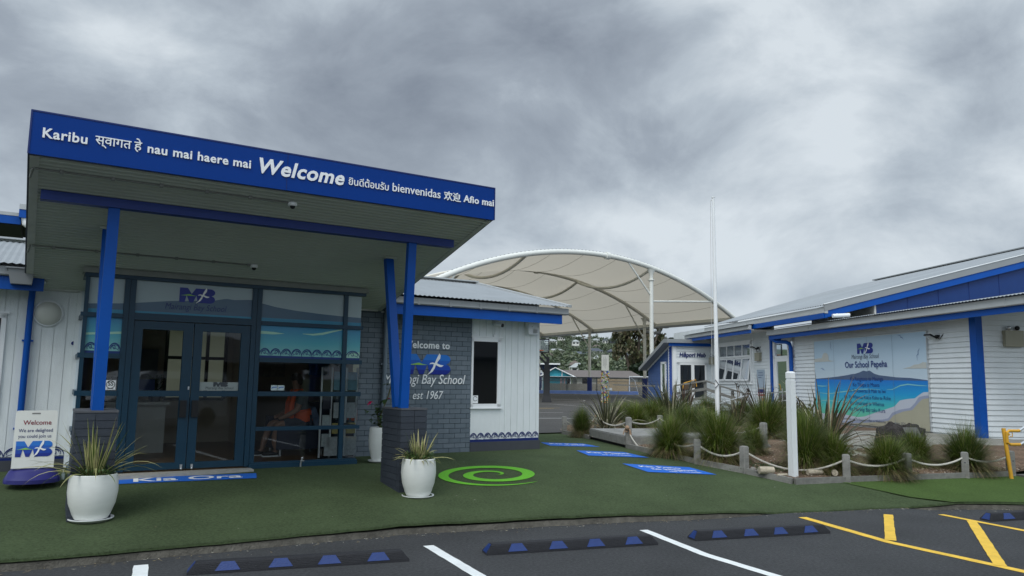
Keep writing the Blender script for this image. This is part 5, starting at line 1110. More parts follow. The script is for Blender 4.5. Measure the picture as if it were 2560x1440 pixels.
# lower roof with gutter and blue fascia
m = MB()
def corru_w(mb, w0, w1, p0, z0, p1, z1, pitch=.11, amp=.010):
    n = int((w1-w0)/pitch)*4; vs = []
    for i in range(n+1):
        w_ = w0+(w1-w0)*i/n; d = amp*cos(pi*i/2); vs += [(p0, w_, z0+d), (p1, w_, z1+d)]
    mb.add(vs, [(2*i, 2*i+1, 2*i+3, 2*i+2) for i in range(n)])
corru_w(m, 14.1, 21.98, 12.58, 3.72, 24, 3.72+.16*11.42); corru_w(m, 21.98, 26.3, 12.58, 3.72, 13.8, 3.72+.16*1.22)
lr = part('roof', m, ROOF, CB)
def gutter_w(par, w0, w1, p, z0, z1, mt=GUTW, step=1.25):
    m = MB(); prof = ((p+.006, z1), (p-.004, z1-.01), (p+.006, z1-.035), (p+.002, (z0+z1)/2), (p-.004, z0+.02), (p+.012, z0), (p+.11, z0), (p+.11, z1-.02))
    m.add([(x, w_, z) for w_ in (w0, w1) for x, z in prof], [(i, 8+i, 9+i, i+1) for i in range(7)])
    for w_ in (w0, w1): m.prism([(p, w_-.002, z1), (p, w_-.002, z0), (p+.11, w_-.002, z0), (p+.11, w_-.002, z1)], (0, .004, 0))
    w_ = w0+.8
    while w_ < w1: m.box(p-.006, p+.002, w_-.012, w_+.012, z0, z1); w_ += step
    return part('gutter', m, mt, par)
gutter_w(CB, 14.1, 26.3, 12.65, 3.505, 3.70, step=4.2)
m = MB(); m.box(12.72, 12.76, 14.15, 26.28, 3.36, 3.505); m.box(12.72, 13.2, 26.24, 26.28, 3.36, 3.6); m.box(12.40, 12.45+.1, 21.9, 31.7, 3.80, 3.955) ; m.box(12.26, 12.30, 26.8, 33.65, 3.63, 3.76)
part('fascia_board', m, BLUE, CB)
m = MB(); m.box(12.76, P0, 14.2, 26.25, 3.50, 3.512); m.box(12.3, P0, 26.8, 33.6, 3.76, 3.772); m.box(12.5, 13.3, 21.9, 31.7, 3.955, 3.965); part('eave_lining', m, mat('eave_white', (.6, .6, .57), .6), CB)
# middle roof over the window wall
m = MB(); corru_w(m, 26.8, 33.65, 12.12, 3.93, 13.35, 4.10); part('roof', m, ROOF, CB)
gutter_w(CB, 26.8, 33.65, 12.2, 3.765, 3.92, step=1.3)
# upper roof: hip at the far end, gable towards the viewer
def zr(p): return 4.22+.26*(p-12.45)
m = MB(); vs = []; n = 4*int((31.7-21.9)/.15)
for i in range(n+1):
    w_ = 21.85+(31.7-21.85)*i/n; d = .016*cos(pi*i/2); vs += [(12.38, w_, zr(12.38)+d), (26, w_, zr(26)+d)]
m.add(vs, [(2*i, 2*i+1, 2*i+3, 2*i+2) for i in range(n)])
m.add([(12.45, 31.7, zr(12.45)), (26, 31.7, zr(26)), (26, 45, zr(26)), (18.9, 38.8, zr(18.9))], [(0, 1, 2, 3)]); m.add([(26, 21.85, zr(26)), (26, 45, zr(26)), (39, 45, 4.3), (39, 21.85, 4.3)], [(0, 1, 2, 3)])
ur = part('roof', m, ROOF, CB)
m = MB(); m.beam((26, 21.85, zr(26)+.04), (26, 40.2, zr(26)+.04), .35, .05); part('ridge_capping', m, GUT, ur)
gutter_w(CB, 21.85, 31.75, 12.42, 3.95, 4.15, step=1.2)
m = MB(); m.prism([(12.42, 21.84, zr(12.42)+.03), (26, 21.84, zr(26)+.03), (26, 21.84, zr(26)-.20), (12.42, 21.84, zr(12.42)-.20)], (0, .05, 0)); part('barge_flashing', m, GUT, CB)
m = MB(); m.prism([(12.40, 21.82, zr(12.42)+.03), (26, 21.82, zr(26)+.03), (26, 21.82, zr(26)+.005), (12.40, 21.82, zr(12.42)+.005)], (0, .1, 0)); part('barge_edge', m, WHT2, CB)
m = MB(); m.prism([(12.44, 21.87, zr(12.44)-.20), (26, 21.87, zr(26)-.20), (26, 21.87, zr(26)-.41), (12.44, 21.87, zr(12.44)-.41)], (0, .04, 0)); part('barge_board', m, BLUE, CB)
GB_ = mat('gable_blue', (.003, .032, .15), .5, .05, 4)
m = MB(); m.prism([(14.2, 22.0, 3.9), (24, 22.0, 3.9), (24, 22.0, zr(24)-.3), (14.2, 22.0, zr(14.2)-.3)], (0, .05, 0)); gw = part('gable_wall', m, GB_, CB)
m = MB()
for k in range(9): p_ = 15.3+k*1.07; m.box(p_-.008, p_+.008, 21.992, 22.0, 3.9, zr(p_)-.32)
part('panel_joint', m, mat('joint_dark', (.004, .02, .12), .6), gw)
m = MB(); m.prism([(12.75, 23.2, 3.6), (14.2, 23.2, 3.6), (14.2, 23.2, zr(14.2)-.1), (12.75, 23.2, zr(12.75)-.1)], (0, .05, 0)); m.prism([(14.14, 21.96, 3.9), (14.2, 21.96, 3.9), (14.2, 21.96, zr(14.2)-.25), (14.14, 21.96, zr(14.14)-.25)], (0, 1.3, 0)); part('recess_wall', m, mat('recess_white', (.5, .5, .47), .7), CB)
m = MB(); m.tube([(12.62, 21.75, 3.86), (13.15, 21.72, 3.90)], .062, 14)
for p_ in (12.75, 12.95): m.tube([(p_, 21.748, 3.872), (p_+.03, 21.747, 3.873)], .07, 14)
part('vent_pipe', m, WHT2, CB)
# downpipe, door recess
pipe('downpipe', 'thick blue swan-neck downpipe beside the glazed side door', [(12.76, 26.15, 3.5), (12.78, 26.1, 3.38), (12.86, 25.95, 3.28), (13.02, 25.55, 3.25), (13.08, 25.42, 3.18), (13.09, 25.36, 3.05), (13.09, 25.36, .5)], .068, BLUE, (13.09, 25.36, .5), fr_='R')
m = MB()
for w0, w1, z0, z1 in ((25.28, 25.40, .7, 3.4), (26.80, 26.92, .7, 3.4), (25.28, 26.92, 3.28, 3.4), (25.28, 26.92, 2.70, 2.78), (25.72, 25.80, .7, 3.3)): m.box(P0-.02, P0+.06, w0, w1, z0, z1)
df = part('door_frame', m, WHT2, CB)
m = MB()
for w0, w1, z0, z1 in ((25.80, 25.90, .72, 2.70), (26.68, 26.79, .72, 2.70), (25.9, 26.68, 2.58, 2.70), (25.9, 26.68, .72, .95)): m.box(P0-.01, P0+.04, w0, w1, z0, z1)
d_ = part('door', m, WHT2, CB); m = MB(); m.box(P0-.05, P0-.01, 25.92, 25.94, 1.6, 1.9); part('handle', m, ALU, d_)
m = MB(); m.quad((P0+.02, 25.9, .95), (P0+.02, 26.68, .95), (P0+.02, 26.68, 2.58), (P0+.02, 25.9, 2.58)); m.quad((P0+.03, 25.4, 2.78), (P0+.03, 26.8, 2.78), (P0+.03, 26.8, 3.28), (P0+.03, 25.4, 3.28)); m.quad((P0+.03, 25.4, .72), (P0+.03, 25.72, .72), (P0+.03, 25.72, 2.7), (P0+.03, 25.4, 2.7)); part('pane', m, GLD, df)
m = MB(); m.box(P0+.3, P0+.35, 25.2, 27, .5, 3.4); part('interior_shade_panel', m, BLK, CB)  # black panel standing in for the unlit room behind the side door
# window wall
m = MB()
for w0, w1, z0, z1 in ((28.72, 28.84, 1.78, 3.47), (31.96, 32.08, 1.78, 3.47), (28.72, 32.08, 3.33, 3.47), (28.72, 32.08, 1.76, 1.86), (28.84, 31.96, 2.82, 2.90)): m.box(P0-.05, P0+.03, w0, w1, z0, z1)
for k in (1, 2, 3): w_ = 28.84+k*.78; m.box(P0-.035, P0+.02, w_-.025, w_+.025, 2.90, 3.33)
m.box(P0-.09, P0, 28.68, 32.12, 1.735, 1.765); m.box(P0-.06, P0, 28.66, 32.14, 3.47, 3.50); wf = part('window', m, WHT2, CB)
m = MB(); m.quad((P0, 28.84, 2.90), (P0, 31.96, 2.90), (P0, 31.96, 3.33), (P0, 28.84, 3.33)); m.box(P0+.08, P0+.09, 28.8, 32, 1.8, 2.65); part('pane', m, glass('window_glass', (.16, .19, .20), .6, .08), wf)
m = MB(); q = MB()                             # four casements pushed out at the bottom
for k in range(4):
    w0, w1 = 28.85+k*.778, 28.85+(k+1)*.778-.01; pt, pb = P0-.03, P0-.15
    for a, b, c, d in ((w0, w0+.045, 0, 1), (w1-.045, w1, 0, 1), (w0, w1, 0, .06), (w0, w1, .94, 1)):
        f_ = lambda t: (pb+(pt-pb)*t, 1.87+.94*t)
        (x0, z0), (x1, z1) = f_(c), f_(d); m.prism([(x0, a, z0), (x0, b, z0), (x1, b, z1), (x1, a, z1)], (.03, 0, 0))
    q.quad((pb+.01, w0+.03, 1.88), (pb+.01, w1-.03, 1.88), (pt+.01, w1-.03, 2.80), (pt+.01, w0+.03, 2.80))
part('casement', m, WHT2, wf); part('pane', q, glass('casement_glass', (.10, .12, .13), .45, .04), wf)
m = MB()
for w_, z0, z1 in ((28.6, 1.76, 3.55), (32.14, 1.76, 3.55)): m.box(P0-.035, P0-.01, w_-.05, w_+.05, z0, z1)
part('window_trim', m, WHT2, wf)
# fittings
BEI = mat('beige_box', (.30, .29, .22), .5, .04, 8)
def emergency(fr_org, dirn, label, s_=1.0):
    t = thing('emergency_light', label, 'emergency light', 'R', fr_org, 'twin-spot emergency lights'); x, y, z = fr_org; m = MB()
    if dirn == 'w':
        m.box(x-.2*s_, x+.2*s_, y-.13, y-.02, z-.16*s_, z+.16*s_); part('box', m, BEI, t)
        for dx in (-.12, .1): m = MB(); m.tube([(x+dx, y-.08, z+.16), (x+dx, y-.08, z+.2)], .012, 6); m.ball((x+dx, y-.10, z+.25), .055, 12, 8); part('spot', m, ALU if dx < 0 else BLK, t)
        m = MB(); m.tube([(x-.15, y-.05, z-.16), (x-.15, y-.05, z-.19)], .02, 8); m.tube([(x+.2, y-.05, z-.05), (x+.24, y-.04, z-.12), (x+.15, y-.03, z-.18)], .01, 6); part('cable', m, WHT2, t)
    else:
        m.box(x-.13, x-.02, y-.2*s_, y+.2*s_, z-.16*s_, z+.16*s_); part('box', m, BEI, t)
        for dy in (-.1, .1): m = MB(); m.tube([(x-.08, y+dy, z+.16), (x-.08, y+dy, z+.2)], .012, 6); m.ball((x-.10, y+dy, z+.24), .05, 10, 7); part('spot', m, ALU, t)
emergency((14.10, W0, 2.915), 'w', 'beige emergency light box at the right edge on the end wall', 1.2); emergency((P0, 28.05, 2.80), 'p', 'beige emergency light box right of the open casement window'); emergency((P0, 32.75, 2.75), 'p', 'beige emergency light box half hidden behind the flagpole')
def flood(x, y, z, label):
    t = thing('floodlight', label, 'floodlight', 'R', (x, y, z), 'small black floodlights on the weatherboards'); m = MB(); m.obox((x-.20, y+.05, z), (.10, 0, -.045), (0, .12, 0), (.008, 0, .02)); part('head', m, BLK, t)
    m = MB(); m.obox((x-.21, y+.05, z-.022), (.085, 0, -.038), (0, .10, 0), (.002, 0, .004)); part('lens', m, mat('lamp_lens', (.4, .42, .42), .2), t)
    m = MB(); m.tube([(x-.12, y, z), (x-.06, y-.1, z-.07), (x-.03, y-.16, z+.02), (x, y-.18, z+.06)], .012, 6); m.box(x-.09, x-.02, y-.06, y+.04, z-.03, z+.04); part('bracket', m, BLK, t)
flood(P0, 17.80, 3.02, 'black floodlight beside the top right corner of the mural board'); flood(P0, 28.1, 3.14, 'black floodlight above the emergency box right of the open casement window'); flood(P0, 23.2, 3.98, 'black twin lamp under the upper eave above the mural')
m = MB(); m.box(P0-.045, P0-.025, 27.62, 28.25, 1.62, 2.30); t = solo('notice_board', m, mat('notice_pale', (.34, .42, .50), .5, .1, 12), 'pale blue notice on the weatherboards between window and side door', 'notice', fr='R', org=(P0, 27.93, 1.95))
np_ = Plane((P0-.047, 28.25, 1.62), (0, -1, 0), (0, 0, 1)); m = MB()
for k, (a, b) in enumerate(((.15, .5), (.1, .55), (.12, .4))): poly(m, np_, [(a, .55-k*.09), (b, .55-k*.09), (b, .57-k*.09), (a, .57-k*.09)], .002, 1)
part('print', m, DKB, t, smooth=False)
m = MB(); m.box(P0-.045, P0-.025, 27.62, 28.2, 1.0, 1.58); t = solo('poster', m, mat('poster_pale', (.45, .45, .42), .5, .1, 12), 'poster with dark blue and red bands below the pale blue notice', 'poster', fr='R', org=(P0, 27.9, 1.3))
np_ = Plane((P0-.047, 28.2, 1.0), (0, -1, 0), (0, 0, 1)); m = MB(); poly(m, np_, [(.0, .42), (.58, .42), (.58, .55), (0, .55)], .002, 1); part('blue_band', m, DKB, t, smooth=False)
m = MB(); poly(m, np_, [(.0, .30), (.58, .30), (.58, .42), (0, .42)], .002, 1); part('red_band', m, mat('poster_red', (.35, .03, .03), .5), t, smooth=False); m = MB(); poly(m, np_, [(.3, .02), (.58, .02), (.58, .22), (.3, .22)], .002, 1); part('orange_patch', m, mat('poster_orange', (.5, .2, .06), .5), t, smooth=False)
# ------------------------------------------------------------------ mural board
t = thing('mural_board', 'large printed mural board of an island, sea and beach headed Our School Pepeha', 'mural sign', 'R', (13.15, 21, .6))
WM = 23.83; BW, BH0, BH1 = 5.62, .60, 3.18
mp_ = Plane((13.128, WM, 0), (0, -1, 0), (0, 0, 1)); q_ = lambda L_: L_
m = MB(); m.box(13.13, 13.175, WM-BW, WM, BH0, BH1); part('panel', m, gradmat('mural_sky', [(0, (.50, .62, .70)), (.45, (.55, .66, .74)), (1, (.38, .54, .68))], 2, .0, 2.6, .3), t)
m = MB(); m.box(13.124, 13.18, WM-BW-.012, WM-BW, BH0, BH1); m.box(13.124, 13.18, WM, WM+.012, BH0, BH1); m.box(13.124, 13.18, WM-BW-.012, WM+.012, BH1, BH1+.012); m.box(13.124, 13.18, WM-BW-.012, WM+.012, BH0-.012, BH0); part('edge_trim', m, ALU, t)
def area(top, bot, mt, nm, z, n=60, par=None):
    m = MB(); xs = [max(top[0][0], bot[0][0])+(min(top[-1][0], bot[-1][0])-max(top[0][0], bot[0][0]))*i/n for i in range(n+1)]
    for a, b in zip(xs, xs[1:]):
        ya, yb, za, zb = lerp(top, a), lerp(top, b), lerp(bot, a), lerp(bot, b)
        m.quad(mp_.p(a, min(za, ya), z), mp_.p(b, min(zb, yb), z), mp_.p(b, max(yb, zb), z), mp_.p(a, max(ya, za), z))
    return part(nm, m, mt, par or t, smooth=False)
MT = [(.0, 1.95), (.93, 1.99), (1.38, 2.02), (1.91, 2.06), (2.15, 2.09), (2.33, 2.10), (2.58, 2.14), (2.76, 2.19), (2.84, 2.18), (2.95, 2.165), (3.07, 2.19), (3.15, 2.16), (3.28, 2.10), (3.53, 2.05), (3.79, 2.03), (4.31, 1.99), (4.91, 1.97), (5.29, 1.94), (5.62, 1.91)]
SF = [(0, .95), (.4, .84), (.76, .82), (1.31, .88), (1.82, .85), (2.4, .81), (2.76, .85), (3.27, .98), (3.72, 1.08), (4.18, 1.19), (4.43, 1.36), (4.77, 1.41), (5.06, 1.43), (5.26, 1.53), (5.42, 1.60), (5.62, 1.61)]
LV = [(0, .64), (1.73, .65), (2.35, .71), (2.95, .75), (3.62, .80), (3.88, .85), (4.06, 1.01), (4.41, 1.11), (4.85, 1.17), (5.08, 1.32), (5.22, 1.47), (5.41, 1.50), (5.62, 1.52)]
SD = [(0, .60), (2.14, .61), (2.94, .68), (3.62, .74), (3.91, .79), (4.13, .95), (4.58, 1.07), (4.94, 1.12), (5.21, 1.32), (5.37, 1.42), (5.62, 1.45)]
FLAT = [(0, BH0), (BW, BH0)]; SEA0 = [(0, 1.94), (BW, 1.895)]
sea = area(SEA0, FLAT, gradmat('mural_sea', [(0, (.14, .55, .34)), (.3, (.06, .50, .50)), (.62, (.012, .33, .66)), (1, (.006, .16, .60))], 2, .2, 1.36, .3), 'sea', .002)
area(MT, SEA0, mat('mural_island', (.075, .12, .22), .4, .08, 2), 'island', .003, 90)
area(SF, FLAT, mat('mural_surf', (.50, .54, .62), .4, .02, 2), 'surf', .004, 90); area(LV, FLAT, mat('mural_wet_sand', (.30, .34, .46), .4, .02, 2), 'wet_sand', .006, 90); area(SD, FLAT, mat('mural_sand', (.40, .385, .29), .4, .05, 1), 'sand', .008, 90)
m = MB(); FM = mat('mural_foam', (.22, .55, .55), .4, .02, 2)
for P_ in ([(.14, 1.50), (.66, 1.475), (.99, 1.485), (1.35, 1.525), (2.05, 1.585), (2.42, 1.635), (3.0, 1.65), (3.56, 1.64)], [(3.87, 1.65), (4.11, 1.65), (4.46, 1.76), (4.8, 1.80), (5.28, 1.77), (5.60, 1.765)], [(.05, 1.12), (.41, 1.25), (.79, 1.26), (1.33, 1.24), (2.02, 1.26)], [(.04, 1.73), (.44, 1.71), (.75, 1.72)]):
    ribbon(m, mp_, along(P_, .1), lambda s_: .008+.024*sin(pi*s_), .0045)
part('wave_line', m, FM, t, smooth=False)
m = MB(); CM = mat('mural_cloud', (.50, .52, .49), .4, .02, 2)
poly(m, mp_, [(0, 2.50)]+[(1.24, 2.50), (1.0, 2.53), (.88, 2.55)]+arc(.68, 2.62, .2, .17, -20, 180, 10)+[(.3, 2.62), (.0, 2.60)], .003, 16); poly(m, mp_, [(4.63, 2.225), (5.6, 2.215), (5.6, 2.37), (5.45, 2.38), (5.3, 2.33), (5.1, 2.32), (4.95, 2.27)], .003, 10); part('cloud', m, CM, t, smooth=False)
m = MB(); BM = mat('mural_bird', (.16, .24, .42), .4, .02, 2)
for x, y, s_, an in ((1.03, 3.0, .14, 1.5), (4.6, 3.09, .14, -.6), (5.27, 2.60, .17, 1.1), (.5, 2.27, .12, -.4)):
    c_, s2 = cos(an), sin(an); ribbon(m, mp_, [(x+s_*(c_*a-s2*b), y+s_*(s2*a+c_*b)) for a, b in ((-1, -.35), (-.3, .12), (0, -.1), (.4, .1), (1, -.05))], lambda q: .006+.028*sin(pi*q), .0035)
part('seabird', m, BM, t, smooth=False)
logo(t, mp_, 2.49, 2.69, .80, .31, dark=True)
DM = mat('mural_text_blue', (.010, .035, .19), .5, .02)
m = MB(); text(m, mp_, 'Our School Pepeha', 1.82, 3.94, 2.285, .014, 0, .98, .011); part('lettering', m, DM, t, smooth=False)
for s, x0, x1, y in (('Ko Rangitoto te Maunga', 2.07, 3.71, 1.885), ('Ko Tikapa te Moana', 2.21, 3.54, 1.71), ('Ko Te Kawerau ā Maki te Iwi', 1.95, 3.81, 1.535), ('Ko Te Whenua Roa o Kahu te Rohe', 1.72, 4.03, 1.345), ('Ko Ōmairangi te Whenua', 2.03, 3.72, 1.165), ('Ko Mairangi Bay taku Kura', 1.98, 3.76, .985)): m = MB(); text(m, mp_, s, x0, x1, y+.01, .0, 0, .98, .011); part('lettering', m, DM, t, smooth=False)
m = MB(); text(m, mp_, 'Mairangi Bay School', 2.19, 3.57, 2.545, -.004, .2, 1.12, .011); text(m, mp_, 'Created in partnership with Te Kawerau ā Maki on Wednesday, 13 November 2024', 1.12, 4.63, .705, .0, 0, .95, .011); part('small_lettering', m, mat('mural_text_grey', (.07, .09, .14), .5), t, smooth=False)
m = MB()
for x in (1.2, 3.0, 4.2): poly(m, mp_, [(x-.004, BH0), (x+.004, BH0), (x+.004, BH1), (x-.004, BH1)], .0125, 2)
part('panel_seam', m, mat('seam_tint', (.14, .22, .30), .5), t, smooth=False)

# ================================================================== ANNEXE (Hapori Hub)
HB = thing('annexe_building', 'small white and blue weatherboard annexe lettered Hapori Hub', 'building', 'R', (12.3, 33.1, .5))
m = MB(); wb_w(m, 33.1, 11.56, P0, .8, 3.45); m.box(11.5, 13.25, 33.1, 33.2, .5, 3.5); part('front_wall', m, WBD, HB, smooth=False)
m = MB(); m.box(11.44, 11.60, 33.06, 33.22, .5, 3.42); part('corner_board', m, WHT2, HB)
zh = lambda w_: 3.70-.31*(w_-33.3)
m = MB(); n_ = 12
for i in range(n_):
    w0, w1 = 33.22+i*(36.9-33.22)/n_, 33.22+(i+1)*(36.9-33.22)/n_
    z = .8
    m.k = 0 if w1 < 33.9 else 1
    while z < zh(w1)-.12: wb_p(m, 11.5, w0, w1, z, min(z+COV, zh(w1)-.12)); z += COV
part('blue_side_wall', m, BBD, HB, smooth=False) if 0 else None; m.prism([(11.5, 33.22, .5), (11.5, 37.0, .5), (11.5, 37.0, zh(37)-.12), (11.5, 33.22, zh(33.22)-.12)], (.1, 0, 0)); part('blue_side_wall', m, [BBD, mat('faded_blue_boards', (.045, .10, .26), .6, .08, 4)], HB, smooth=False)
m = MB(); m.box(11.46, 11.5, 33.72, 33.80, .6, 3.42); m.prism([(11.46, 33.3, zh(33.3)-.22), (11.46, 37, zh(37)-.22), (11.46, 37, zh(37)-.14), (11.46, 33.3, zh(33.3)-.14)], (.03, 0, 0)); part('trim_board', m, WHT2, HB)
m = MB(); m.prism([(11.12, 32.85, 3.70), (11.12, 33.3, 3.72), (11.12, 37.3, zh(37.3)), (11.12, 37.3, zh(37.3)-.12), (11.12, 33.3, 3.58), (11.12, 32.85, 3.55)], (5.0, 0, 0)); part('roof', m, ROOF, HB)
m = MB(); m.prism([(11.10, 32.84, 3.72), (11.10, 33.3, 3.74), (11.10, 37.3, zh(37.3)+.02), (11.10, 37.3, zh(37.3)-.14), (11.10, 33.3, 3.56), (11.10, 32.84, 3.53)], (.06, 0, 0)); m.box(11.12, 13.2, 32.83, 32.86, 3.54, 3.71); part('roof_flashing', m, GUT, HB)
m = MB(); m.box(11.2, 13.2, 32.93, 32.96, 3.40, 3.54); part('fascia_board', m, BLUE, HB)
m = MB()
for p0, p1, z0, z1 in ((11.68, 11.76, 1.0, 2.64), (12.92, 13.0, 1.0, 2.64), (11.68, 13.0, 2.56, 2.64), (12.28, 12.42, 1.0, 2.56), (11.6, 13.08, 2.66, 2.80)): m.box(p0, p1, 33.03, 33.1, z0, z1)
wo = part('window', m, WHT2, HB); m = MB(); m.quad((11.76, 33.06, 1), (12.92, 33.06, 1), (12.92, 33.06, 2.56), (11.76, 33.06, 2.56)); part('pane', m, GLD, wo)
m = MB()
for w0, w1, z0, z1 in ((34.1, 34.2, 1.2, 2.7), (34.7, 34.8, 1.2, 2.7), (34.1, 34.8, 2.62, 2.72), (34.1, 34.8, 1.2, 1.28)): m.box(11.42, 11.49, w0, w1, z0, z1)
wo = part('window', m, WHT2, HB); m = MB(); m.quad((11.45, 34.2, 1.25), (11.45, 34.7, 1.25), (11.45, 34.7, 2.65), (11.45, 34.2, 2.65)); part('pane', m, GLD, wo)
m = MB(); hp_ = Plane((11.72, 33.07, 2.92), (1, 0, 0), (0, 0, 1)); text(m, hp_, 'Hāpori Hub', .02, 1.26, .0, .032, .18, 1.15, .0, .012, 1.06); part('lettering', m, DKB, HB, smooth=False)

# ================================================================== RAMP, RAILS, STEPS
t = thing('timber_ramp', 'weathered grey timber ramp with balustrade below the annexe windows', 'ramp', 'R', (10.5, 28, .5))
m = MB(); tr_ = [(9.55, 1.64), (10.78, 1.84), (11.33, 1.66), (12.35, 1.37)]
for (a, za), (b, zb) in zip(tr_, tr_[1:]):
    m.beam((a, 27.5, za), (b, 27.5, zb), .09, .05); m.beam((a, 27.5, za-.30), (b, 27.5, zb-.30), .05, .10); m.beam((a, 27.5, za-.62), (b, 27.5, zb-.62), .05, .10)
part('rail', m, TIMB, t)
for a, z in ((9.6, 1.63), (10.2, 1.73), (10.78, 1.83), (11.33, 1.64), (11.85, 1.48), (12.3, 1.36)): m = MB(); m.box(a-.045, a+.045, 27.52, 27.61, .45, z); part('post', m, TIMB, t)
m = MB(); m.box(8.8, 13.1, 27.6, 33.0, .62, .72); m.prism([(8.8, 27.6, .6), (13.1, 27.6, .6), (13.1, 24.0, .45), (8.8, 24.0, .4)][:4], (0, 0, .06)); part('deck_boards', m, TIMD, t)
m = MB()
for k in range(4): m.beam((8.85, 27.7+k*1.5, 1.62), (8.85, 29.2+k*1.5, 1.62), .07, .05)
part('rail', m, TIMB, t)
t = thing('ramp_handrail', 'galvanised double handrail with yellow end loop in front of the grey ramp', 'handrail', 'R', (9.9, 25.5, .5))
m = MB(); m.tube([(9.92, 25.5, .93), (10.3, 25.5, 1.0), (11.5, 25.5, 1.36), (12.9, 25.4, 1.5)], .02, 8); m.tube([(9.92, 25.5, .72), (10.3, 25.5, .78), (12.9, 25.4, 1.2)], .02, 8)
for a, z in ((10.6, 1.2), (11.8, 1.5), (12.8, 1.6)): m.tube([(a, 25.5, .5), (a, 25.5, z)], .02, 8)
part('rail', m, ALU, t); m = MB(); m.tube([(9.92, 25.5, .93), (9.75, 25.5, .92), (9.70, 25.5, .82), (9.74, 25.5, .73), (9.92, 25.5, .72)], .026, 8); m.tube([(9.82, 25.52, .45), (9.82, 25.52, 1.02)], .035, 8); part('end_loop', m, YEL, t)
t = thing('yellow_loop_rail', 'small yellow loop rail half hidden behind the pale arching flax', 'handrail', 'W', (4.2, 22, .5))
m = MB(); m.tube([(3.98, 22, .45), (3.98, 22, .80), (4.06, 22, .85), (4.42, 22.02, .85)], .018, 8); m.tube([(4.2, 22, .45), (4.2, 22, .85)], .03, 8); m.tube([(3.98, 22, .64), (4.3, 22, .60)], .016, 8); part('rail', m, YEL, t)
t = thing('panel_rail', 'brown panel with a yellow rail at the top of the grey ramp', 'panel', 'R', (11.3, 30.8, .7))
m = MB(); m.prism([(11.15, 30.8, 1.45), (11.6, 30.8, 1.55), (11.6, 30.8, 1.84), (11.15, 30.8, 1.76)], (0, .03, 0)); part('panel', m, mat('brown_panel', (.10, .07, .045), .8), t); m = MB(); m.tube([(11.05, 30.77, 1.5), (11.1, 30.77, 1.74), (11.62, 30.77, 1.90), (11.66, 30.77, 1.6)], .02, 8); part('edge', m, YEL, t)
# near handrail at the right edge (world)
t = thing('handrail', 'steel handrail on a yellow post at the right edge of the garden', 'handrail', 'W', (8.72, 13.43, .18)); zt = 1.05
m = MB(); m.tube([(8.745, 13.43, .16), (8.70, 13.43, .6), (8.67, 13.45, 1.04)], .033, 10); m.tube([(8.73, 13.40, .93), (8.69, 13.40, .97), (8.74, 13.41, 1.0), (8.90, 13.43, 1.0), (8.94, 13.44, 1.005)], .026, 10); m.tube([(8.69, 13.40, .97), (8.69, 13.40, .80), (8.75, 13.41, .765), (8.94, 13.44, .765)], .026, 10)
m.tube([(8.80, 13.42, .97), (8.80, 13.42, .90), (8.76, 13.42, .90)], .008, 6); part('post', m, YEL, t)
m = MB(); m.tube([(8.94, 13.44, 1.005), (9.10, 13.48, 1.09), (11.5, 14.4, 1.95)], .023, 10); m.tube([(8.94, 13.44, .765), (9.10, 13.48, .84), (11.5, 14.4, 1.7)], .023, 10); part('rail', m, ALU, t)
t = thing('timber_steps', 'dark weathered timber steps behind the yellow handrail post', 'steps', 'W', (10, 14.1, .2))
for k in range(5):
    m = MB(); x = 9.12+k*.32; m.obox((x+1.2, 14.05+.06*k+.35*0, .20+k*.17), (1.25, .45, 0), (-.05, .14, 0), (0, 0, .02)); m.obox((x+1.2, 13.96+.06*k, .12+k*.17), (1.25, .45, 0), (-.005, .014, 0), (0, 0, .07)); part('step', m, mat('step_timber', (.14, .135, .125), .9, .2, 12, .5, 50), t)
# ================================================================== COURT SHADE (frame L)
CS = thing('court_shade', 'white steel barrel-vault fabric shade spanning the sports court', 'shade structure', 'L', (26, 43, .6))
AC, AH, AZ, AR_ = 26.0, 11.2, 8.87, 22.3
def az_(a): return AZ-AR_+sqrt(AR_**2-(a-AC)**2)
BS = [33.06, 40.3, 47.5, 54.6]
drop = lambda b: .035*(b-33.06)/7
for k, b in enumerate(BS):
    m = MB(); P_ = [(AC-AH+2*AH*i/44, b, az_(AC-AH+2*AH*i/44)-drop(b)) for i in range(45)]; m.tube(P_, .145 if k == 0 else .125, 14); part('arch', m, STEEL if k == 0 else CREAM, CS)
    m = MB()
    for a in (26.9,): m.tube([(a-.12, b, az_(a)+.0), (a+.12, b, az_(a)-.01)], .21, 14)
    part('arch_joint', m, STEEL if k == 0 else CREAM, CS)
FAB = bpy.data.materials.new('shade_fabric'); FAB.use_nodes = True; b_ = FAB.node_tree.nodes['Principled BSDF']; b_.inputs['Base Color'].default_value = (.62, .58, .49, 1); b_.inputs['Roughness'].default_value = .7
tl = FAB.node_tree.nodes.new('ShaderNodeBsdfTranslucent'); tl.inputs[0].default_value = (.66, .60, .49, 1); mx_ = FAB.node_tree.nodes.new('ShaderNodeMixShader'); mx_.inputs[0].default_value = .45
FAB.node_tree.links.new(b_.outputs[0], mx_.inputs[1]); FAB.node_tree.links.new(tl.outputs[0], mx_.inputs[2]); FAB.node_tree.links.new(mx_.outputs[0], FAB.node_tree.nodes['Material Output'].inputs[0])
def memb(a, b):
    for i in range(3):
        if BS[i] <= b <= BS[i+1]: t_ = (b-BS[i])/(BS[i+1]-BS[i])
    q = max(0, 1-((a-AC)/AH)**2)
    return az_(a)-drop(b)+.08-.62*4*t_*(1-t_)*q**.8
m = MB(); NA = 40; NBs = [BS[i]+(BS[i+1]-BS[i])*j/8 for i in range(3) for j in range(8)]+[BS[-1]]
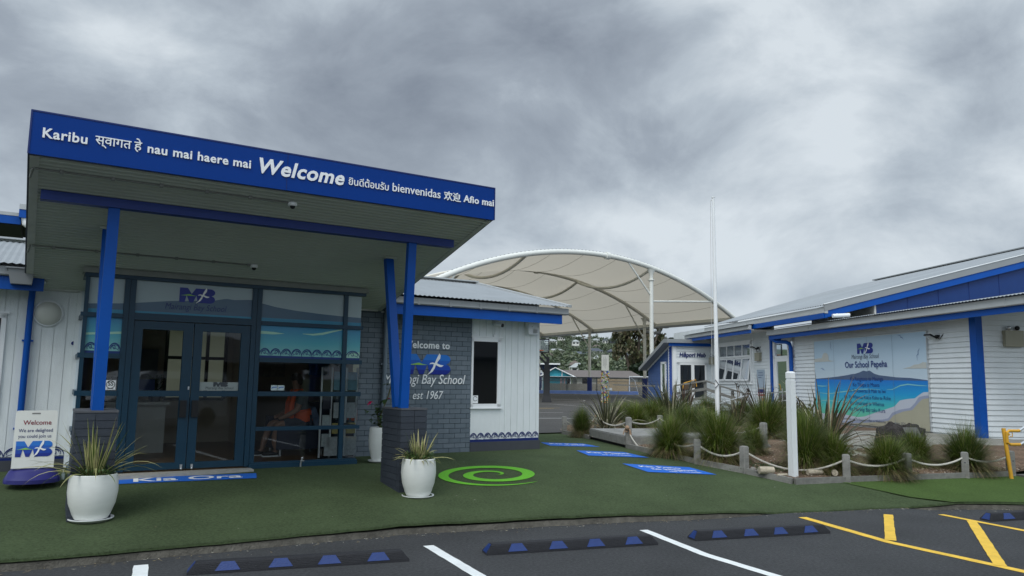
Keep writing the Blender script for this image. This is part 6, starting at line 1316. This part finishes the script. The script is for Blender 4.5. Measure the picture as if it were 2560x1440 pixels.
m.add([(AC-AH+2*AH*i/NA, b, memb(AC-AH+2*AH*i/NA, b)) for b in NBs for i in range(NA+1)], [(j*(NA+1)+i, j*(NA+1)+i+1, (j+1)*(NA+1)+i+1, (j+1)*(NA+1)+i) for j in range(len(NBs)-1) for i in range(NA)])
ORGm = part('membrane', m, FAB, CS)
m = MB()
for i in range(3):
    for a in (17, 19, 23.3, 25.5, 27.8, 32.1, 34.2, 35.9): m.tube([(a, BS[i]+(BS[i+1]-BS[i])*j/8, memb(a, BS[i]+(BS[i+1]-BS[i])*j/8)-.02) for j in range(9)], .009, 5)
part('seam', m, mat('seam_brown', (.36, .33, .28), .7), CS)
m = MB()
for k in range(90):
    a = AC-AH+2*AH*k/89; m.box(a-.02, a+.02, BS[0]-.03, BS[0]+.06, az_(a)+.13, az_(a)+.17)
part('lacing', m, mat('lacing_grey', (.25, .26, .26), .6), CS, kind='stuff')
for i in range(2):
    for a in (21.4, 30.2):
        m = MB(); m.tube([(a, BS[i]+(BS[i+1]-BS[i])*j/12, memb(a, BS[i]+(BS[i+1]-BS[i])*j/12)-.16-.18*4*(j/12)*(1-j/12)) for j in range(13)], .085, 10); part('purlin', m, CREAM, CS)
for a, s_ in ((AC-AH, 1), (AC+AH, -1)):
    m = MB(); m.beam((a, BS[0]-.1, az_(AC+AH)-.02), (a, BS[3]+.1, az_(AC+AH)-.12), .22, .20); part('eave_beam', m, CREAM, CS); m = MB(); m.beam((a-s_*.05, BS[0]-.1, az_(AC+AH)-.17), (a-s_*.05, BS[3]+.1, az_(AC+AH)-.27), .30, .14); part('eave_gutter', m, GUT, CS)
PADM = mat('navy_pole_pad', (.008, .022, .12), .5, .08, 6)
for k, b in enumerate(BS):
    for a in ((30.2, 15.5) if k == 0 else (36.15 if k == 1 else 36.85, 15.5)):
        z0 = .43+.0085*(b-14); za = az_(a)-drop(b); mt = STEEL if k == 0 else CREAM
        m = MB(); r_ = .12 if k == 0 else .115; zt = za-.75; m.tube([(a, b, z0), (a, b, zt)], r_, 14); part('pole', m, mt, CS)
        m = MB(); m.lathe([(r_, zt-.05), (r_+.07, zt-.02), (r_+.07, zt+.03), (r_*.9, zt+.05), (r_*1.0, za-.4), (.26, za-.12)], (a, b, 0), 14); part('pole_head', m, mt, CS)
        m = MB(); m.tube([(a, b, z0), (a, b, z0+1.38)], .19 if k else .22, 12); part('pole_pad', m, PADM, CS)
        s_ = -1 if a > AC else 1
        m = MB(); m.tube([(a, b, za-1.7), (a+s_*1.75, b, az_(a+s_*1.75)-drop(b)-.1)], .05, 8); part('strut', m, mt, CS)
        if k == 0 and a > AC: m = MB(); m.tube([(a, b, za-2.0), (a-s_*4.95, b, az_(a-s_*4.95)-.12)], .055, 8); part('strut', m, mt, CS)
m = MB(); m.tube([(36.3, 40.3, 5.35), (36.6, 40.0, 5.2), (37.1, 39.8, 5.25), (37.2, 39.8, 5.5)], .12, 8); m.box(37.5, 37.9, 39.7, 40.0, 5.6, 5.7); part('gutter_outlet', m, GUT, CS)

# ================================================================== COURT THINGS (world)
hz0 = .60; hx, hy = 1.95, 41.2
t = thing('basketball_hoop', 'black padded basketball stand with clear framed backboard beyond the wall corner', 'basketball hoop', 'W', (hx, hy, hz0))
m = MB(); m.add([(hx+x, hy+y, z) for z, s_ in ((hz0, .27), (hz0+.25, .22), (hz0+.40, .17), (hz0+1.75, .165)) for x, y in ((-s_, -s_), (s_, -s_), (s_, s_), (-s_, s_))], [(k*4+i, k*4+(i+1) % 4, (k+1)*4+(i+1) % 4, (k+1)*4+i) for k in range(3) for i in range(4)]+[(12, 13, 14, 15)]); part('base_pad', m, BLK, t)
m = MB(); m.box(hx-.12, hx+.12, hy-.12, hy+.12, hz0+1.7, hz0+2.2); m.box(hx-.02, hx+.14, hy-.1, hy+.1, hz0+2.1, hz0+2.45); part('post', m, BLK, t)
m = MB(); m.beam((hx+.20, hy, hz0+1.85), (hx-.75, hy, hz0+2.75), .09, .12); m.beam((hx+.05, hy, hz0+2.3), (hx-.55, hy, hz0+2.95), .07, .09); m.beam((hx-.08, hy, hz0+1.5), (hx-.62, hy, hz0+2.35), .06, .08); part('arm', m, BLK, t)
m = MB()
for x0, x1, z0, z1 in ((-1.0, -.93, 2.05, 2.85), (.08, .16, 2.05, 2.85)): pass
bx0, bx1, bz0, bz1 = hx-.95, hx+.13, hz0+2.66, hz0+3.42
for a, b, c, d in ((bx0, bx0+.06, bz0, bz1), (bx1-.06, bx1, bz0, bz1), (bx0, bx1, bz0, bz0+.06), (bx0, bx1, bz1-.06, bz1)): m.box(a, b, hy-.15, hy-.10, c, d)
bb = part('backboard', m, BLK, t); m = MB(); m.quad((bx0, hy-.12, bz0), (bx1, hy-.12, bz0), (bx1, hy-.12, bz1), (bx0, hy-.12, bz1)); part('clear_panel', m, glass('acrylic', (.72, .78, .8), .8, .08), bb)
m = MB(); m.tube([(hx-.4+.22*cos(k*.33), hy-.40+.22*sin(k*.33), bz0+.12) for k in range(20)], .012, 6, False); part('rim', m, mat('rim_orange', (.5, .1, .02), .5), t)
cx2, cy2 = 5.17, 41.6
t = thing('mosaic_column', 'tall column of colourful blobs topped by a pale inscribed slab', 'sculpture', 'W', (cx2, cy2, .59)); m = MB(); m.box(cx2-.17, cx2+.17, cy2-.17, cy2+.17, .55, 2.36); part('core', m, mat('column_core', (.3, .28, .24), .8), t)
MOS = [mat('mosaic_%d' % i, c, .4, .1, 20) for i, c in enumerate(((.45, .04, .03), (.04, .10, .40), (.55, .40, .04), (.10, .32, .06), (.60, .58, .52), (.5, .16, .03), (.12, .06, .25), (.02, .02, .025), (.25, .40, .45)))]
m = MB(); rr = random.Random(31)
for k in range(430):
    z = rr.uniform(.62, 2.34); f_ = rr.randrange(4); q = rr.uniform(-.17, .17); x, y = ((q, -.18), (q, .18), (-.18, q), (.18, q))[f_]; m.k = rr.choice([0, 1, 2, 3, 4, 4, 5, 6, 7, 8, 2]); m.ball((cx2+x, cy2+y, z), (rr.uniform(.025, .05), rr.uniform(.02, .045), rr.uniform(.015, .04)), 7, 5)
part('mosaic', m, MOS, t, kind='stuff')
m = MB(); m.box(cx2-.20, cx2+.20, cy2-.06, cy2+.06, 2.36, 3.22); sl_ = part('slab', m, mat('pale_slab', (.50, .50, .45), .7, .08, 8), t)
sp2 = Plane((cx2-.20, cy2-.065, 2.36), (0, 0, 1), (-1, 0, 0)); m = MB()
for k, (a, b) in enumerate(((.25, .72), (.18, .62), (.12, .78), (.3, .6))):
    xx = a
    while xx < b: l_ = rr.uniform(.02, .06); poly(m, sp2, [(xx, -.10-k*.055), (xx+l_, -.10-k*.055), (xx+l_, -.088-k*.055), (xx, -.088-k*.055)], .002, 1); xx += l_+.02
part('inscription', m, mat('inscription_grey', (.10, .10, .10), .7), sl_, smooth=False)
# fence, platform, goal, boundary fences
FNC = mat('fence_steel', (.10, .105, .105), .5, .1, 5)
CHN = bpy.data.materials.new('chain_mesh'); CHN.use_nodes = True; q = CHN.node_tree; tr2 = q.nodes.new('ShaderNodeBsdfTransparent'); mx2 = q.nodes.new('ShaderNodeMixShader'); mx2.inputs[0].default_value = .28
q.nodes['Principled BSDF'].inputs['Base Color'].default_value = (.22, .23, .23, 1); q.links.new(tr2.outputs[0], mx2.inputs[1]); q.links.new(q.nodes['Principled BSDF'].outputs[0], mx2.inputs[2]); q.links.new(mx2.outputs[0], q.nodes['Material Output'].inputs[0])
t = thing('chainlink_fence', 'grey chain-link fence with dark posts along the far side of the court', 'fence', 'W', (8, 61, .8)); P_ = [(-9, 61.6), (-4, 61.6), (.8, 61.5), (4.55, 61.4), (6.95, 61.3), (9.6, 61.2), (12.6, 61.1), (15.5, 61.0), (20, 61), (25, 61)]
for x, y in P_: m = MB(); m.tube([(x, y, .7), (x, y, 2.12 if x != 12.6 else 2.6)], .04, 8); part('post', m, FNC, t)
m = MB(); m.tube([(x, y, 2.08) for x, y in P_], .035, 6); m.tube([(x, y, 1.78) for x, y in P_], .018, 6); part('rail', m, FNC, t)
m = MB(); m.add([(x, y+.03, z) for z in (.78, 2.08) for x, y in P_], [(i, i+1, i+1+len(P_), i+len(P_)) for i in range(len(P_)-1)]); part('mesh', m, CHN, t)
m = MB(); m.box(2.2, 10.0, 59.6, 60.6, .78, 1.02); t = solo('blue_bench_platform', m, mat('platform_blue', (.17, .27, .60), .5, .12, 2), 'long low pale blue platform at the foot of the chain-link fence', 'platform', org=(6, 60, .78))
m = MB(); m.box(-3, 10.1, 59.5, 60.7, .66, .78); solo('platform_base', m, CONC, 'concrete strip carrying the pale blue platform', 'kerb strip', org=(5, 60, .7))
t = thing('goal', 'white-framed sports goal at the right end of the court fence', 'goal', 'W', (10.5, 60.3, .8)); m = MB()
m.tube([(9.42, 60.3, .75), (9.42, 60.3, 2.18), (11.1, 60.3, 2.18), (11.1, 60.3, .75)], .055, 8); m.tube([(9.42, 60.3, 2.18), (9.95, 61.0, 1.9), (10.25, 61.0, .8)], .03, 6); m.tube([(11.1, 60.3, 2.18), (11.2, 61.0, 1.9), (11.3, 61.0, .8)], .03, 6); part('frame', m, WHT2, t)
m = MB(); m.quad((9.42, 60.35, 2.15), (11.1, 60.35, 2.15), (11.2, 61, .8), (9.95, 61, .8)); part('net', m, CHN, t)
m = MB(); m.box(9.6, 16, 62.0, 62.15, .7, 1.35); solo('low_wall', m, CONC, 'low grey concrete wall behind the goal', 'wall', org=(12, 62, .7))
m = MB(); rr = random.Random(2)
for k in range(60):
    x = 3.0+k*.09; h = rr.uniform(1.52, 1.58); m.box(x, x+.08, 66, 66.03, .72, h)
solo('paling_fence', m, mat('paling_grey', (.26, .24, .19), .9, .25, 8), 'weathered grey timber paling fence in front of the turquoise building', 'fence', org=(5.5, 66, .75))
m = MB()
for k in range(70): x = 8.2+k*.09; m.box(x, x+.08, 72, 72.03, .7, 2.02 if k < 34 else 1.8)
solo('paling_fence', m, mat('paling_tan', (.34, .26, .15), .9, .25, 8), 'tan timber fence screens below the brown roof', 'fence', org=(11, 72, .75))
m = MB(); m.box(7.7, 8.4, 63, 63.1, .8, 1.25); m.box(7.68, 8.42, 62.9, 63.3, 1.05, 1.1); solo('white_bench', m, WHT2, 'small white bench seen through the chain-link fence', 'bench', org=(8, 63, .8))
# turquoise building, brown-roofed building, white and navy building
def gable_prism(mb, x0, x1, y0, y1, z0, z1, over=.3, th=.12, ridge='x'):
    if ridge == 'x':
        ym = (y0+y1)/2; mb.prism([(x0-over, y0-over, z0), (x0-over, ym, z1), (x0-over, y1+over, z0), (x0-over, y1+over, z0+th), (x0-over, ym, z1+th), (x0-over, y0-over, z0+th)], (x1-x0+2*over, 0, 0))
    else:
        xm = (x0+x1)/2; mb.prism([(x0-over, y0-over, z0), (xm, y0-over, z1), (x1+over, y0-over, z0), (x1+over, y0-over, z0+th), (xm, y0-over, z1+th), (x0-over, y0-over, z0+th)], (0, y1-y0+2*over, 0))
TUR = mat('turquoise_cladding', (.03, .30, .38), .5, .05, 3)
t = thing('turquoise_building', 'small turquoise gabled building with white trim beyond the court', 'building', 'W', (5, 77, .8)); m = MB(); m.box(3.4, 5.95, 75.3, 81, .7, 2.16); m.prism([(3.2, 75.3, 2.2), (6.1, 75.3, 2.2), (4.40, 75.3, 3.0)], (0, 5, 0)); part('wall', m, TUR, t)
m = MB(); m.add([(2.9, 74.9, 2.22), (4.38, 74.9, 3.08), (6.5, 74.9, 2.12), (2.9, 81, 2.22), (4.38, 81, 3.08), (6.5, 81, 2.12)], [(0, 1, 4, 3), (1, 2, 5, 4)]); part('roof', m, mat('brown_roof', (.15, .13, .12), .8, .1, 3), t)
m = MB(); m.beam((2.9, 74.9, 2.22), (4.38, 74.9, 3.08), .06, .09); m.beam((4.38, 74.9, 3.08), (6.5, 74.9, 2.12), .06, .09); m.box(5.04, 5.12, 75.25, 75.3, 2.2, 2.75); m.box(5.87, 5.95, 75.2, 75.3, .8, 2.15); m.box(3.2, 6.3, 74.7, 75.3, 2.14, 2.22); part('trim', m, WHT2, t)
m = MB(); m.box(4.9, 5.12, 75.25, 75.3, .8, 2.05); m.box(5.25, 5.42, 75.25, 75.3, .8, 2.05); part('door', m, mat('pink_door', (.45, .33, .33), .6), t); m = MB(); m.box(5.55, 5.85, 75.22, 75.28, 1.2, 2.0); part('window', m, GLD, t)
t = thing('long_school_block', 'long low cream building with a dark brown roof beyond the court', 'building', 'W', (11, 86, .8)); m = MB(); m.box(7.4, 14.2, 85, 92, .7, 2.25); part('wall', m, mat('cream_wall', (.5, .47, .42), .7, .05, 2), t)
m = MB(); m.add([(5.2, 84.4, 2.25), (14.8, 84.4, 2.25), (14.0, 88.5, 3.05), (5.8, 88.5, 3.05), (5.2, 93, 2.25), (14.8, 93, 2.25)], [(0, 1, 2, 3), (3, 2, 5, 4)]); part('roof', m, mat('brown_roof', (.15, .13, .12), .8, .1, 3), t)
for a, b, z0, z1, mm in ((8.0, 8.7, 1.5, 2.1, GLD), (11.6, 11.9, .8, 2.1, DARK), (13.0, 13.3, .8, 2.1, DARK)): m = MB(); m.box(a, b, 84.95, 85, z0, z1); part('window', m, mm, t)
t = thing('white_navy_block', 'white building with navy doors half hidden by the basketball stand', 'building', 'W', (2.2, 82, .8)); m = MB(); m.box(.2, 4.1, 82, 88, .7, 3.0); part('wall', m, WHT2, t); m = MB(); m.box(.0, 5.3, 81.4, 89, 3.45, 3.62); m.box(.2, 5.0, 82, 88, 2.9, 3.45); part('roof', m, mat('navy_roof', (.02, .035, .09), .6), t)
m = MB(); m.box(0, 5.3, 81.38, 81.42, 3.5, 3.65); part('gutter', m, WHT2, t)
for a in (.9, 2.0, 3.0, 3.6): m = MB(); m.box(a, a+.35, 81.95, 82, 1.0, 2.6); part('window', m, mat('navy_door', (.01, .03, .14), .4), t)
# ================================================================== TREES
def treemat(nm, c): return leafmat(nm, c, .35, .2, .6)
def crown(mb, rr, c, r, n, s_, ks=(0, 1), upright=0):
    c = Vector(c); rx, ry, rz = r
    for i in range(n):
        u_, v_ = rr.uniform(0, 2*pi), rr.uniform(-1, 1); q = rr.uniform(.72, 1.08)*(rr.random()**.25); h = sqrt(1-v_*v_)
        p = c+Vector((rx*q*h*cos(u_), ry*q*h*sin(u_), rz*q*v_)); a, b = rr.uniform(0, 6.28), rr.uniform(-.7, .7); k = s_*rr.uniform(.5, 1.3)
        x = Vector((cos(a), sin(a), b)).normalized()*k; y = Vector((-sin(a)*.5, cos(a)*.5, rr.uniform(.2, 1)+upright)).normalized()*k*(.6+upright); mb.k = rr.choice(ks)
        mb.quad(p-x*.5-y*.4, p+x*.4-y*.5, p+x*.55+y*.4, p-x*.3+y*.6)
def trunk(mb, x, y, z, h, r, rr, nl=5):
    mb.tube([(x, y, z-.3), (x+.1*r, y, z+h*.3), (x-.2*r, y, z+h*.62), (x, y, z+h*.9)], [r, r*.75, r*.5, r*.2], 8)
    for i in range(nl):
        a = rr.uniform(0, 6.28); z0 = z+h*rr.uniform(.25, .6); mb.tube([(x, y, z0), (x+cos(a)*h*.12, y+sin(a)*h*.12, z0+h*.14), (x+cos(a)*h*.2, y+sin(a)*h*.2, z0+h*.3)], [r*.4, r*.25, r*.08], 6)
BARK = mat('bark', (.11, .09, .07), .95, .3, 10, .5, 30)
rr = random.Random(41)
t = thing('broad_tree', 'tall olive-brown upright tree beyond the court, its top hidden by the shade', 'tree', 'W', (16, 96, .8)); m = MB()
for dx in (-1.6, -.7, .2, 1.0, 1.9): m.tube([(16+dx*.2, 96, .5), (16+dx*.7, 96, 4), (16+dx*1.3, 96, 7.5), (16+dx*1.7, 96, 10.5)], [.28, .2, .12, .04], 7)
part('trunk', m, BARK, t); m = MB()
for k in range(64):
    dx = rr.uniform(-3.0, 3.6); z = rr.uniform(3.2, 11.4); 
    if abs(dx)/3.7 > (1 - max(0, (z-8)/5)**1.5): continue
    if z < 5 and abs(dx) > .6+(z-3)*.8: continue
    crown(m, rr, (16+dx, 96+rr.uniform(-1.6, 1.6), z), (rr.uniform(.45, .8), rr.uniform(.45, .8), rr.uniform(.7, 1.25)), 95, .30, (0, 0, 1, 2), .5)
part('crown', m, [treemat('olive_leaf', (.095, .10, .045)), treemat('olive_dark', (.05, .055, .03)), treemat('olive_brown', (.13, .105, .06))], t)
def conifer(x, y, z, h, r, label, seed):
    rr = random.Random(seed); t = thing('dark_conifer', label, 'tree', 'W', (x, y, z), 'dark evergreens beyond the court'); m = MB(); trunk(m, x, y, z, h, .3, rr); part('trunk', m, BARK, t); m = MB()
    for k in range(46):
        q = rr.uniform(.08, 1); zz = z+h*q; rad_ = r*(1-q)**.6*rr.uniform(.5, 1); a = rr.uniform(0, 6.28); crown(m, rr, (x+rad_*cos(a), y+rad_*sin(a)*.6, zz), (.9, .8, .42), 70, .42, (0, 0, 1))
    part('crown', m, [treemat('conifer_dark', (.018, .034, .016)), treemat('conifer_mid', (.035, .055, .022))], t)
conifer(19.3, 99, .8, 6.6, 3.0, 'dark evergreen directly behind the two shade poles', 51); conifer(22.3, 103, .8, 6.9, 2.6, 'dark evergreen peaking above the blue-sided annexe roof', 52); conifer(15.6, 92, .8, 3.0, 2.4, 'low dark evergreen bush at the foot of the tall olive tree', 53); conifer(17.4, 94, .8, 3.8, 2.2, 'dark evergreen bush right of the tall olive tree trunk', 54)
# palms/cabbage trees in front of the hillside
rr = random.Random(14)
for x, lb in ((14.0, 'spiky pale-leaved cabbage tree left of the dark bush'), (16.4, 'spiky cabbage tree nearest the tall olive tree')):
    y = 128; m = MB()
    for i in range(60): leafstrip(m, (x, y, 3.2), rr.uniform(0, 6.28), rad(rr.uniform(-10, 80)), 1.7, .12, .6, [0], 4)
    t = thing('cabbage_tree', lb, 'tree', 'W', (x, y, 2)); part('trunk', MB().tube([(x, y, 1.5), (x, y, 3.3)], .12, 6), BARK, t); part('crown', m, treemat('cabbage_leaf', (.09, .13, .06)), t)
# ================================================================== HILL
HZ = [(100, .72), (200, 2.3), (350, 7.0), (550, 16.6), (700, 27), (850, 39.5), (950, 50), (1100, 56), (2500, 40)]
def hz_at(x, y): return lerp(HZ, y)*(1+.05*sin(x*.012+.6)+.03*sin(x*.031))
m = MB(); ys2 = [98, 130, 165, 200, 250, 300, 350, 420, 480, 550, 620, 700, 780, 850, 900, 950, 1020, 1100, 1500, 2500]; xs2 = [-1500, -800, -500, -350, -250, -170, -100, -50, 0, 50, 100, 150, 200, 260, 340, 450, 600, 900, 1600]
m.add([(x, y, hz_at(x, y) if y > 98 else .6) for y in ys2 for x in xs2], [(j*19+i, j*19+i+1, (j+1)*19+i+1, (j+1)*19+i) for j in range(len(ys2)-1) for i in range(18)]); solo('hillside', m, HILL, None, None, kind='structure')
rr = random.Random(77); m = MB()
HT = [treemat('hill_leaf_a', (.12, .155, .09)), treemat('hill_leaf_b', (.08, .11, .068)), treemat('hill_leaf_c', (.17, .20, .12)), treemat('hill_leaf_d', (.115, .13, .095))]
HOUSES = [(1451, 560, 15, 8, 3.2, 0, 1.4, 'grey_tile'), (1473, 640, 10, 8, 4, 0, 1.2, 'slate'), (1440, 760, 7, 8, 7, 3, 1.5, 'pale'), (1488, 570, 12, 8, 5.2, 3, 1.8, 'slate'), (1532, 560, 8, 8, 5.5, 1, 1.6, 'slate'), (1546, 545, 8, 8, 5, 3, 1.2, 'brown'), (1560, 500, 7, 8, 4.5, 2, 1.6, 'slate'),
          (1377, 480, 9, 7, 3.2, 3, 1.6, 'brown'), (1446, 290, 5.5, 5, 1.6, 3, 1.2, 'pale'), (1438, 330, 5, 5, 2.0, 2, 1.4, 'brown'), (1494, 400, 5, 6, 3.2, 3, 1.6, 'pale'), (1542, 430, 7, 7, 3, 2, 1.3, 'slate'), (1378, 840, 14, 8, 4.5, 3, 1.4, 'pale'), (1392, 640, 13, 8, 3.0, 2, 1.0, 'pale'),
          (1490, 900, 9, 8, 4.2, 3, 1.2, 'pale'), (1513, 905, 7, 8, 4.0, 3, 1.0, 'slate'), (1534, 905, 8, 8, 6.0, 1, 1.0, 'pale'), (1404, 930, 8, 8, 4, 3, 1.4, 'slate'), (1492, 760, 8, 7, 2.6, 2, 1.5, 'brown'), (1462, 930, 8, 8, 3.5, 3, 1.2, 'pale')]
RC = {'grey_tile': (.10, .12, .15), 'slate': (.07, .08, .10), 'pale': (.36, .38, .38), 'brown': (.13, .105, .09)}
WC = [(.30, .30, .28), (.12, .14, .16), (.40, .38, .32), (.62, .62, .58)]
HL = ['large grey hip-roofed house, widest on the middle slope', 'slate-roofed house just above the widest grey-roofed house', 'tall pale two-storey house above the widest grey roof', 'white house with dark roof right of the nearer shade pole', 'dark two-storey house right of the inscribed slab', 'white house with brown roof left of the tall olive tree', 'cream house partly behind the tall olive tree', 'brown-roofed white house above the navy roof', 'small pale-roofed house right above the long brown roof', 'low brown-roofed house right of the turquoise gable, on the lower slope',
      'small white house low on the slope left of the inscribed slab', 'slate-roofed house low on the slope right of the inscribed slab', 'long pale house near the skyline seen through the backboard', 'low pale house behind the upper arm of the basketball stand', 'pale house on the skyline above the inscribed slab', 'white house with slate roof on the skyline', 'dark block on the skyline nearest the olive tree', 'slate-roofed house on the skyline at the left', 'low brown roof in the trees above the white slope house', 'pale house on the skyline behind the far shade pole']
HX = []
def hipbox(mb, x0, x1, y0, y1, z, h, o=.6):
    r_ = min(x1-x0, y1-y0)/2; ym = (y0+y1)/2
    mb.add([(x0-o, y0-o, z), (x1+o, y0-o, z), (x1+o, y1+o, z), (x0-o, y1+o, z), (x0+r_*.8, ym, z+h), (x1-r_*.8, ym, z+h)], [(0, 1, 5, 4), (1, 2, 5), (2, 3, 4, 5), (3, 0, 4), (3, 2, 1, 0)])
for (px, Y, wd_, dp, hh, wc, rh, rc), lb in zip(HOUSES, HL):
    X = (px-1280)/1872*Y; z = hz_at(X, Y); HX.append((X, Y, wd_)); t = thing('house', lb, 'house', 'W', (X, Y, z), 'houses on the hillside')
    m = MB(); m.box(X-wd_/2, X+wd_/2, Y, Y+dp, z-2, z+hh); part('wall', m, mat('house_wall_%d' % wc, WC[wc], .7, .05, .5), t)
    q = MB(); hipbox(q, X-wd_/2, X+wd_/2, Y, Y+dp, z+hh, rh+.6); part('roof', q, mat('house_roof_'+rc, RC[rc], .7, .1, .5), t)
    n = max(2, int(wd_/2.4)); fl_ = 2 if hh > 4.4 else 1
    for f_ in range(fl_):
        for i in range(n):
            x = X-wd_/2+wd_*(i+.5)/n; q = MB(); z1 = z+hh-(f_+1)*hh/fl_+hh/fl_*.35; q.box(x-wd_/n*.30, x+wd_/n*.30, Y-.06, Y, z1, z1+hh/fl_*.45); part('window', q, mat('house_glass', (.03, .035, .04), .2, spec=.6), t)
for k in range(1500):
    Y = 140+860*rr.random()**.75; X = Y*rr.uniform(-.35, .55)
    if k < 750: X = Y*rr.uniform(.02, .20)
    if Y < 175 and .03 < X/Y < .09: pass
    if any(abs(X-hx_*Y/hy_) < hw*.62*Y/hy_+1 and -75 < Y-hy_ < 5 for hx_, hy_, hw in HX) and rr.random() < .93: continue
    z = hz_at(X, Y); s_ = rr.uniform(.7, 1.25); kk = rr.randrange(4); h = 5.2*s_ if Y > 220 else 2.6*s_
    if Y < 200: h = 1.5*s_
    near = k < 750
    for c in range(3 if near else 2): crown(m, rr, (X+rr.uniform(-1.8, 1.8)*s_, Y+rr.uniform(-1, 1), z+h*rr.uniform(.35, .8)), (2.3*s_, 2.3*s_, h*.45), 24 if near else 12, 1.5 if Y > 250 else .9, (kk, kk, (kk+1) % 4))
solo('hillside_trees', m, HT, 'mixed green tree cover massed over the distant hillside', 'trees', kind='stuff', smooth=False)
rr = random.Random(90)
for i, (x, Y, h, lb) in enumerate(((1408, 900, 17, 'tall rounded tree on the skyline, second from the left'), (1428, 905, 16, 'dark domed tree on the skyline left of the far shade pole'), (1487, 930, 11, 'flat-topped dark tree on the skyline right of the far shade pole'), (1532, 900, 12, 'tree on the skyline touching the olive tree'), (1400, 420, 9, 'rounded mid-green tree above the turquoise gable'), (1372, 900, 10, 'dark tree on the skyline seen through the backboard'), (1392, 330, 6, 'dark round tree just above the turquoise gable'), (1474, 470, 10, 'dark conical tree behind the nearer far pole'))):
    X = (x-1280)/1872*Y; z = hz_at(X, Y); t = thing('hill_tree', lb, 'tree', 'W', (X, Y, z), 'separate trees on the hillside'); m = MB(); trunk(m, X, Y, z, h*.7, .4, rr, 3); part('trunk', m, BARK, t); m = MB()
    for c in range(9): crown(m, rr, (X+rr.uniform(-.38, .38)*h, Y+rr.uniform(-.3, .3)*h, z+h*rr.uniform(.4, .85)), (h*.22, h*.22, h*.17), 70, h*.07, (0, 1, 2))
    part('crown', m, HT[:3], t)
# ================================================================== COVERED ROOF AT THE FAR LEFT
t = thing('covered_way', 'high dark-lined flat roof with blue fascia seen at the far left behind the canopy', 'roof structure', 'L', (-6, 25.5, .8)); m = MB(); m.box(-16, -.70, 24.0, 27.4, 5.70, 5.95); part('roof', m, mat('roof_underside', (.02, .022, .03), .8), t)
m = MB(); m.box(-16, -.68, 23.93, 23.99, 5.94, 6.03); m.box(-.75, 4, 23.6, 23.66, 6.08, 6.22); part('roof_edge', m, GUTW, t); m = MB(); m.box(-16, -.70, 23.94, 23.99, 5.72, 5.94); m.box(-.75, 4, 23.62, 23.68, 5.86, 6.08); part('fascia_board', m, BLUE, t); m = MB(); m.box(-.75, 4, 23.68, 27.4, 5.90, 6.08); part('roof', m, mat('roof_underside', (.02, .022, .03), .8), t)
m = MB(); m.tube([(-.60, 23.75, 5.88), (-.58, 23.72, 5.72), (-.45, 23.72, 5.62), (0, 23.75, 5.58)], .09, 10); part('outlet_pipe', m, WHT2, t)
for a in (-15, -9.5): m = MB(); m.box(a-.1, a+.1, 27.0, 27.2, .5, 5.7); part('post', m, BLUE, t)
for k in range(5): m = MB(); m.beam((-14+k*3.1, 24.1, 5.66), (-14+k*3.1, 27.3, 5.66), .12, .1); part('rafter', m, mat('rafter_dark', (.03, .03, .035), .8), t)

# ================================================================== BEHIND THE VIEWER: seen only as reflections in the glass
t = thing('house', 'long dark-roofed house across the car park, reflected in the entrance glass', 'house', 'W', (4, -22, 0)); m = MB(); m.box(-26, 34, -30, -22, 0, 2.7); part('wall', m, mat('street_wall', (.25, .23, .2), .8), t); m = MB(); hipbox(m, -26, 34, -30, -22, 2.7, 2.1, .8); part('roof', m, mat('street_roof', (.06, .06, .065), .8), t)
rr = random.Random(66)
for i, x in enumerate((-24, -13, -3, 9, 19, 31)):
    t = thing('street_tree', 'broad dark street tree number %s of the row reflected in the glass' % ('one', 'two', 'three', 'four', 'five', 'six')[i], 'tree', 'W', (x, -19+i % 2, 0), 'street trees behind the viewer'); m = MB(); trunk(m, x, -19, 0, 6, .3, rr, 4); part('trunk', m, BARK, t); m = MB()
    for c in range(8): crown(m, rr, (x+rr.uniform(-2.2, 2.2), -19+rr.uniform(-1.5, 1.5), rr.uniform(2.6, 6.4)), (1.7, 1.5, 1.2), 60, .7, (0, 1, 3))
    part('crown', m, HT, t)
t = thing('parked_van', 'white van parked behind the viewer and mirrored in the entrance doors', 'van', 'W', (5.5, -2.5, 0)); VC = Vector((5.5, -2.5, 0)); m = MB()
prof = [(-2.3, .35), (-2.35, .95), (-1.75, 1.15), (-1.15, 1.78), (-.8, 1.88), (2.2, 1.88), (2.35, 1.7), (2.4, .35)]
m.prism([(5.5+a, -3.4, z) for a, z in prof], (0, 1.75, 0)); part('body', m, mat('van_white', (.65, .66, .66), .3, .03), t)
for a, b in ((-1.45, -.55), (-.45, .75), (.85, 2.1)): m = MB(); m.prism([(5.5+a+.25*(a < -1), -1.645, 1.1), (5.5+b, -1.645, 1.1), (5.5+b, -1.645, 1.65), (5.5+a+.6*(a < -1), -1.645, 1.65)], (0, .01, 0)); part('window', m, BLK, t)
for a in (-1.55, 1.5):
    m = MB(); m.tube([(5.5+a, -1.85, .34), (5.5+a, -1.6, .34)], .34, 20); part('wheel', m, BLK, t)

t = thing('house', 'gabled house behind the viewer to the right, reflected in the small side window', 'house', 'W', (42, -8, 0)); m = MB(); m.box(34, 50, -14, -3, 0, 3.2); part('wall', m, mat('street_wall', (.25, .23, .2), .8), t); m = MB(); gable_prism(m, 34, 50, -14, -3, 3.2, 6.0, .5, .15, 'y'); part('roof', m, mat('street_roof', (.06, .06, .065), .8), t)
